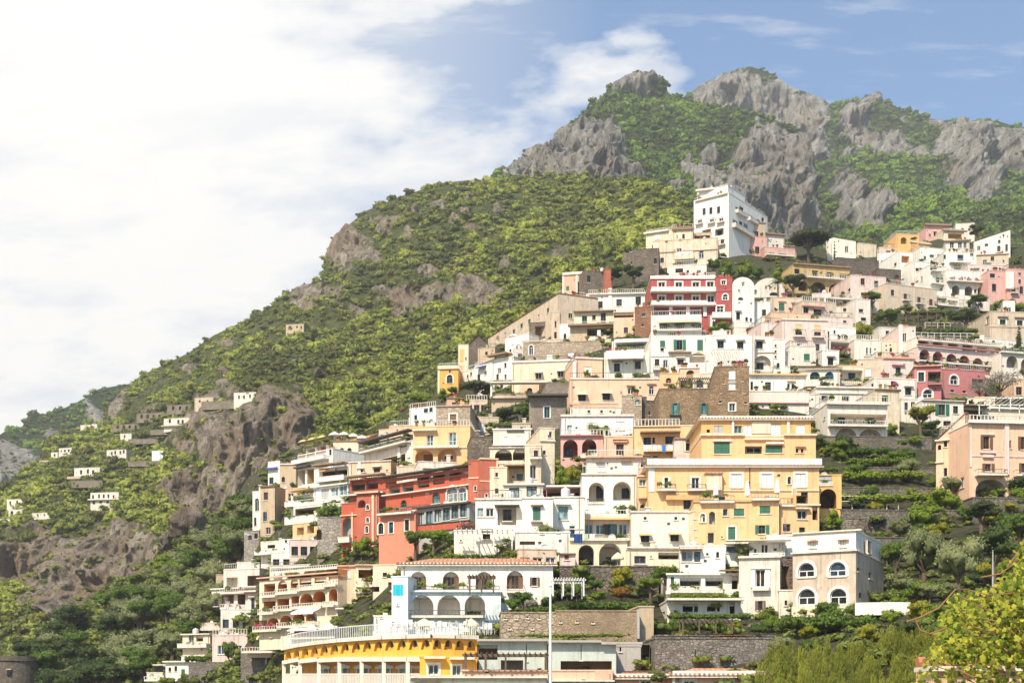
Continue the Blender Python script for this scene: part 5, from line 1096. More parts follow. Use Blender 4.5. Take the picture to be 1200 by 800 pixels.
        q.quad([(a.x+n.x*.2, a.y+n.y*.2, la+.32), (b.x+n.x*.2, b.y+n.y*.2, lb+.32), (b.x, b.y, lb+.34), (a.x, a.y, la+.34)], plaster('offw', .2))
        pa, pb = zz(0, 790, i)+.0, zz(0, 790, i+1)
        pr = MB()
        for t in range(14):
            s_ = a.lerp(b, t/14); zp = pa+(pb-pa)*t/14; pr.box(s_.x-.05, s_.x+.05, s_.y-.05, s_.y+.05, zp-.95, zp, railm('t'))
        pr.quad([(a.x, a.y-.06, pa), (b.x, b.y-.06, pb), (b.x, b.y-.06, pb+.1), (a.x, a.y-.06, pa+.1)], railm('t')); pr.quad([(a.x, a.y-.06, pa+.1), (b.x, b.y-.06, pb+.1), (b.x, b.y+.1, pb+.1), (a.x, a.y+.1, pa+.1)], railm('t'))
        pr.quad([(a.x, a.y-.04, pa-.95), (b.x, b.y-.04, pb-.95), (b.x, b.y-.04, -3), (a.x, a.y-.04, -3)], plaster('offw', .3))
        pr.build('balcony', root)
        po = MB(); po.box(a.x-.15, a.x+.15, a.y-.15, a.y+.15, -3, la, plaster('offw', .2)); po.build('pillar', root)
        # door on the back wall
        if i > 0:
            c = a.lerp(b, .5)+bk; e = (b-a).normalized(); w_ = min(1.1, (b-a).length*.3); zt_ = min(la, lb)-.5
            dr = MB(); o_ = n*.06
            def Q(s, z, d=0): v = c+e*s+n*(.06+d); return (v.x, v.y, z)
            dr.quad([Q(-w_, zt_-2.0), Q(w_, zt_-2.0), Q(w_, zt_), Q(-w_, zt_)], glass(3))
            for s in (-w_, 0, w_-.12): dr.quad([Q(s, zt_-2.0, .04), Q(s+.12, zt_-2.0, .04), Q(s+.12, zt_, .04), Q(s, zt_, .04)], frame_m('W'))
            dr.quad([Q(-w_-.3, zt_, .05), Q(w_+.3, zt_, .05), Q(w_+.3, zt_+.18, .05), Q(0, zt_+.4, .05), Q(-w_-.3, zt_+.18, .05)], plaster('white', .2)); dr.build('door', root)
    q.build('wall', root); sh.build('vent', root)
    # railing along the terrace edge
    for i in range(len(xs)-1):
        a, b = P[i], P[i+1]; za, zb = zz(0, yt[i], i)+.25, zz(0, yt[i+1], i+1)+.25; r_ = MB()
        for t in range(12):
            s_ = a.lerp(b, t/12); z = za+(zb-za)*t/12; r_.box(s_.x-.02, s_.x+.02, s_.y-.02, s_.y+.02, z, z+.9, railm('q'))
        r_.quad([(a.x, a.y, za+.86), (b.x, b.y, zb+.86), (b.x, b.y, zb+.92), (a.x, a.y, za+.92)], railm('q')); r_.build('railing', root)
curved_hotel()
H('hotel','yellow hotel wing with white framed windows right of the curved front',(492,559,770,830),'sun',3,'Wls 12x12 508,784; Wls 10x12 535,785; -offw 497,522,769,2.5 .7; -offw 527,556,770,2.5 .7; _t 486,560,797,6 1.2 cream',dep=4,aged=.1,D=101,down=6,clutter=0)
H('pool_house','grey-green panelled pool building with a planted roof',(561,641,752,800),'sage',1,'Yl 1x20 617,764; -grey 559,645,748.5,2.6 .6; @1.5X 22x17 572,764; @2E 26x20 600,783',dep=10,aged=.2,clutter=0)
H('pool_house','grey panelled building with a bright green canopy',(643,722,754,800),'sage',1,'Yl 1x18 681,764; -grey 642,704,750,2.6 .6; -grey 704,752,752,3 .6; @1.5X 60x12 687,780; -offw 722,752,757,1 .1',dep=10,aged=.2,clutter=0)
H('pool_house','grey panelled annexe with a sloping end by the stone wall',(722,751,757,790),'grey',1,'K 2x6 727,760; @1.5X 9x20 757,765',dep=9,aged=.2,clutter=0)
H('house','peach low roof terrace with pink stripe under the green canopy',(641,718,786,830),'peach',0,'-salmon 697,718,786,10 .05; K 5x3 684,797 706,798; -white 640,720,796.5,1.5 .3',dep=5,aged=.1,D=float(Dv(680,800))-2.2,clutter=0)
H('house','orange house with a terracotta roof and white cornice at the bottom',(720,789,793,840),'salmon',0,'-white 718,790,789,5 .35; Ws 12x8 757,801',dep=5,aged=.1,roof='T.55',D=float(Dv(760,800))-2.2,down=6,trim='white')
H('house','orange house with a longer terracotta roof and three white windows',(790,901,791,840),'salmon',0,'-white 788,903,785.5,6.5 .35; Ws 13x8 808,801 852,801 881,801; -white 788,791,792,10 .1',dep=5,aged=.1,roof='T.6',D=float(Dv(840,800))-2.4,down=6,trim='white')
H('terrace','peach roof wall with a planter trellis at the bottom centre',(541,642,786,800),'peach',0,'-terracotta 541,642,785,1 .2; -offw 480,545,793,3 .5'.replace('-terracotta','-salmon'),dep=4,aged=.2,D=97,down=6,clutter=0)
H('terrace','cream vaulted block at the bottom below the yellow hotel',(481,640,794,840),'cream',0,'@1Ca 34x9 502,801; -offw 480,641,792,2 .3',dep=4,aged=.3,D=95.5,down=5,clutter=0)
H('wall','tan stone wall with square holes below the garden',(587,652,718,750),'x',2,'K 1.6x1.6 592,724 605,724 618,723 632,724 597,736 624,736 645,729',mat=stone('wall_tan',(.33,.25,.17),(.48,.38,.28),.8),dep=5,cat='wall',clutter=0)
H('wall','golden rubble wall of small stones under the garden',(652,748,716,752),'x',2,'K 1.6x1.6 657,728 676,728 695,729; -grey 746,749,714,34 .3',mat=stone('wall_gold',(.36,.25,.15),(.58,.44,.30),2.6),dep=5,cat='wall',clutter=0)
H('wall','tan plaster retaining wall at the end of the rubble wall',(749,766,711,752),'tan',6,'',dep=5,cat='wall',clutter=0,aged=1.0)
H('wall','grey boulder wall with creeping plants in front of the pines',(768,905,748,784),'x',3,'K 1.2x12 815,766',mat=stone('wall_grey',(.17,.145,.12),(.36,.32,.28),1.4),dep=6,cat='wall',clutter=0)
H('wall','dark stone garden wall under the peach arcade house',(656,772,664,690),'x',1,'',mat=stone('dark'),dep=6,cat='wall',clutter=0)
# --- orange hotel on the left
H('hotel','orange balconied hotel with three rows of deep loggias',(304,396,678,750),'cream',-36,
  '@2.2V 13x13 316,690; @2.2Va 11x13 331,686 ; @2.2Va 9x13 345,683.5; @2.2V 14x13 358,680; @2.2V 14x13 375.5,676; @2.2V 11x13 390.5,673; @2.2V 14x12 316,710; @2.2V 14x12 332,707; @2.2V 9x12 346,704; @2.2Va 15x14 359,702; @2.2Va 15x14 374,699; @2.2Va 10x15 390.5,697; @2.2V 15x13 305.5,733; @2.2Va 14x13 320,730; @2.2Va 14x13 335,727; @2.2Va 14x12 350,724; @2.2Va 13x12 365,722; '
  '_t 308,326,698,4.5 .6; _t 326,352,694,4.5 .6; _t 352,384,689,4.5 .6; _t 384,397,685,4.5 .6; _t 308,326,718,4.5 .9; _t 326,348,714,4.5 .9; _t 348,382,711,4.5 .9; _t 384,397,709,4.5 .9; _t 302,330,738,4.5 .9; _t 330,374,733,4.5 .9; Ki 5x10 314,692 330,688 357,682 374,678 390,675; Ki 5x9 318,712 334,709 346,705 356,703 371,700 389,698; Ki 5x9 306,735 320,732 335,729 350,726 365,724; Wi 4x8 311,712 328,709 361,702; _t 318,396,667,3.5 .2; -salmon 303,397,673,1.5 .4',down=1,dep=8,aged=.15,trim='salmon',clutter=0)
H('tower','rounded peach corner bay of the orange hotel',(396,417,664,714),'peach',-6,'Wlc 9x9 406,672; -salmon 395,418,662,1.4 .3',dep=10,aged=.1,cat='hotel',clutter=0,D=float(Dv(350,752))-3)
H('hotel','cream right wing of the orange hotel with planted balconies',(417,462,663,712),'cream',4,'@2V 16x10 428,672; @2P 7x8 438,670; N 5x5 451,673; _t 417,437,686,5 1; ^u 414,436,688,8 1.8; @1.6X 12x9 444,697; _t 412,436,711,5 1; -salmon 416,463,661,1.3 .3; -brown 437,450,687,1 .5',dep=10,aged=.15,clutter=0,D=float(Dv(350,752))-3.5)
H('veranda','cream veranda with potted plants under the right wing',(394,438,716,744),'cream',-4,'@2X 22x11 407,721; @2X 16x11 427,720; -offw 394,440,712,1.6 .6; Yl 8x5 424,738; Yl 7x5 438,738',dep=7,aged=.2,clutter=0,D=float(Dv(350,752))-4.5)
H('terrace','white scalloped awning row at the foot of the orange hotel',(340,395,735,750),'offw',-26,'^w 350,376,713,7 1.6; ^w 345,396,735,4 1.5; _t 342,396,746,5 .8',dep=6,aged=.2,clutter=0,back=-3)
H('house','pale balconied house with pink railings left of the orange hotel',(262,304,667,728),'palepink',-22,'@1.6P 13x12 272,682; @1.6X 14x12 297,680; @1.6X 14x11 267,702; @1.6X 9x12 283,702; K 5x8 253,706; _t 262,290,694,4.5 1.0; _t 262,280,712,4.5 1; _r 284,304,692,4 1; -offw 261,305,688,1.3 .6',dep=10,aged=.3)
H('house','white narrow house with an arched window at the slope edge',(248,262,692,716),'offw',-20,'Ka 5x8 253,706; -offw 247,263,689,1.6 .3; @1E 6x5 253,722',dep=8,aged=.2)
H('terrace','terrace with pink flowers and parasol left of the orange hotel',(232,262,730,746),'palepink',-18,'@1.6X 10x8 240,748; _s 230,262,737,4 1 palepink; @1.5O 12x10 254,745',dep=7,aged=.3,clutter=0)
H('house','small cream house with yellow loggia on the lower left slope',(214,246,744,778),'cream',-20,'Yl 6x9 224,748; @1.5O 8x10 234,746; @1.5E 9x5 218,756; _s 212,246,757,3 1; -offw 213,247,742,1.3 .4; ',dep=8,aged=.3)
H('house','white house at the lowest left corner of the village',(194,221,776,797),'white',-14,'K 3x6 206,783; -offw 192,222,774,1.5 .5; K 3x5 199,784',dep=8,aged=.2,clutter=1)
H('terrace','open white terrace with posts at the lowest left corner',(172,196,788,802),'offw',-14,'@1.6E 14x6 186,783; _t 172,196,796,4 .8; -offw 182,197,778,1.2 .8',dep=6,aged=.3,clutter=0)
H('wall','ivied stone wall with a flat hedge at the lower left',(221,282,776,830),'x',-8,'',mat=stone('wall_grey'),dep=6,cat='wall',clutter=0,D=float(Dv(250,800))+4)
H('wall','pale rock wall with a ladder left of the yellow hotel',(282,334,762,830),'x',-10,'-offw 312,313.5,762,40 .3; -offw 316,317.5,762,40 .3',mat=stone('wall_grey'),dep=6,cat='wall',clutter=0,D=float(Dv(310,800))+6)
H('terrace','long pink-flowered balcony under striped parasols',(290,340,763,768),'palepink',-14,'_t 288,340,763,5 1.4',down=.2,dep=4,aged=.3,clutter=0)
H('house','beige corner house with a staircase between hotel and white villa',(437,468,662,716),'cream',-6,'N 5x5 451,673; @1.6X 9x6 440,690',dep=8,aged=.3,clutter=0,D=float(Dv(440,720))+5)
H('terrace','long grey roof terrace railing above the orange hotel',(316,460,660,676),'offw',-22,'_r 318,458,661,5 .4; @1X 12x4 330,668 350,666',dep=8,aged=.5,clutter=0,back=10)
H('wall','low white garden wall behind the twig pergola',(532,604,622,652),'offw',0,'K 2x2 540,633; -grey 555,600,636,1 .2',dep=5,aged=.4,cat='wall',clutter=0)
H('wall','white stained wall under the closed green door-window',(604,668,624,648),'white',0,'K 4x2 635,624; K 3x3 654,622; @.4X 18x4 618,636',dep=5,aged=.8,cat='wall',clutter=0)
# --- terrace restaurant and stone house under it
H('veranda','open terrace restaurant with a green edge under a reed roof',(576,656,462,470),'tan',-2,'-offw 574,640,449,1.6 1.5; -white 575,577,450,16 1; -tan 574,660,464.5,2.5 .6; _r 576,640,465,4 .6',dep=7,aged=.3,clutter=0,back=-1)
H('house','rough stone house with a turquoise framed window',(620,663,466,500),'x',-1,'Ts 6.5x13 641,483; -dark 618,666,463.5,2 1.4; >R',mat=stone('rubble',(.28,.22,.17),(.44,.37,.30),1.2),dep=9,clutter=0)
H('house','pale terrace wall over the restaurant with a black beam',(640,668,449,468),'x',6,'',mat=stone('rubble'),dep=8,clutter=0)
# --- fillers seen between larger houses
FILL = [
 ('small pale house tucked behind the pink awning house',(706,722,456,470),'cream',0,'K 3x4 714,462'),
 ('low terrace house behind the lilac house',(668,728,478,490),'offw',0,'-yellow 668,724,473,1 .4; K 3x3 690,482 705,482'),
 ('white strip of houses between tan tower and salmon row',(560,600,446,462),'offw',-10,'K 3x5 570,454 588,452'),
 ('beige stair house below the red stair tower',(860,900,384,396),'offw',6,'K 3x4 880,390'),
 ('plain cream house between the pink blinds and the ochre arcade',(956,1000,372,384),'palepink',8,'K 4x3 990,377'),
 ('narrow white stair wall beside the little green-window house',(916,926,412,440),'offw',10,'K 2x3 920,425'),
 ('tan terraced house right of the loggia chairs',(1034,1056,400,424),'cream',8,'K 3x5 1044,410'),
 ('ochre low house with a terrace behind the white stepped hotel',(1030,1056,290,300),'beige',6,'K 3x3 1042,295'),
 ('weathered white house between arcade hotel and palms',(1030,1054,384,402),'offw',10,'K 4x5 1040,390; @1X 8x5 1046,396'),
 ('cream house above the white cypress house terrace',(1120,1142,262,276),'offw',4,'K 3x3 1128,269 1136,269'),
 ('small white house with dark door below the rose houses',(1124,1160,352,366),'offw',8,'K 4x5 1136,358 1150,358'),
 ('pale cottage between the ridge row and tan terrace',(634,660,398,412),'beige',-8,'K 3x4 648,405'),
 ('stone cottage behind the orange villa tower',(560,580,408,424),'tan',-20,'K 3x4 570,414'),
 ('white block with a dark window left of the picture-window house',(574,594,548,590),'cream',-4,'K 3x5 582,556; K 4x6 582,575'),
 ('cream block between the loggia house and yellow house',(552,576,512,548),'x',6,''),
 ('tan garden house above the lilac shutters',(600,622,496,512),'beige',-2,'K 3x4 611,502'),
 ('cream cottage beside the yellow archway house',(924,960,462,478),'offw',6,'K 4x3 940,470'),
 ('tan cottage between the twin arch house and yellow villa',(744,762,534,560),'x',4,'K 3x4 752,546'),
 ('low tan house above the weathered peach house',(985,1012,608,630),'x',4,''),
 ('pale house hidden behind the vine of the red turreted house',(384,404,590,612),'offw',-20,'K 3x5 392,600'),
 ('grey-white house under the hotel flank',(368,400,598,616),'offw',-30,'@1.5X 20x6 384,604'),
 ('cream small house at the palms right of the ochre arcade',(1000,1030,352,366),'cream',10,'K 3x4 1012,358'),
 ('pale house with twin windows left of the tan end house',(694,716,398,412),'cream',-4,'K 3x4 700,405 709,404'),
 ('white cottage right of the brown stone tower steps',(905,925,430,442),'offw',4,'K 3x4 915,436'),
]
for lab, bx, c, ya, it in FILL:
    if c == 'x': H('house', lab, bx, c, ya, it, mat=stone('ruin'), dep=7, back=1.5)
    else: H('house', lab, bx, c, ya, it, dep=7, aged=.5, back=1.5)
# --- scattered villas on the left shoulder, far below the crest
def far_villa(label, box, D, items, c='offw', yaw=-10, dep=9, roof='f'):
    D = surf_hit('green_mountain', (box[0]+box[1])/2, box[3])-3
    H('villa', label, box, c, yaw, items, dep=dep, D=D, aged=.3, down=2.5, group='villas scattered over the left shoulder', clutter=0, roof=roof)
far_villa('white villa with seven dark windows on the brink of the cliff',(106,139,577,590),462,'K 2.2x4.5 109,582 116,581 121.5,581 127,581 133,582; K 3x4 110,588.5; -offw 104,141,584.5,1.2 1; K 3x3 118,588 126,588 134,588')
far_villa('pale house above a row of arches on the shoulder',(87,117,548,561),505,'K 2.5x5 95,553 103,552 109,553; -tan 80,120,558,3 1; Ka 2x3 92,559 98,559 104,559 110,559')
far_villa('white house with small square windows below the old road',(125,148,527,536),560,'K 2x4 131,531 135,530 141,530 145,529')
far_villa('long white house beside the old road',(192,222,490,498),560,'K 2.6x4.5 199,493 209,494 214,494; -tan 190,228,498,1.4 1')
far_villa('white upper cottage at the left edge',(8,27,585,594),505,'K 2x4 12,589 20,588')
far_villa('white lower house with two dark windows at the left edge',(10,28,597,607),497,'K 3x5 14,601 22,601')
far_villa('low white house right of the left edge cottages',(38,60,601,606),490,'K 2x2 44,603 52,603')
far_villa('pinkish house with a terrace at the extreme left edge',(-8,12,608,616),485,'K 2x3 3,611',c='lilac')
far_villa('small white house half hidden above the arch villa',(60,68,530,536),600,'K 2x3 64,533')
far_villa('little pale cottage higher on the shoulder',(69,84,525,531),605,'K 2x3 76,528')
far_villa('tan terrace wall house left of the shoulder',(45,72,539,545),575,'',c='tan')
far_villa('tiny white hut by the bend of the old road',(141,154,508,515),600,'K 2x3 146,511')
far_villa('pale hut under the far cliffs',(94,106,498,502),690,'')
far_villa('tiny pale hut on the skyline saddle',(107,114,497,501),700,'')
far_villa('grey house with a flat roof above the cliff wall',(274,300,460,470),500,'K 2x4 280,465 286,465 293,464; K 3x2 290,460')
far_villa('pale low house above the cliff wall road',(228,250,466,474),560,'K 2x3 234,470 243,470',c='beige')
far_villa('small farmhouse on a green ledge of the mountain',(335,356,380,387),640,'K 2x2.5 340,383 348,383',c='tan')
far_villa('greenhouse roofs on the shoulder slope',(178,205,528,534),500,'',c='bluew')

# --- small houses wherever the dense fabric of the village would otherwise show a hole
_m = np.zeros((800, 1300), bool)
for (a, b_, c_, e_) in BOX: _m[max(0, int(c_)):min(800, int(e_)), max(0, int(a)):int(b_)] = True
for (a, b_, c_, e_) in ((955,1132,500,800),(768,884,700,800),(333,588,736,800),(588,770,715,800),(285,345,735,800),(650,792,664,718),(880,1200,715,800),(820,952,300,352),(570,625,466,502),(650,690,535,580),(1003,1074,350,396),(1074,1158,362,398),(1130,1200,585,800),(470,540,620,660),(400,470,628,662),(930,976,262,318),(588,652,694,720),(960,985,283,318),(475,520,452,490),(536,580,440,476),(690,760,312,340),(1056,1100,480,512),(1150,1200,405,475)): _m[c_:e_, a:b_] = True
_vl = pl([(255,665),(300,650),(330,565),(420,530),(500,478),(540,440),(600,412),(660,360),(700,345),(770,300),(820,290),(900,300),(960,320),(1000,320),(1060,300),(1200,300)])
_r = random.Random(91); _n = 0
FC = ['cream', 'offw', 'white', 'palepink', 'beige', 'peach', 'white', 'tan']; CN = dict(cream='cream', offw='off-white', white='white', palepink='pale pink', beige='beige', peach='peach', tan='tan')
for _t in range(12000):
    if _n >= 120: break
    yb = _r.uniform(330, 790); x = _r.uniform(262, 1205); sc_ = 1500/float(Dv(x, yb)); w_ = _r.uniform(2.6, 6.2)*sc_; h_ = _r.uniform(2.3, 4.8)*sc_
    x0, x1, yt = x-w_/2, x+w_/2, yb-h_
    if yt < float(_vl(x))+4 or x1 > 1215: continue
    sub_ = _m[int(yt):int(yb), int(x0):int(x1)]
    if sub_.size == 0 or sub_.mean() > .60: continue
    _m[int(yt):int(yb), int(x0):int(x1)] = True
    near = min(HOUSES.items(), key=lambda kv: (CX+F*kv[1][1].x/kv[1][1].y-x)**2+(HY-F*kv[1][1].z/kv[1][1].y-yb)**2)[0]
    c_ = _r.choice(FC); nw = _r.choice([1, 2, 2, 3]) if w_ > 22 else 1; st = _r.choice(['K', 'Gc', 'N', 'W', 'Ka', 'Kp', 'Wc'])
    ym = (yt*.45+yb*.55); ww, hh = 1.0*sc_, 1.35*sc_
    it = '%s %.1fx%.1f ' % (st, ww, hh)+' '.join('%.1f,%.1f' % (x0+w_*(k+.5)/nw, ym) for k in range(nw))
    wn = {'K': 'dark', 'Gc': 'green shuttered', 'N': 'brown', 'W': 'white framed', 'Ka': 'arched', 'Kp': 'hooded', 'Wc': 'white shuttered'}[st]
    lab = 'small %s cottage with %s beside the %s' % (CN[c_], ('one %s window' if nw == 1 else '%s %s windows' % ({2: 'two', 3: 'three'}.get(nw), '%s')) % wn, ' '.join(near.split()[:6]))
    if lab in HOUSES or 'cottage' in near: continue
    H('cottage', ' '.join(lab.split()[:16]), (x0, x1, yt, yb), c_, _r.uniform(-14, 12), it, dep=6, aged=.55, back=1.0, cat='house'); _n += 1

for lab, bx, it, ya in (('arched retaining wall of the old hillside road, left stretch',(132,166,497,503),'@1Xa 3x4 138,500 145,500 152,500 159,500',-12),('arched retaining wall of the old hillside road, middle stretch',(160,192,484,492),'@1Xa 3x5 166,488 173,488 180,488 187,488',-16),
    ('arched retaining wall of the old hillside road, upper stretch',(196,236,474,482),'@1Xa 3x5 203,478 211,478 219,478 227,478',-14),('retaining wall under the road bend above the cliff',(236,276,470,476),'',-10),
    ('long pale terrace wall below the white road house',(176,232,503,506),'',-6),('terrace wall below the house over the row of arches',(84,120,563,568),'',-6),('garden terrace wall under the old road',(150,200,514,517),'',-8),('dry terrace wall right of the shoulder villas',(150,215,540,543),'',-6)):
    H('retaining_wall', lab, bx, 'tan', ya, it, dep=3, D=surf_hit('green_mountain', (bx[0]+bx[2]*0+bx[1])/2, bx[3])-3, down=1.0, clutter=0, mat=stone('road_wall', (.24,.19,.14), (.42,.36,.28), 1.0), cat='stone wall')
# ------------------------------------------------------------------ trees, shrubs and climbers
rngp = np.random.default_rng(21)
BARK = simple('bark', (.13,.09,.06), .9, bscale=6)
FO = dict(
 bright=foliage('bright', (.10,.17,.022), (.30,.38,.04), .4), green=foliage('green', (.055,.105,.024), (.17,.25,.04), .35),
 dark=foliage('dark', (.030,.055,.020), (.09,.13,.035), .25), olive=foliage('olive', (.12,.145,.06), (.36,.38,.17), .35),
 yellow=foliage('yellow_green', (.17,.20,.02), (.42,.38,.04), .4), rust=foliage('rust', (.18,.09,.02), (.34,.17,.03), .3),
 twig=foliage('twig', (.16,.09,.07), (.32,.18,.15), .2), pale=foliage('pale', (.16,.15,.11), (.34,.30,.24), .2),
 pink=foliage('pink_flowers', (.45,.06,.18), (.60,.12,.26), .3))
def mesh_leaves(n, size, lobes, mat, squash=.85, shell=.55, ragged=.25, core=True):
    v, f, k = leafcloud(rngp, n, size, lobes, squash, shell, ragged)
    tint = np.zeros((len(v), 3)); t = rngp.normal(size=n)*.22+.32; t += (k % 3)*.09; tint[:, 0] = np.repeat(t, 4); tint[:, 1] = np.repeat(np.clip(rngp.normal(size=n)*.10, 0, .4), 4)
    tri = np.concatenate([f[:, [0, 1, 2]], f[:, [0, 2, 3]]]); off = len(v); V = [v]; Fc = [tri]; T = [tint]
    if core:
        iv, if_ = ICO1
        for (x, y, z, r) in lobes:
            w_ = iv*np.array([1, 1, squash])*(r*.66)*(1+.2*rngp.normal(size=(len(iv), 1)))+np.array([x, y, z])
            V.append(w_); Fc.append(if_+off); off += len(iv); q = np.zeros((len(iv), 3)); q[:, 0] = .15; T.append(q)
    return np_mesh('leaves', np.concatenate(V), np.concatenate(Fc), [mat], np.clip(np.concatenate(T), 0, 1), me_only=True)
def trunk_mesh(h, r, limbs, mat=BARK):
    mb = MB(); lean = rngp.normal()*.08
    pts = [(0, 0, -.6), (lean*.3, 0, h*.4), (lean, lean*.5, h)]
    mb.tube(pts, [r*1.25, r, r*.6], mat, 8)
    for (x, y, z, rr) in limbs:
        mb.tube([(lean*.6, 0, h*.62), (x*.5+lean*.4, y*.5, h*.8+z*.12), (x*.9, y*.9, z)], [r*.55, r*.36, r*.12], mat, 6)
    me = bpy.data.meshes.new('trunk'); me.from_pydata(mb.v, [], mb.f); me.materials.append(mat); me.update(); return me
def lobes_round(n, R_, z0, spread, flat=1.0):
    L = [(0, 0, z0, R_*.62)]
    for i in range(n):
        a = 6.28*i/n+rngp.random()*.9; r = spread*(.65+.35*rngp.random()); L.append((r*math.cos(a), r*math.sin(a), z0+(rngp.random()-.4)*R_*.7*flat, R_*(.33+.22*rngp.random())))
    return L
PROTO = {}
def proto(kind, var=0):
    """unit plants: overall width about 2, foot at the origin"""
    k = (kind, var)
    if k in PROTO: return PROTO[k]
    tk = None
    if kind in ('bright', 'green', 'dark', 'yellow', 'rust', 'pale', 'pink'):      # shrubs: crown down to the ground
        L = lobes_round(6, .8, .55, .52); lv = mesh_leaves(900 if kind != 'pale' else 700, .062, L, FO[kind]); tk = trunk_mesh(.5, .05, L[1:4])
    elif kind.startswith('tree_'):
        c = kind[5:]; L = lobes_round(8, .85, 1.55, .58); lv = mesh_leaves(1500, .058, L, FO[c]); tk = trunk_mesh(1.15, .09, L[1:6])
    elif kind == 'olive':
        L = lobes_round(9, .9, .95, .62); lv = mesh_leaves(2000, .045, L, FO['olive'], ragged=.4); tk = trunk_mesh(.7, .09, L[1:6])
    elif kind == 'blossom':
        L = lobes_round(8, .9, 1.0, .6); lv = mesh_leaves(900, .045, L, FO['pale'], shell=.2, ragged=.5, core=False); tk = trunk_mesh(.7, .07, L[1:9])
    elif kind == 'twig':
        L = [(x*.28, y*.3, .16+.06*rngp.random(), .24) for x in range(-3, 4) for y in (-1, 0, 1)]; lv = mesh_leaves(1700, .04, L, FO['twig'], squash=.6, shell=.2, core=False); tk = trunk_mesh(.15, .03, L[::3])
    elif kind == 'pine':     # umbrella pine: flat wide head
        L = [(x*.33+.1*rngp.random(), y*.33, 1.55-.22*(x*x+y*y)*.25+.06*rngp.random(), .30) for x in range(-2, 3) for y in range(-2, 3) if x*x+y*y < 6]
        lv = mesh_leaves(2600, .040, L, FO['dark'] if var else FO['olive_dark'] if 'olive_dark' in FO else FO['green'], squash=.62); tk = trunk_mesh(1.2, .075, L[::4])
    elif kind == 'cypress':
        L = [(0, 0, .35+i*.42, .34*(1-.085*i)*(1 if i else .8)) for i in range(9)]; lv = mesh_leaves(1500, .055, L, FO['dark'], squash=1.3); tk = trunk_mesh(.4, .06, [])
    elif kind == 'hedge':    # clipped strip, length 2 along x
        L = [(-1+i*.2, rngp.normal()*.03, .2+.05*rngp.random(), .2) for i in range(11)]; lv = mesh_leaves(1500, .038, L, FO['green'], squash=1); tk = trunk_mesh(.1, .02, L[::4])
    elif kind == 'vine':     # bright trailing row
        L = [(-1+i*.17, rngp.normal()*.05, .14+.10*rngp.random(), .10+.08*rngp.random()) for i in range(13)]; lv = mesh_leaves(1300, .038, L, FO['bright'], squash=1, ragged=.5); tk = trunk_mesh(.1, .02, L[::4])
    elif kind == 'juniper':  # upright feathery sprays
        V = []; Fq = []; T = []; o = 0
        for i in range(17):
            a = rngp.random()*6.28; r = .60*math.sqrt(rngp.random()); hgt = (1.45-r*.6)*(.55+.5*rngp.random()); x, y = r*math.cos(a), r*math.sin(a); tn = rngp.random()*.35
            for j in range(150):
                t = rngp.random()**.9; rad = (.30*(1-t)**.75+.02)*(.55+.45*rngp.random()); b_ = rngp.random()*6.28
                p0 = np.array([x*(1+.3*t)+math.cos(b_)*rad, y*(1+.3*t)+math.sin(b_)*rad, hgt*t+.05]); d_ = np.array([math.cos(b_)*.045, math.sin(b_)*.045, .075])*(.6+.8*rngp.random())
                s_ = np.cross(d_, rngp.normal(size=3)); s_ = s_/np.linalg.norm(s_)*.017
                V += [p0-s_, p0+s_, p0+d_+s_*.5, p0+d_-s_*.5]; Fq.append([o, o+1, o+2, o+3]); o += 4; T += [[tn+t*.35+rad*.5+rngp.normal()*.12, 0, 0]]*4
        lv = np_mesh('leaves', np.array(V), np.array(Fq), [FO_JUN], np.clip(np.array(T), 0, 1), me_only=True); tk = trunk_mesh(.6, .05, [(.2, 0, .8, 0), (-.2, .1, .9, 0), (.1, -.2, .8, 0)])
    elif kind == 'palm':
        V = []; Fq = []; T = []; o = 0
        for i in range(26):
            a = 6.28*i/26+rngp.random()*.3; el = rngp.uniform(-.2, 1.1); L_ = .95
            for j in range(26):
                t = j/26; x = L_*t*math.cos(el); z = 1.5+L_*t*math.sin(el)-.65*t*t; p0 = np.array([math.cos(a)*x, math.sin(a)*x, z])
                for sg in (-1, 1):
                    s_ = np.array([-math.sin(a), math.cos(a), 0])*sg; ln = .20*(1-t*.7); d_ = s_*ln+np.array([math.cos(a), math.sin(a), -.6])*ln*.5; e = np.array([math.cos(a), math.sin(a), 0])*.012
                    V += [p0-e, p0+e, p0+d_+e*.3, p0+d_-e*.3]; Fq.append([o, o+1, o+2, o+3]); o += 4; T += [[rngp.random()*.6, 0, 0]]*4
        lv = np_mesh('leaves', np.array(V), np.array(Fq), [FO['green']], np.array(T), me_only=True); tk = trunk_mesh(1.5, .07, [])
    PROTO[k] = (lv, tk); return PROTO[k]
FO_JUN = foliage('juniper', (.06,.09,.016), (.34,.35,.05), .35)
FO['olive_dark'] = foliage('umbrella_pine', (.035,.045,.020), (.12,.13,.055), .15)
def plant(name, kind, label, px, py, wpx, hpx=None, D=None, group=None, cat=None, off=1.2, var=0, rz=None):
    """px,py: the plant's foot; wpx,hpx: its width and height in the photograph"""
    lv, tk = proto(kind, var)
    d = D or float(Dv(px, py))-off
    s = wpx/F*d/2; loc = at(px, py, d)
    sz = (hpx/F*d/NATH[kind.split('_')[0] if kind.startswith('tree_') else kind]) if hpx else s
    e = empty(name, loc, rngp.random()*6.28 if rz is None else rz); e.scale = (s, s if kind not in ('hedge', 'vine', 'twig') else sz*1.6, sz)
    tag(e, label, cat or name.replace('_', ' '), group)
    o = bpy.data.objects.new('crown' if 'tree' in name or 'pine' in name or 'cypress' in name else 'foliage', lv); link(o, e)
    t = bpy.data.objects.new('trunk' if 'tree' in name or 'pine' in name or 'cypress' in name else 'stem', tk); link(t, e)
    return e
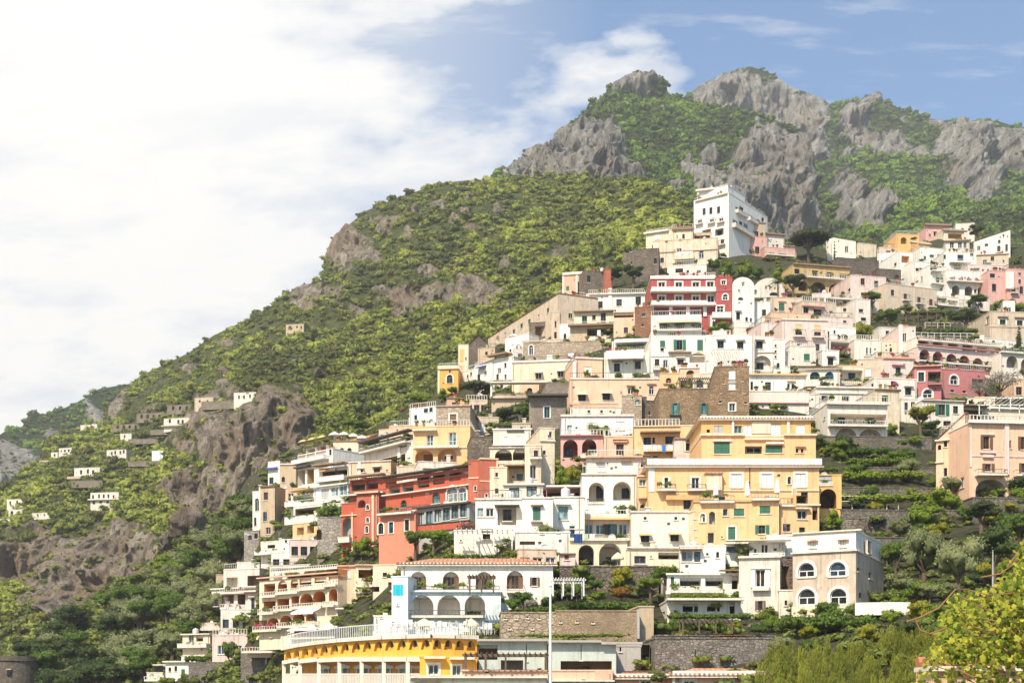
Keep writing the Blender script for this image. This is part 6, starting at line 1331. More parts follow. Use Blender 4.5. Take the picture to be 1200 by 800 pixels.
NATH = dict(bright=1.3, green=1.3, dark=1.3, yellow=1.3, rust=1.3, pale=1.3, pink=1.3, tree=2.3, olive=1.75, blossom=1.9, twig=.42, pine=1.9, cypress=3.9, hedge=.42, vine=.34, juniper=1.65, palm=2.1)

PL = [
 # name, kind, px, foot, width, height, label
 ('umbrella_pine','pine',558,474,40,31,'small flat-topped umbrella pine on the left ridge',None),
 ('stone_pine','pine',948,314,52,50,'great round umbrella pine on the crest right of the pink villa',344),
 ('cypress','cypress',978,318,11,36,'taller dark cypress beside the white gabled house',None),
 ('cypress','cypress',968.5,316,8,23,'shorter dark cypress beside the white gabled house',None),
 ('tree','tree_dark',1145,284,26,22,'dark tree behind the white house on the right crest',370),
 ('tree','tree_dark',717,336,32,24,'dark leafy tree right of the brick pillar',None),('tree','tree_dark',742,336,34,26,'dark leafy tree in front of the rocky cottage',None),
 ('tree','tree_bright',492,488,30,32,'bright green tree at the left of the turquoise house',None),('shrub','bright',520,470,22,16,'light green shrub below the orange villa',None),
 ('shrub','green',530,462,18,12,'round shrub by the orange villa door',None),
 ('tree','tree_green',836,326,22,24,'green tree at the left end of the hanging garden',None),('shrub','bright',853,326,26,20,'bright shrub second in the hanging garden under the pink villa',None),
 ('shrub','bright',872,327,26,22,'yellow-green shrub in the middle of the hanging garden',None),('shrub','green',888,328,24,20,'green shrub at the right of the hanging garden',None),
 ('shrub','bright',912,336,28,20,'bright shrub left of the ochre arcade',None),('tree','tree_dark',930,350,34,32,'dark spreading tree under the ochre arcade',None),('palm','palm',912,352,30,30,'palm beside the pale vaulted house',None),
 ('palm','palm',950,350,20,18,'small palm below the arcade',None),
 ('tree','tree_green',1021,366,30,26,'green tree before the pink house with three windows',None),('tree','tree_green',1042,388,34,28,'big green tree left of the pale slab wall',None),
 ('tree','tree_olive',1062,374,22,20,'brownish olive tree before the long beige house',None),('shrub','yellow',1012,398,32,22,'round yellow-green shrub above the slit-window house',None),
 ('tree','tree_dark',1131,388,44,25,'dark clipped broad tree on the upper right terraces',None),('hedge','hedge',1096,372,38,9,'dark hedge over the pergola left of the clipped tree',None),
 ('tree','tree_green',1146,366,30,22,'green tree under the four-arched white house',None),('shrub','bright',1172,366,24,14,'bright bush first in the row above the tan right-edge house',None),('shrub','bright',1192,366,24,13,'bright bush second in the row above the tan right-edge house',None),
 ('hedge','hedge',1120,392,46,7,'long dark creeper hanging along the terrace railings',None),('pine_tree','cypress',1194,408,26,26,'dark young conifer at the right edge',None),
 ('tree','blossom',1172,470,58,46,'leafless looking pale blossoming tree near the right edge',None),('tree','blossom',1148,470,34,30,'second pale blossoming tree beside the deep red wall',None),
 ('tree','tree_yellow',1079,510,40,36,'airy yellow-green tree in front of the gabled white house',None),
 ('shrub','dark',594,492,40,22,'dark shrub hanging under the restaurant terrace, left',None),('shrub','green',612,490,26,20,'green shrub hanging under the restaurant terrace, right',None),
 ('hedge','vine',596,503,52,9,'yellowish clipped hedge over the pale house row',None),('vine','vine',606,452,60,7,'green vine over the restaurant roof',None),
 ('shrub','yellow',672,566,26,22,'yellow-green shrub in the yard left of the pink loggia',None),('shrub','bright',660,572,26,26,'bright shrub lower in the yard left of the pink loggia',None),('shrub','dark',676,574,24,18,'dark shrub at the foot of the yard wall',None),
 ('climber','twig',573,625,66,16,'bare pinkish climber on a pergola above the white villa',None),
 ('tree','tree_green',487,652,36,34,'green flat tree below the palace, left of three',None),('tree','tree_bright',508,650,38,34,'bright tree below the palace, middle of three',None),('tree','tree_green',528,652,34,32,'green tree below the palace, right of three',None),
 ('shrub','bright',424,650,34,24,'bright bush at the foot of the red turreted house',None),('shrub','green',448,652,26,16,'green bush left of the palace trees',None),
 ('vine','vine',560,657,76,9,'green vine trailing over the white villa roof',None),('vine','vine',620,655,60,10,'green creeper on the wall right of the villa roof',None),
 ('vine','vine',520,570,70,8,'vine garland on the upper palace balcony',None),('vine','vine',478,592,50,8,'vine garland over the palace lower balcony',None),
 ('shrub','green',602,716,30,20,'green shrub under the white villa, left',None),('shrub','pale',622,716,24,18,'pale flowering shrub under the white villa',None),('shrub','dark',642,714,24,22,'dark shrub behind the white pole',None),
 ('shrub','yellow',730,688,34,28,'bright yellow shrub in the central garden',None),('shrub','rust',728,704,34,24,'rust-orange shrub in the central garden',None),('shrub','green',698,692,28,18,'round green shrub in the central garden',None),
 ('tree','tree_green',780,700,38,42,'green tree left of the balustraded white house',None),('tree','tree_bright',762,706,34,34,'light tree between rust shrub and balustrade',None),('shrub','bright',702,704,26,14,'low bright shrub before the garden lattice',None),('shrub','green',676,700,26,22,'green shrub by the garden lattice',None),
 ('hedge','hedge',712,718,90,14,'long green hedge on top of the rubble wall',None),('hedge','hedge',640,719,44,9,'short hedge on the square-holed wall',None),('hedge','vine',668,748,110,6,'line of planters on the pool building roof',None),
 ('shrub','bright',904,740,38,28,'big bright round bush in front of the faded white house',None),('hedge','hedge',968,742,100,22,'tall hedge before the weathered peach house',None),('shrub','green',1012,752,34,22,'green bush at the right end of the tall hedge',None),
 ('shrub','green',792,744,30,26,'green shrub at the left end of the vine garden',None),('shrub','dark',815,742,30,20,'dark shrub in the vine garden',None),('shrub','bright',842,744,26,22,'bright shrub in the vine garden',None),('shrub','pale',885,738,24,12,'whitish flowering shrub by the round bush',None),('shrub','yellow',862,742,20,14,'yellowish shrub in the vine garden',None),
 ('hedge','hedge',836,727,80,9,'low hedge along the white ground floor',None),('vine','vine',818,702,60,7,'vine on the pergola of the balustraded house',None),('vine','vine',870,694,22,12,'climber between balustrade and faded house',None),
 ('shrub','green',820,764,12,14,'ivy tuft on the boulder wall, left',110),('shrub','green',848,768,14,16,'ivy tuft on the boulder wall, middle',110),('shrub','green',888,770,28,26,'ivy mass at the right end of the boulder wall',108),('shrub','rust',860,748,60,6,'reddish low flowers on the boulder wall',None),
 ('shrub','green',948,768,34,26,'ivy cushion on the wall under the hedge, left',104),('shrub','dark',990,768,40,28,'ivy cushion on the wall under the hedge, right',104),
 ('vine','vine',1030,548,70,12,'vine row on the uppermost right terrace',None),('vine','vine',1030,566,90,14,'second vine row on the right terraces',None),('hedge','hedge',1010,536,60,12,'dark hedge under the blue-door house',None),
 ('vine','vine',1035,592,110,14,'third long vine row on the right terraces',None),('shrub','bright',1108,598,56,30,'large bright bush below the peach villa',None),('shrub','bright',1082,618,54,30,'large bright bush on the lower terraces',None),
 ('shrub','bright',978,620,30,26,'bright shrub beside the yellow archway',None),('shrub','green',972,636,34,18,'green shrub behind the lower yellow house',None),('shrub','green',1000,560,30,22,'green shrub left of the vine rows',None),
 ('tree','tree_bright',985,540,30,26,'light tree beside the blue-door house',None),('hedge','vine',966,555,28,8,'hedge on top of the yellow archway',None),
 ('shrub','green',1060,545,44,24,'green shrub under the peach villa wing',None),('shrub','bright',1070,525,34,18,'bright shrub before the gabled house',None),
 ('olive_tree','olive',1082,690,62,76,'large grey olive tree left in the dark grove',None),('olive_tree','olive',1124,698,62,74,'large grey olive tree in the middle of the grove',None),('tree','tree_dark',1165,690,62,80,'dark tree right in the grove',None),('tree','tree_green',1195,660,54,66,'green tree at the right edge of the grove',None),
 ('tree','tree_dark',1150,628,52,44,'dark tree under the peach villa balcony',None),('tree','tree_green',1050,684,38,56,'ivy covered tree beside the weathered house',None),('shrub','green',1040,660,40,30,'green bush behind the weathered house',None),('shrub','dark',1062,752,60,28,'dark bush below the balcony wall',None),
 ('shrub','green',1105,752,60,28,'green thicket right of the balcony wall',None),('shrub','dark',1150,745,56,40,'dark thicket before the grove',None),('shrub','green',1190,712,50,40,'green thicket behind the foreground vine',None),
 ('shrub','green',268,776,28,34,'round dark bush on the lower left wall',None),('hedge','hedge',246,777,52,10,'flat clipped hedge at the lower left',None),('shrub','green',262,760,30,20,'green bush behind the flat hedge',None),
 ('vine','vine',318,752,54,12,'vine pergola at the foot of the orange hotel',None),('shrub','green',288,712,18,30,'ivy between the pink-railed house and the orange hotel',None),('shrub','green',305,664,26,14,'green bush above the pink-railed house',None),
 ('shrub','bright',286,632,22,26,'bright bush left of the tall faded house',None),('shrub','bright',318,648,18,12,'bright climber on the stepping parapets',None),('tree','tree_green',388,640,46,54,'green tree hanging over the grey foundation wall',None),
 ('shrub','yellow',356,582,20,12,'yellowish bush on the hotel flank',None),('palm','palm',466,552,24,20,'bright palm under the sloping balcony house',None),('shrub','bright',408,500,26,14,'bright bush above the cream hotel',None),('shrub','green',424,505,30,16,'green bush behind the parasols',None),
 ('vine','vine',368,590,44,8,'hanging green under the winter garden',None),('shrub','bright',748,446,20,10,'green pot shrub under the great awning',None),('shrub','bright',845,391,40,13,'yellow-green terrace plants above the black-window house',None),('shrub','rust',884,392,40,10,'reddish terrace plants beside the stair wall',None),
 ('shrub','bright',937,480,16,9,'green tuft right of the terracotta roof',None),('climber','vine',788,582,60,6,'creeper along the yellow villa terrace',None),('hedge','hedge',872,582,60,8,'green hedge behind the white columns',None),('hedge','vine',924,579,50,7,'green hedge over the right column terrace',None),
 ('shrub','yellow',1198,690,40,30,'yellowing thicket at the right edge',30),
]
for (nm, kd, px, py, w_, h_, lab, D_) in PL:
    plant(nm, kd, lab, px, py, w_, h_, D=D_, cat=None, rz=0 if kd in ('hedge', 'vine', 'twig') else None, off=2.2)
# junipers filling the lower right
k = 0
for row, (yy, xs0, xs1, n, D_) in enumerate(((792, 905, 1075, 8, 92), (806, 890, 1090, 9, 84), (826, 905, 1105, 8, 76), (778, 1030, 1095, 4, 90))):
    for i in range(n):
        x = xs0+(xs1-xs0)*(i+.5*(row % 2)+.3*rngp.random())/n
        plant('juniper', 'juniper', 'feathery yellow-green juniper in the thicket at the lower right', x, yy, 40+8*rngp.random(), 48+12*rngp.random(), D=D_+rngp.random()*3, group='junipers at the lower right', var=int(rngp.integers(3)))
# olive slope at the lower left
topo = pl([(40,770),(85,728),(130,702),(185,672),(215,646),(250,628),(290,600)]); boto = pl([(40,830),(160,830),(175,800),(215,770),(250,735),(290,650)])
cnt = 0
for t in range(2000):
    if cnt >= 105: break
    x = rngp.uniform(25, 292); a, b_ = float(topo(x))+12, float(boto(x))
    if b_ <= a: continue
    y = rngp.uniform(a, b_)
    dark = (x < 140 and y > 745); kd = 'tree_dark' if dark and rngp.random() < .7 else ('olive' if rngp.random() < .72 else 'tree_green')
    if 160 < x < 215 and y < 700 and rngp.random() < .6: kd = 'tree_bright'
    D_ = surf_hit('village_hill', x, y)-.5
    w_ = rngp.uniform(5.0, 8.5)/D_*F
    lab = {'olive': 'grey-green olive tree on the steep slope left of the village', 'tree_dark': 'dark evergreen tree low on the steep slope left of the village', 'tree_green': 'mid-green tree on the steep slope left of the village', 'tree_bright': 'bright green tree on the steep slope left of the village'}[kd]
    plant('olive_tree' if kd == 'olive' else 'tree', kd, lab, x, y, w_, w_*(.85 if kd == 'olive' else .95), D=D_, group={'olive': 'olive trees on the left slope', 'tree_dark': 'dark evergreens on the left slope', 'tree_green': 'green trees on the left slope', 'tree_bright': 'bright trees on the left slope'}[kd], var=int(rngp.integers(3)))
    cnt += 1
# shrubs in the gaps of the village
lowv = pl([(190,790),(300,640),(330,560),(420,530),(520,470),(600,410),(700,350),(800,320),(900,335),(1000,330),(1200,380)])
cnt = 0
KS = ['bright', 'green', 'green', 'dark', 'olive', 'yellow']
for t in range(4000):
    if cnt >= 240: break
    x = rngp.uniform(240, 1200); y0 = float(lowv(x))
    if rngp.random() < .45: x = rngp.uniform(930, 1200); y0 = 500; y1 = 740
    else: y1 = 790
    y = rngp.uniform(y0, y1); kd = KS[rngp.integers(len(KS))]
    D_ = surf_hit('village_hill', x, y)-.3; w_ = rngp.uniform(1.6, 3.4)/D_*F
    plant('shrub', kd, {'bright': 'light green shrub growing in a gap between the houses', 'green': 'mid green shrub growing in a gap between the houses', 'dark': 'dark green shrub growing in a gap between the houses', 'olive': 'greyish olive shrub growing in a gap between the houses', 'yellow': 'yellowish shrub growing in a gap between the houses'}[kd],
          x, y, w_, None, D=D_, group=kd+' shrubs between the houses', var=int(rngp.integers(2)))
    cnt += 1
# undergrowth over the open parts of the hill
UG = [crown_proto(np.random.default_rng(8+i), 42, .22, 3, .6, .3) for i in range(5)]
sp = []
S = SURF['village_hill']; ny, nx = S['rk'].shape
while len(sp) < 9000:
    i = rngp.integers(ny-1); j = rngp.integers(nx-1); p = S['V'][i, j]+rngp.normal(size=3)*.5; px, py = S['PX'][i, j], S['PY'][i, j]
    if S['rk'][i, j] > .3 and rngp.random() < .75: continue
    cl = float(fbm(np.array([px/22.]), np.array([py/22.]), np.array([2.]), 3)[0])
    if cl < -.12 and rngp.random() < .8: continue
    r = rngp.uniform(.5, 1.25)*(1.6 if px < 290 else 1)*max(1, p[1]/210)
    sp.append((p[0], p[1], p[2]-r*.2, r, float(np.clip(.4+cl+rngp.normal()*.15, 0, 1)), max(0, rngp.normal()*.12), .7))
woods('undergrowth', sp, foliage('undergrowth', (.055,.08,.028), (.24,.28,.06), .3), UG, 'low undergrowth on the terraces and banks between the houses')
# dry-stone terraces on the right
for n_, (x0, x1, yt, yb, yaw, lab) in enumerate([
 (955,1092,512,528,2,'dry-stone terrace wall directly under the blue-door house'),(990,1100,548,557,3,'second dry-stone terrace wall on the right slope'),(984,1130,572,580,3,'third dry-stone terrace wall on the right slope'),
 (985,1150,598,612,2,'fourth tall dry-stone terrace wall on the right slope'),(1008,1075,630,648,4,'lowest dry-stone terrace wall above the weathered house'),(770,930,745,752,3,'flowered coping wall of the vine garden'),(1140,1250,584,598,5,'stone wall under the peach villa arch')]):
    H('terrace_wall', lab, (x0, x1, yt, yb), 'x', yaw, '', mat=stone('terrace', (.14,.115,.09), (.30,.26,.21), 1.3), dep=2.5, cat='stone wall', clutter=0, down=2)
# ------------------------------------------------------------------ street and terrace furniture, rocks, the foreground
rngs = np.random.default_rng(77)
def rockmesh(r, mat, seed):
    iv, if_ = subdiv(*ICO2); v = iv.copy()
    n = fbm(v[:, 0]*1.3+seed, v[:, 1]*1.3, v[:, 2]*1.3, 4); n2 = ridged(v[:, 0]*2+seed, v[:, 1]*2, v[:, 2]*1.2, 3)
    v = v*(1+.45*n+.14*n2)[:, None]*np.array(r); return np_mesh('boulder', v, if_, [mat], np.ones((len(v), 3)), attr='rock')
for px, py, w_, h_, sd, lab in ((222, 622, 44, 40, 1, 'pale pointed boulder outcrop on the slope below the cliff wall'), (200, 640, 22, 24, 7, 'smaller grey rock beneath the pointed boulder')):
    d = surf_hit('village_hill', px, py)-1 if py > float(top_v(px)) else float(Dv(px, float(top_v(px))))+2
    o = rockmesh((w_/F*d/2, 5, h_/F*d/2), m_mid, sd); o.location = at(px, py-6, d); tag(o, lab, 'rock')
# round tower at the bottom left
d = 232; e = empty('watchtower', at(14, 815, d)); tag(e, 'old round stone watchtower in the bottom left corner', 'tower')
q = MB(); r_ = 31/F*d; hh = 46/F*d; sm = stone('tower_stone', (.13,.105,.08), (.27,.22,.17), 1.2)
q.lathe([(r_*1.08, -6), (r_, 0), (r_*.97, hh*.86), (r_*1.02, hh*.88), (r_*1.02, hh), (r_*.85, hh), (r_*.85, hh-.5), (0, hh-.5)], sm, 36); q.build('wall', e)
for a in (-.5, .25): 
    q = MB(); x = r_*math.sin(a); y = -r_*math.cos(a); q.box(x-.3, x+.3, y-.12, y+.5, hh*.5, hh*.5+1, glass(0)); q.box(x-.42, x+.42, y-.16, y+.4, hh*.5+1.0, hh*.5+1.15, plaster('tan', .5)); q.build('window', e)
# white pole in front of the garden wall, thin mast on the right
def pole(name, px, yt, yb, d, w_, lab, m):
    e = empty(name, at(px, yb, d)); h = (yb-yt)/F*d; r = w_/F*d/2; q = MB()
    q.tube([(0, 0, 0), (0, 0, h*.5), (0, 0, h)], [r*1.15, r, r*.75], m, 10); q.build('shaft', e)
    q = MB(); q.lathe([(0, h+r*2.2), (r*.9, h+r*1.8), (r*1.25, h+r), (r*.9, h+.05), (0, h)], m, 10); q.build('finial', e)
    q = MB(); q.box(-r*2.2, r*2.2, -r*2.2, r*2.2, -.6, .12, plaster('grey')); q.build('base', e); tag(e, lab, 'pole'); return e
pole('flagpole', 645, 688, 850, 92, 3.4, 'tall white flagpole rising in front of the garden walls', simple('white_paint', (.78,.77,.74), .4))
pole('mast', 1163.5, 646, 700, 100, 1.6, 'thin grey mast in front of the dark grove', simple('grey_paint', (.45,.45,.44), .5))
pole('mast', 755.5, 305, 326, 326, 1.2, 'thin pale mast in front of the stone ruin', simple('pale_paint', (.6,.55,.48), .5))
# white garden columns on the yellow terrace
for i, (px, yb, lab) in enumerate(((839, 588, 'leftmost of four white closed parasols on the yellow house terrace'), (876, 586, 'second of four white closed parasols on the yellow house terrace'), (911, 583, 'third of four white closed parasols on the yellow house terrace'), (931, 586, 'rightmost white closed parasol on the yellow house terrace'))):
    dd = 139; e = empty('parasol', at(px, yb, dd)); q = MB(); q.lathe([(.04, 0), (.04, 1.9), (0, 1.9)], railm('q'), 6); q.build('pole', e)
    q = MB(); cl = simple('closed_canopy', (.80,.78,.74), .8); q.lathe([(.10, .35), (.30, .5), (.26, 1.1), (.16, 1.7), (.05, 1.95), (0, 2.0)], cl, 8); q.build('canopy', e); tag(e, lab, 'parasol')
    q = MB(); q.box(-.6, .6, -.5, .5, -1.2, 0, plaster('yellow', .3)); o = q.build('pedestal', e)
# open parasols
def parasol(px, py, wpx, c, lab, d, group=None):
    e = empty('parasol', at(px, py, d)); w_ = wpx/F*d/2; q = MB(); q.lathe([(.03, -2.1), (.03, .1), (0, .12)], railm('t'), 6); q.build('pole', e)
    m = simple(*AW[c], rough=.9); q = MB(); q.lathe([(w_, -.34), (w_, -.16), (w_*.55, .12), (.04, .34), (0, .36)], m, 8); q.build('canopy', e); tag(e, lab, 'parasol', group)
D1 = HOUSES['cream hotel front with two small arched windows and rooftop parasols']; db = D1[1].y+1.5
for px, py, c, lab in ((356, 517, 'y', 'yellow parasol at the left end of the cream hotel roof'), (366, 515, 'y', 'second yellow parasol on the cream hotel roof'), (378, 512, 'y', 'yellow parasol nearest the white ones on the cream hotel roof'), (392, 508, 'w', 'white parasol first on the right of the cream hotel roof'), (403, 508, 'w', 'white parasol in the middle of the cream hotel roof'), (414, 510, 'w', 'white parasol third on the cream hotel roof'), (424, 512, 'w', 'white parasol at the right end of the cream hotel roof')):
    parasol(px, py, 14, c, lab, db+max(0, 392-px)*.35)
for px, py, w_, c, d, lab in ((724, 651, 15, 'u', 131, 'cream parasol under the peach arch'), (366, 735, 16, 'w', 150, 'white parasol left on the awning terrace'), (386, 733, 16, 'w', 147, 'white parasol right on the awning terrace'), (305, 746, 10, 'u', 170, 'small striped parasol left below the orange hotel'), (320, 744, 10, 'u', 168, 'small striped parasol right below the orange hotel'),
                              (385, 549, 15, 'u', 238, 'cream parasol on the restaurant terrace'), (497, 729, 24, 'u', 112, 'cream parasol left on the villa base terrace'), (552, 729, 20, 'u', 112, 'cream parasol right on the villa base terrace'), (602, 393, 12, 'w', 292, 'white parasol on the ridge terrace'), (1123, 304, 8, 'w', 355, 'white parasol on the crest terrace')):
    parasol(px, py, w_, c, lab, d)
# washing
def washing(x0, x1, y, d, items, lab):
    e = empty('clothesline', at(x0, y, d)); a = Vector((0, 0, 0)); b = at(x1, y, d)-at(x0, y, d); q = MB(); q.tube([a, a.lerp(b, .5)+Vector((0, 0, -.08)), b], .012, simple('cord', (.5,.5,.5)), 4); q.build('cord', e)
    tag(e, lab, 'clothesline')
    for i, (f0, f1, h, c, nm) in enumerate(items):
        q = MB(); m = simple('cloth_'+nm, c, .9); n = 6
        for k_ in range(n):
            u, v = f0+(f1-f0)*k_/n, f0+(f1-f0)*(k_+1)/n; p, s_ = a.lerp(b, u), a.lerp(b, v); y0_, y1_ = .07*math.sin(k_*2.1), .07*math.sin((k_+1)*2.1)
            q.quad([(p.x, p.y+y0_*.3, p.z), (s_.x, s_.y+y1_*.3, s_.z), (s_.x, s_.y+y1_, -h), (p.x, p.y+y0_, -h)], m)
        o = q.build('hanging_cloth', None); o.location = at(x0, y, d); tag(o, '%s cloth hanging on the %s' % (nm.replace('_', ' '), lab.split(' with ')[0]), 'cloth', group='cloths drying on the lines')
washing(753, 791, 521, 159, [(.02,.16,.75,(.75,.74,.72),'white_sheet'),(.18,.30,.65,(.70,.70,.72),'pale_grey'),(.32,.44,.7,(.78,.76,.73),'cream_white'),(.46,.56,.55,(.74,.72,.70),'faded_white'),(.60,.72,.85,(.05,.22,.62),'bright_blue'),(.76,.94,.6,(.78,.75,.70),'broad_white')], 'washing line before the small yellow house with six cloths')
washing(672, 700, 625, 126, [(.02,.38,.85,(.02,.06,.20),'navy_blue'),(.45,.62,.6,(.5,.62,.35),'pale_green'),(.66,.9,.6,(.72,.72,.70),'light')], 'washing line on the glazed veranda with three cloths')
washing(828, 836, 608, 138.5, [(.05,.9,.8,(.06,.22,.55),'deep_blue')], 'short line outside the arched yellow window with one cloth')
washing(460, 473, 684.5, 116, [(.05,.95,.95,(.02,.50,.60),'turquoise')], 'rail of the pale corner tower with one cloth')
# pots, tanks, dishes and chairs on the roofs: one of each, then copies
def proto_thing(name, parts):
    e = bpy.data.objects.new(name, None); out = []
    for nm, mb in parts:
        me = bpy.data.meshes.new(nm); me.from_pydata(mb.v, [], mb.f)
        for m in mb.mats: me.materials.append(m)
        me.polygons.foreach_set('material_index', mb.mi); me.update(); out.append((nm, me))
    return (name, out)
def stamp(pt, loc, lab, cat, group, sc_=1.0, rz=0):
    e = empty(pt[0], loc, rz); e.scale = (sc_,)*3; tag(e, lab, cat, group)
    for nm, me in pt[1]: link(bpy.data.objects.new(nm, me), e)
    return e
pot = MB(); pot.lathe([(0, 0), (.17, 0), (.24, .36), (.20, .36), (.18, .30), (0, .30)], simple('terracotta_pot', (.42,.17,.08)), 10)
tank = MB(); tank.lathe([(0, 0), (.45, 0), (.47, .1), (.47, 1.0), (.40, 1.2), (.12, 1.28), (.12, 1.36), (0, 1.36)], simple('tank', (.62,.62,.60), .4), 16)
tleg = MB(); [tleg.box(x-.04, x+.04, y-.04, y+.04, -.35, 0, simple('iron', (.1,.09,.08))) for x in (-.3, .3) for y in (-.3, .3)]
dish = MB(); dish.lathe([(0, 0), (.16, .02), (.3, .08), (.40, .17), (.40, .19), (.28, .10), (0, .03)], simple('dish', (.70,.70,.68), .4), 16)
dish.v = [(x, -z*.9-.1+y*.0, y+.9) for x, y, z in dish.v]; dm_ = MB(); dm_.tube([(0, 0, 0), (0, 0, .9)], .03, simple('iron', (.1,.09,.08)), 6); dm_.tube([(0, -.1, .9), (0, -.45, .85)], .02, simple('iron', (.1,.09,.08)), 5)
ant = MB(); ant.tube([(0, 0, 0), (0, 0, 2.4)], .025, simple('iron', (.1,.09,.08)), 5); an2 = MB(); [an2.tube([(-.35+.05*i, 0, 2.3-i*.16), (.35-.05*i, 0, 2.3-i*.16)], .014, simple('aluminium', (.5,.5,.5), .4), 4) for i in range(6)]
chs = MB(); cm_ = simple('white_plastic', (.76,.75,.72), .5); chs.box(-.22, .22, -.2, .22, .42, .46, cm_); chb = MB(); chb.box(-.22, .22, .2, .24, .46, .9, cm_); chl = []
for x in (-.2, .17):
    for y in (-.18, .19): l_ = MB(); l_.box(x, x+.03, y, y+.03, 0, .42, cm_); chl.append(('leg', l_))
ac = MB(); ac.box(-.42, .42, -.18, .16, 0, .62, simple('ac_casing', (.66,.65,.62), .5)); ac2 = MB(); ac2.lathe([(0, 0), (.22, 0), (.24, .02), (0, .03)], simple('ac_fan', (.12,.12,.12)), 14); ac2.v = [(x-.1, -.19-z, y+.3) for x, y, z in ac2.v]
PT = dict(pot=proto_thing('plant_pot', [('pot', pot)]), tank=proto_thing('water_tank', [('barrel', tank), ('stand', tleg)]), dish=proto_thing('satellite_dish', [('dish', dish), ('mount', dm_)]),
          ant=proto_thing('aerial', [('mast', ant), ('rods', an2)]), chair=proto_thing('garden_chair', [('seat', chs), ('backrest', chb)]+chl), ac=proto_thing('air_conditioner', [('casing', ac), ('fan', ac2)]))
LB = dict(tank=('pale round water tank on a flat house roof', 'water tank', 'water tanks on the roofs'), dish=('pale satellite dish on a house roof', 'satellite dish', 'satellite dishes on the roofs'),
          ant=('thin television aerial on a house roof', 'aerial', 'aerials on the roofs'), chair=('white garden chair on a roof terrace', 'chair', 'white chairs on the roof terraces'), ac=('grey air conditioner box on a flat roof', 'air conditioner', 'air conditioners on the roofs'))
PK = ['bright', 'green', 'yellow', 'pink', 'dark']
np_ = 0
for lab, (root, O, ya, u0, u1, zt, dep) in list(HOUSES.items()):
    if root.name.split('.')[0] in ('terrace_wall', 'retaining_wall', 'wall', 'ruin', 'pillar') or 'villas scattered' in str(root.get('group')) or u1-u0 < 2.5 or O.y < 106: continue
    cy, sy_ = math.cos(ya), math.sin(ya)
    def W(u, v, z): return Vector((O.x+cy*u-sy_*v, O.y+sy_*u+cy*v, O.z+z))
    tiled = root.get('label', '').find('terracotta') >= 0 or 'villa with' in lab and 'yellow' in lab
    rz = zt-.45
    for kk, pr in (('tank', .22), ('dish', .34), ('ant', .42), ('ac', .22)):
        if rngs.random() < pr and not tiled: stamp(PT[kk], W(rngs.uniform(u0+.6, u1-.6), rngs.uniform(1, dep-1.5), rz+(.35 if kk == 'tank' else 0)), *LB[kk], 1.0, ya+rngs.uniform(-.5, .5))
    if not tiled and ('terrace' in lab or rngs.random() < .3) and O.y < 330:
        for _ in range(int(rngs.integers(2, 5))): stamp(PT['chair'], W(rngs.uniform(u0+.6, u1-.6), rngs.uniform(.8, 2.5), rz+.05), *LB['chair'], 1.0, rngs.uniform(0, 6))
    if not tiled and rngs.random() < .75:
        for _ in range(int(rngs.integers(1, 6))):
            if np_ > 270: break
            np_ += 1; u = rngs.uniform(u0+.3, u1-.3); kd = PK[rngs.integers(5)]; p = W(u, .12, zt+.12); s_ = rngs.uniform(.28, .6)
            e = stamp(PT['pot'], p, 'terracotta pot with a %s plant on a roof edge' % {'bright': 'light green', 'green': 'mid green', 'yellow': 'yellow-green', 'pink': 'pink-flowered', 'dark': 'dark green'}[kd], 'potted plant', {'bright': 'light green', 'green': 'mid green', 'yellow': 'yellow-green', 'pink': 'pink-flowered', 'dark': 'dark green'}[kd]+' potted plants on the roof edges', 1.0)
            o = bpy.data.objects.new('plant', proto(kd, 0)[0]); link(o, e); o.location = (0, 0, .28); o.scale = (s_, s_, s_*rngs.uniform(.8, 1.5))
# people-free tables on the big white terrace: chairs in rows
for i in range(34):
    px = 447+i*3.9+rngs.normal()*1.0; stamp(PT['chair'], at(px, 742+rngs.normal()*2.0, 111+rngs.random()*2.5), 'white chair on the crowded base terrace of the white villa', 'chair', 'white chairs on the villa base terrace', 1.0, rngs.uniform(0, 6))
# pergolas
def pergola(px0, px1, yt, yb, d, lab, mat, n=6, dep=3.0, leaves=None):
    a, b = at(px0, yb, d), at(px1, yb, d); e = empty('pergola', a.lerp(b, .5)); L_ = (b-a).x; h = (yb-yt)/F*d; tag(e, lab, 'pergola')
    for i in range(max(2, n//2+1)):
        x = -L_/2+L_*i/(max(2, n//2+1)-1)
        for y in (0, dep): q = MB(); q.box(x-.06, x+.06, y-.06, y+.06, 0, h, mat); q.build('post', e)
    q = MB()
    for y in (0, dep): q.box(-L_/2-.2, L_/2+.2, y-.07, y+.07, h, h+.14, mat)
    for i in range(n*2): x = -L_/2+L_*i/(n*2-1); q.box(x-.04, x+.04, -.35, dep+.35, h+.15, h+.24, mat)
    q.build('beams', e)
    if leaves:
        o = bpy.data.objects.new('vine', proto(leaves, 0)[0]); link(o, e); o.location = (0, dep/2, h+.15); o.scale = (L_/2, dep*.8, L_/6)
wt = simple('white_beam', (.76,.74,.70), .6); bt = simple('dark_beam', (.13,.09,.06), .8)
pergola(1160, 1232, 467, 480, 176, 'white frame pergola on the roof at the right edge', wt, 6, 4)
pergola(836, 868, 410, 424, 214, 'row of white slanting beams over the pink house', wt, 6, 3)
pergola(956, 996, 415, 426, 232, 'dark pergola below the deep loggia with terrace chairs', bt, 6, 3, None)
pergola(545, 640, 768, 784, 96, 'long dark frame pergola over the trellis planters at the bottom', bt, 8, 2.2)
pergola(535, 600, 622, 646, 134, 'white pergola carrying the bare pinkish climber', wt, 6, 2.2)
pergola(588, 654, 463, 449, 240, 'x', bt) if False else None
pergola(648, 684, 680, 698, 118, 'white lattice pergola on a stone terrace right of the white villa', wt, 6, 3, 'twig')
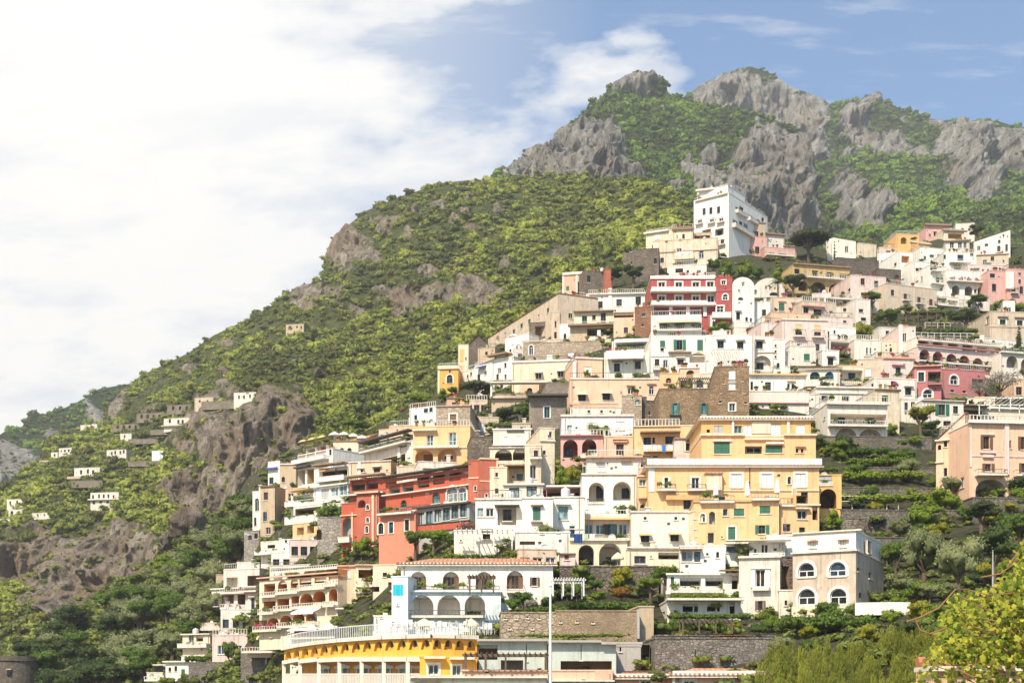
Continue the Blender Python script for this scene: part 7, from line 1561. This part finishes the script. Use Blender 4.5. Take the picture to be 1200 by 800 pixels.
pergola(786, 866, 704, 722, 120, 'vine pergola in front of the balustraded white house', wt, 6, 2.5, 'vine')
pergola(800, 858, 728, 742, 112, 'low dark pergola frame in the vine garden', bt, 6, 2)
pergola(796, 833, 444, 455, 200, 'brown scaffold frame on the roof of the brown stone house', bt, 8, 3)
pergola(1076, 1108, 366, 384, 258, 'dark pergola with a hedge on the upper right terraces', bt, 6, 3, 'hedge')
pergola(550, 578, 676, 692, 116.5, 'small reed shade on the balcony of the white villa', bt, 4, 1.6)
# railings of the right terraces
for px0, px1, y, lab in ((985, 1150, 592, 'long white rail on the fourth right terrace'), (1084, 1160, 384, 'pale balustrade on the upper right terraces'), (1072, 1150, 396, 'second pale balustrade above the arcaded hotel')):
    d = float(Dv((px0+px1)/2, y))-2.4; a = at(px0, y, d); L_ = (px1-px0)/F*d; q = MB(); n = int(L_/1.2); e = empty('railing', a, R(3)); tag(e, lab, 'railing')
    for i in range(n+1): q = MB(); q.box(L_*i/n-.05, L_*i/n+.05, -.05, .05, -.5, 1.0, railm('t')); q.build('post', e)
    q = MB(); q.box(0, L_, -.05, .05, 1.0, 1.1, railm('t')); q.box(0, L_, -.03, .03, .45, .52, railm('t')); q.build('rails', e)
# white cantilevered balcony of the weathered house
e = empty('balcony_terrace', at(1002, 722, 113), R(4)); tag(e, 'long white curved balcony jutting right from the weathered peach house', 'balcony')
q = MB(); L_ = 62/F*113
for i in range(8):
    x0_, x1_ = L_*i/8, L_*(i+1)/8; y0_, y1_ = -.9*math.sin(i/8*1.7), -.9*math.sin((i+1)/8*1.7)
    q.quad([(x0_, y0_, .1), (x1_, y1_, .1), (x1_, y1_, 1.15), (x0_, y0_, 1.15)], plaster('white', .2)); q.quad([(x0_, y0_, 1.15), (x1_, y1_, 1.15), (x1_, y1_+.2, 1.15), (x0_, y0_+.2, 1.15)], plaster('white', .2)); q.quad([(x0_, y0_, .1), (x1_, y1_, .1), (x1_, 3.2, .1), (x0_, 3.2, .1)], plaster('offw', .2)); q.quad([(x0_, y0_+.2, .3), (x1_, y1_+.2, .3), (x1_, 3.2, .3), (x0_, 3.2, .3)], plaster('offw', .2))
q.quad([(L_, -.9, .1), (L_, 3.2, .1), (L_, 3.2, 1.15), (L_, -.9, 1.15)], plaster('white', .2)); q.build('parapet', e)
# ------------------------------------------------------------------ grape vine on a garden wall, close by at the lower right
LEAF = foliage('grape_leaf', (.06,.13,.02), (.60,.58,.07), .45)
def leafpoly():
    pts = []
    for k_ in range(15):
        a = -math.pi/2+2*math.pi*(k_+.5)/15; lob = 1+.22*math.cos(5*(a+math.pi/2)); pts.append((math.cos(a)*.5*lob, math.sin(a)*.55*lob+.1))
    return np.array(pts)
LP = leafpoly()
wv = empty('grape_vine', at(1150, 800, 14)); tag(wv, 'yellow-green grape vine with large leaves in the lower right corner', 'vine'); O = wv.location
edge = pl([(1070,800),(1082,775),(1092,752),(1100,725),(1112,700),(1130,690),(1150,690),(1168,682),(1182,664),(1194,632),(1215,606),(1300,580)])
V = []; Fq = []; T = []; o = 0; rr = np.random.default_rng(4)
cl_n = 0
while cl_n < 8500:
    px = rr.uniform(1068, 1290); py = rr.uniform(570, 860)
    e_ = float(edge(px))
    if py < e_+rr.exponential(8)-4: continue
    if py < 690 and px < 1150 : continue
    if py < e_+14 and rr.random() < .55: continue
    if 1085 < px < 1200 and py > 775+(px-1085)*.02 and rr.random() < .8: continue
    d = rr.uniform(12.5, 16.5)+(1200-px)*.012; c = np.array(at(px, py, d)-O); s_ = rr.uniform(.028, .070)
    nrm = np.array([rr.normal()*.55-.25, -.65+rr.normal()*.35, .45+rr.normal()*.5]); nrm /= np.linalg.norm(nrm)
    up = np.array([rr.normal()*.5, rr.normal()*.2, -1.0]); a = np.cross(nrm, up); a /= np.linalg.norm(a); b_ = np.cross(a, nrm)
    pts = LP*s_; P3 = c+pts[:, :1]*a+pts[:, 1:]*b_+nrm*(-(pts[:, :1]**2)*3.0+.004*rr.normal(size=(15, 1))); ce = c+nrm*.01
    V.append(ce[None]); V.append(P3); ti = np.clip(.38+rr.normal()*.32+(py-700)*.0008, 0, 1); dr = rr.uniform(.4, .9) if rr.random() < .07 else (max(0, rr.normal()*.08)); T += [[ti, dr, 0]]*16
    for k_ in range(15): Fq.append((o, o+1+k_, o+1+(k_+1) % 15))
    o += 16; cl_n += 1
np_mesh('leaves', np.concatenate(V), np.array(Fq), [LEAF], np.array(T), parent=wv)
q = MB(); bm_ = simple('vine_stem', (.30,.14,.06), .8)
for i in range(26):
    px = rr.uniform(1100, 1230); py = float(edge(px))+rr.uniform(-6, 60); d = rr.uniform(13, 16); p = [at(px, py, d)-O]
    for k_ in range(4): px += rr.uniform(8, 24); py += rr.uniform(-4, 26); p.append(at(px, py, d+rr.uniform(-.2, .2))-O)
    q.tube(p[::-1], [.012, .010, .008, .006, .004], bm_, 5)
for pts in (((1200, 648), (1186, 662), (1172, 672), (1150, 676)), ((1210, 600), (1198, 640), (1180, 665)), ((1110, 735), (1090, 742), (1078, 738), (1072, 724)), ((1120, 690), (1100, 712), (1080, 722), (1062, 728))): q.tube([at(x, y, 14)-O for x, y in pts], .009, bm_, 5)
q.build('stems', wv)
e = empty('garden_wall', at(1190, 800, 17)); tag(e, 'peach garden wall with a terracotta and white coping under the grape vine', 'wall'); O = e.location
q = MB(); q.box(-1.05, 4.5, 0, .5, -5, .15, plaster('peach', .4)); q.build('wall', e)
q = MB(); q.box(-1.1, 4.5, -.08, .56, .15, .21, plaster('offw', .4)); q.build('coping', e)
e = empty('tiled_wall', at(1110, 800, 18)); tag(e, 'short wall end capped with round terracotta tiles beside the grape vine', 'wall')
q = MB(); q.box(-.28, .9, 0, .45, -5, .18, plaster('salmon', .4)); q.build('wall', e); q = MB(); tm_ = simple('terracotta_cap', (.48,.19,.09), .8, bscale=5)
for i in range(5): q.tube([(-.32+i*.26, -.05, .24), (-.32+i*.26+.27, -.05, .25)], [.09, .075], tm_, 10); q.tube([(-.32+i*.26, .25, .27), (-.32+i*.26+.27, .25, .28)], [.09, .075], tm_, 10)
q.build('cap_tiles', e)
# ------------------------------------------------------------------ light, sky, air, camera
SUN_EL, SUN_AZ = 45.0, 205.0      # azimuth: direction the light comes from, clockwise from +Y (behind the camera, to the left)
sx = math.sin(R(SUN_AZ))*math.cos(R(SUN_EL)); sy = math.cos(R(SUN_AZ))*math.cos(R(SUN_EL)); sz = math.sin(R(SUN_EL))
ld = bpy.data.lights.new('sun', 'SUN'); ld.energy = 5.0; ld.angle = R(.53); ld.color = (1, .89, .71)
lo = bpy.data.objects.new('sun', ld); link(lo); lo.rotation_euler = Vector((sx, sy, sz)).to_track_quat('Z', 'Y').to_euler(); lo.location = (0, 0, 300)
w = bpy.data.worlds.new('World'); sc.world = w; w.use_nodes = True; nt = w.node_tree
bg = nt.nodes['Background']; sky = nd(nt, 'ShaderNodeTexSky', sky_type='NISHITA'); sky.sun_disc = False
sky.sun_elevation = R(SUN_EL); sky.sun_rotation = R(SUN_AZ); sky.air_density = 1.0; sky.dust_density = 1.2; sky.ozone_density = 1.2
tc = nd(nt, 'ShaderNodeTexCoord'); V0 = tc.outputs['Generated']
sepx = nd(nt, 'ShaderNodeSeparateXYZ'); nt.links.new(V0, sepx.inputs[0])
def mth(op, a, b=None, c=None):
    n = nd(nt, 'ShaderNodeMath', operation=op)
    for i, v in enumerate((a, b, c)):
        if v is None: continue
        if hasattr(v, 'links'): nt.links.new(v, n.inputs[i])
        else: n.inputs[i].default_value = v
    return n.outputs[0]
# cloud bank: thick to the left, breaking into wisps towards the right
ang = mth('DIVIDE', sepx.outputs[0], mth('MAXIMUM', sepx.outputs[1], .05))       # -0.375 .. 0.375 across the picture
elv = mth('DIVIDE', sepx.outputs[2], mth('MAXIMUM', sepx.outputs[1], .05))
cmb = nd(nt, 'ShaderNodeCombineXYZ'); nt.links.new(mth('ADD', ang, mth('MULTIPLY', elv, -.35)), cmb.inputs[0]); nt.links.new(mth('MULTIPLY', elv, 2.1), cmb.inputs[1])
n1 = noise(nt, cmb.outputs[0], 7.0, 10, .54)
n2 = noise(nt, mapped(nt, cmb.outputs[0], (1, 2.6, 1)), 9.0, 8, .62)
bank = mth('ADD', mth('MULTIPLY', ang, -1.0), mth('MULTIPLY', elv, -.72))   # thicker left and low
t1 = mth('ADD', mth('MULTIPLY', n1, 1.5), bank)
cl = ramp(nt, t1, [(.36, (0,0,0)), (.47, (.62,.62,.62)), (.60, (.95,.95,.95)), (.75, (1,1,1))])
wis = ramp(nt, n2, [(.54, (0,0,0)), (.80, (.6,.6,.6))])
cov = mth('MAXIMUM', cl, wis)
shade = ramp(nt, noise(nt, mapped(nt, cmb.outputs[0], (1,1.3,1)), 7.0, 7, .6), [(.38, (8.8,9.3,10.2)), (.52, (12.0,11.8,11.4))])
skyc = mixc(nt, 1.0, sky.outputs[0], (.98, 1.56, 1.95), 'MULTIPLY')
dx = mth('MULTIPLY', mth('ADD', ang, .30), 2.6); dy = mth('MULTIPLY', mth('ADD', elv, -.52), 2.6)
rad = mth('SQRT', mth('ADD', mth('MULTIPLY', dx, dx), mth('MULTIPLY', dy, dy)))
glow = ramp(nt, rad, [(0, (1,1,1)), (.45, (.45,.45,.45)), (.95, (0,0,0))])      # sun glow painted into the sky colour, upper left
mix = mixc(nt, glow, mixc(nt, cov, skyc, shade), (13.4, 12.9, 12.0))
nt.links.new(mix, bg.inputs['Color']); bg.inputs['Strength'].default_value = .075
# air
def haze():
    x0, x1, y0, y1, z0, z1 = -2600, 2600, -340, 2600, -40, 1100
    mb = MB(); m = bpy.data.materials.new('air'); m.use_nodes = True; t = m.node_tree; t.nodes.clear()
    o = t.nodes.new('ShaderNodeOutputMaterial'); v = t.nodes.new('ShaderNodeVolumePrincipled')
    v.inputs['Color'].default_value = (.93, .95, .98, 1); v.inputs['Density'].default_value = HAZE; v.inputs['Anisotropy'].default_value = .1
    t.links.new(v.outputs[0], o.inputs['Volume'])
    mb.box(x0, x1, y0, y1, z0, z1, m); ob = mb.build('haze'); tag(ob, 'thin bright sea air over the hillside', kind='stuff')
HAZE = .00017
haze()
cam = bpy.data.cameras.new('camera'); co = bpy.data.objects.new('camera', cam); link(co)
co.location = (0, 0, 0); co.rotation_euler = (R(90), 0, 0); cam.sensor_width = 36; cam.lens = 36*F/1200; cam.shift_y = (HY-400)/1200
cam.clip_start = .5; cam.clip_end = 9000; sc.camera = co
sc.view_settings.view_transform = 'Standard'; sc.view_settings.look = 'None'; sc.view_settings.gamma = 1; sc.view_settings.use_curve_mapping = False
sc.view_settings.exposure = .38
sc.cycles.use_denoising = True
sc.cycles.max_bounces = 5; sc.cycles.diffuse_bounces = 3; sc.cycles.glossy_bounces = 2; sc.cycles.volume_bounces = 0; sc.cycles.transmission_bounces = 2
sc.cycles.use_adaptive_sampling = True; sc.cycles.adaptive_threshold = .02
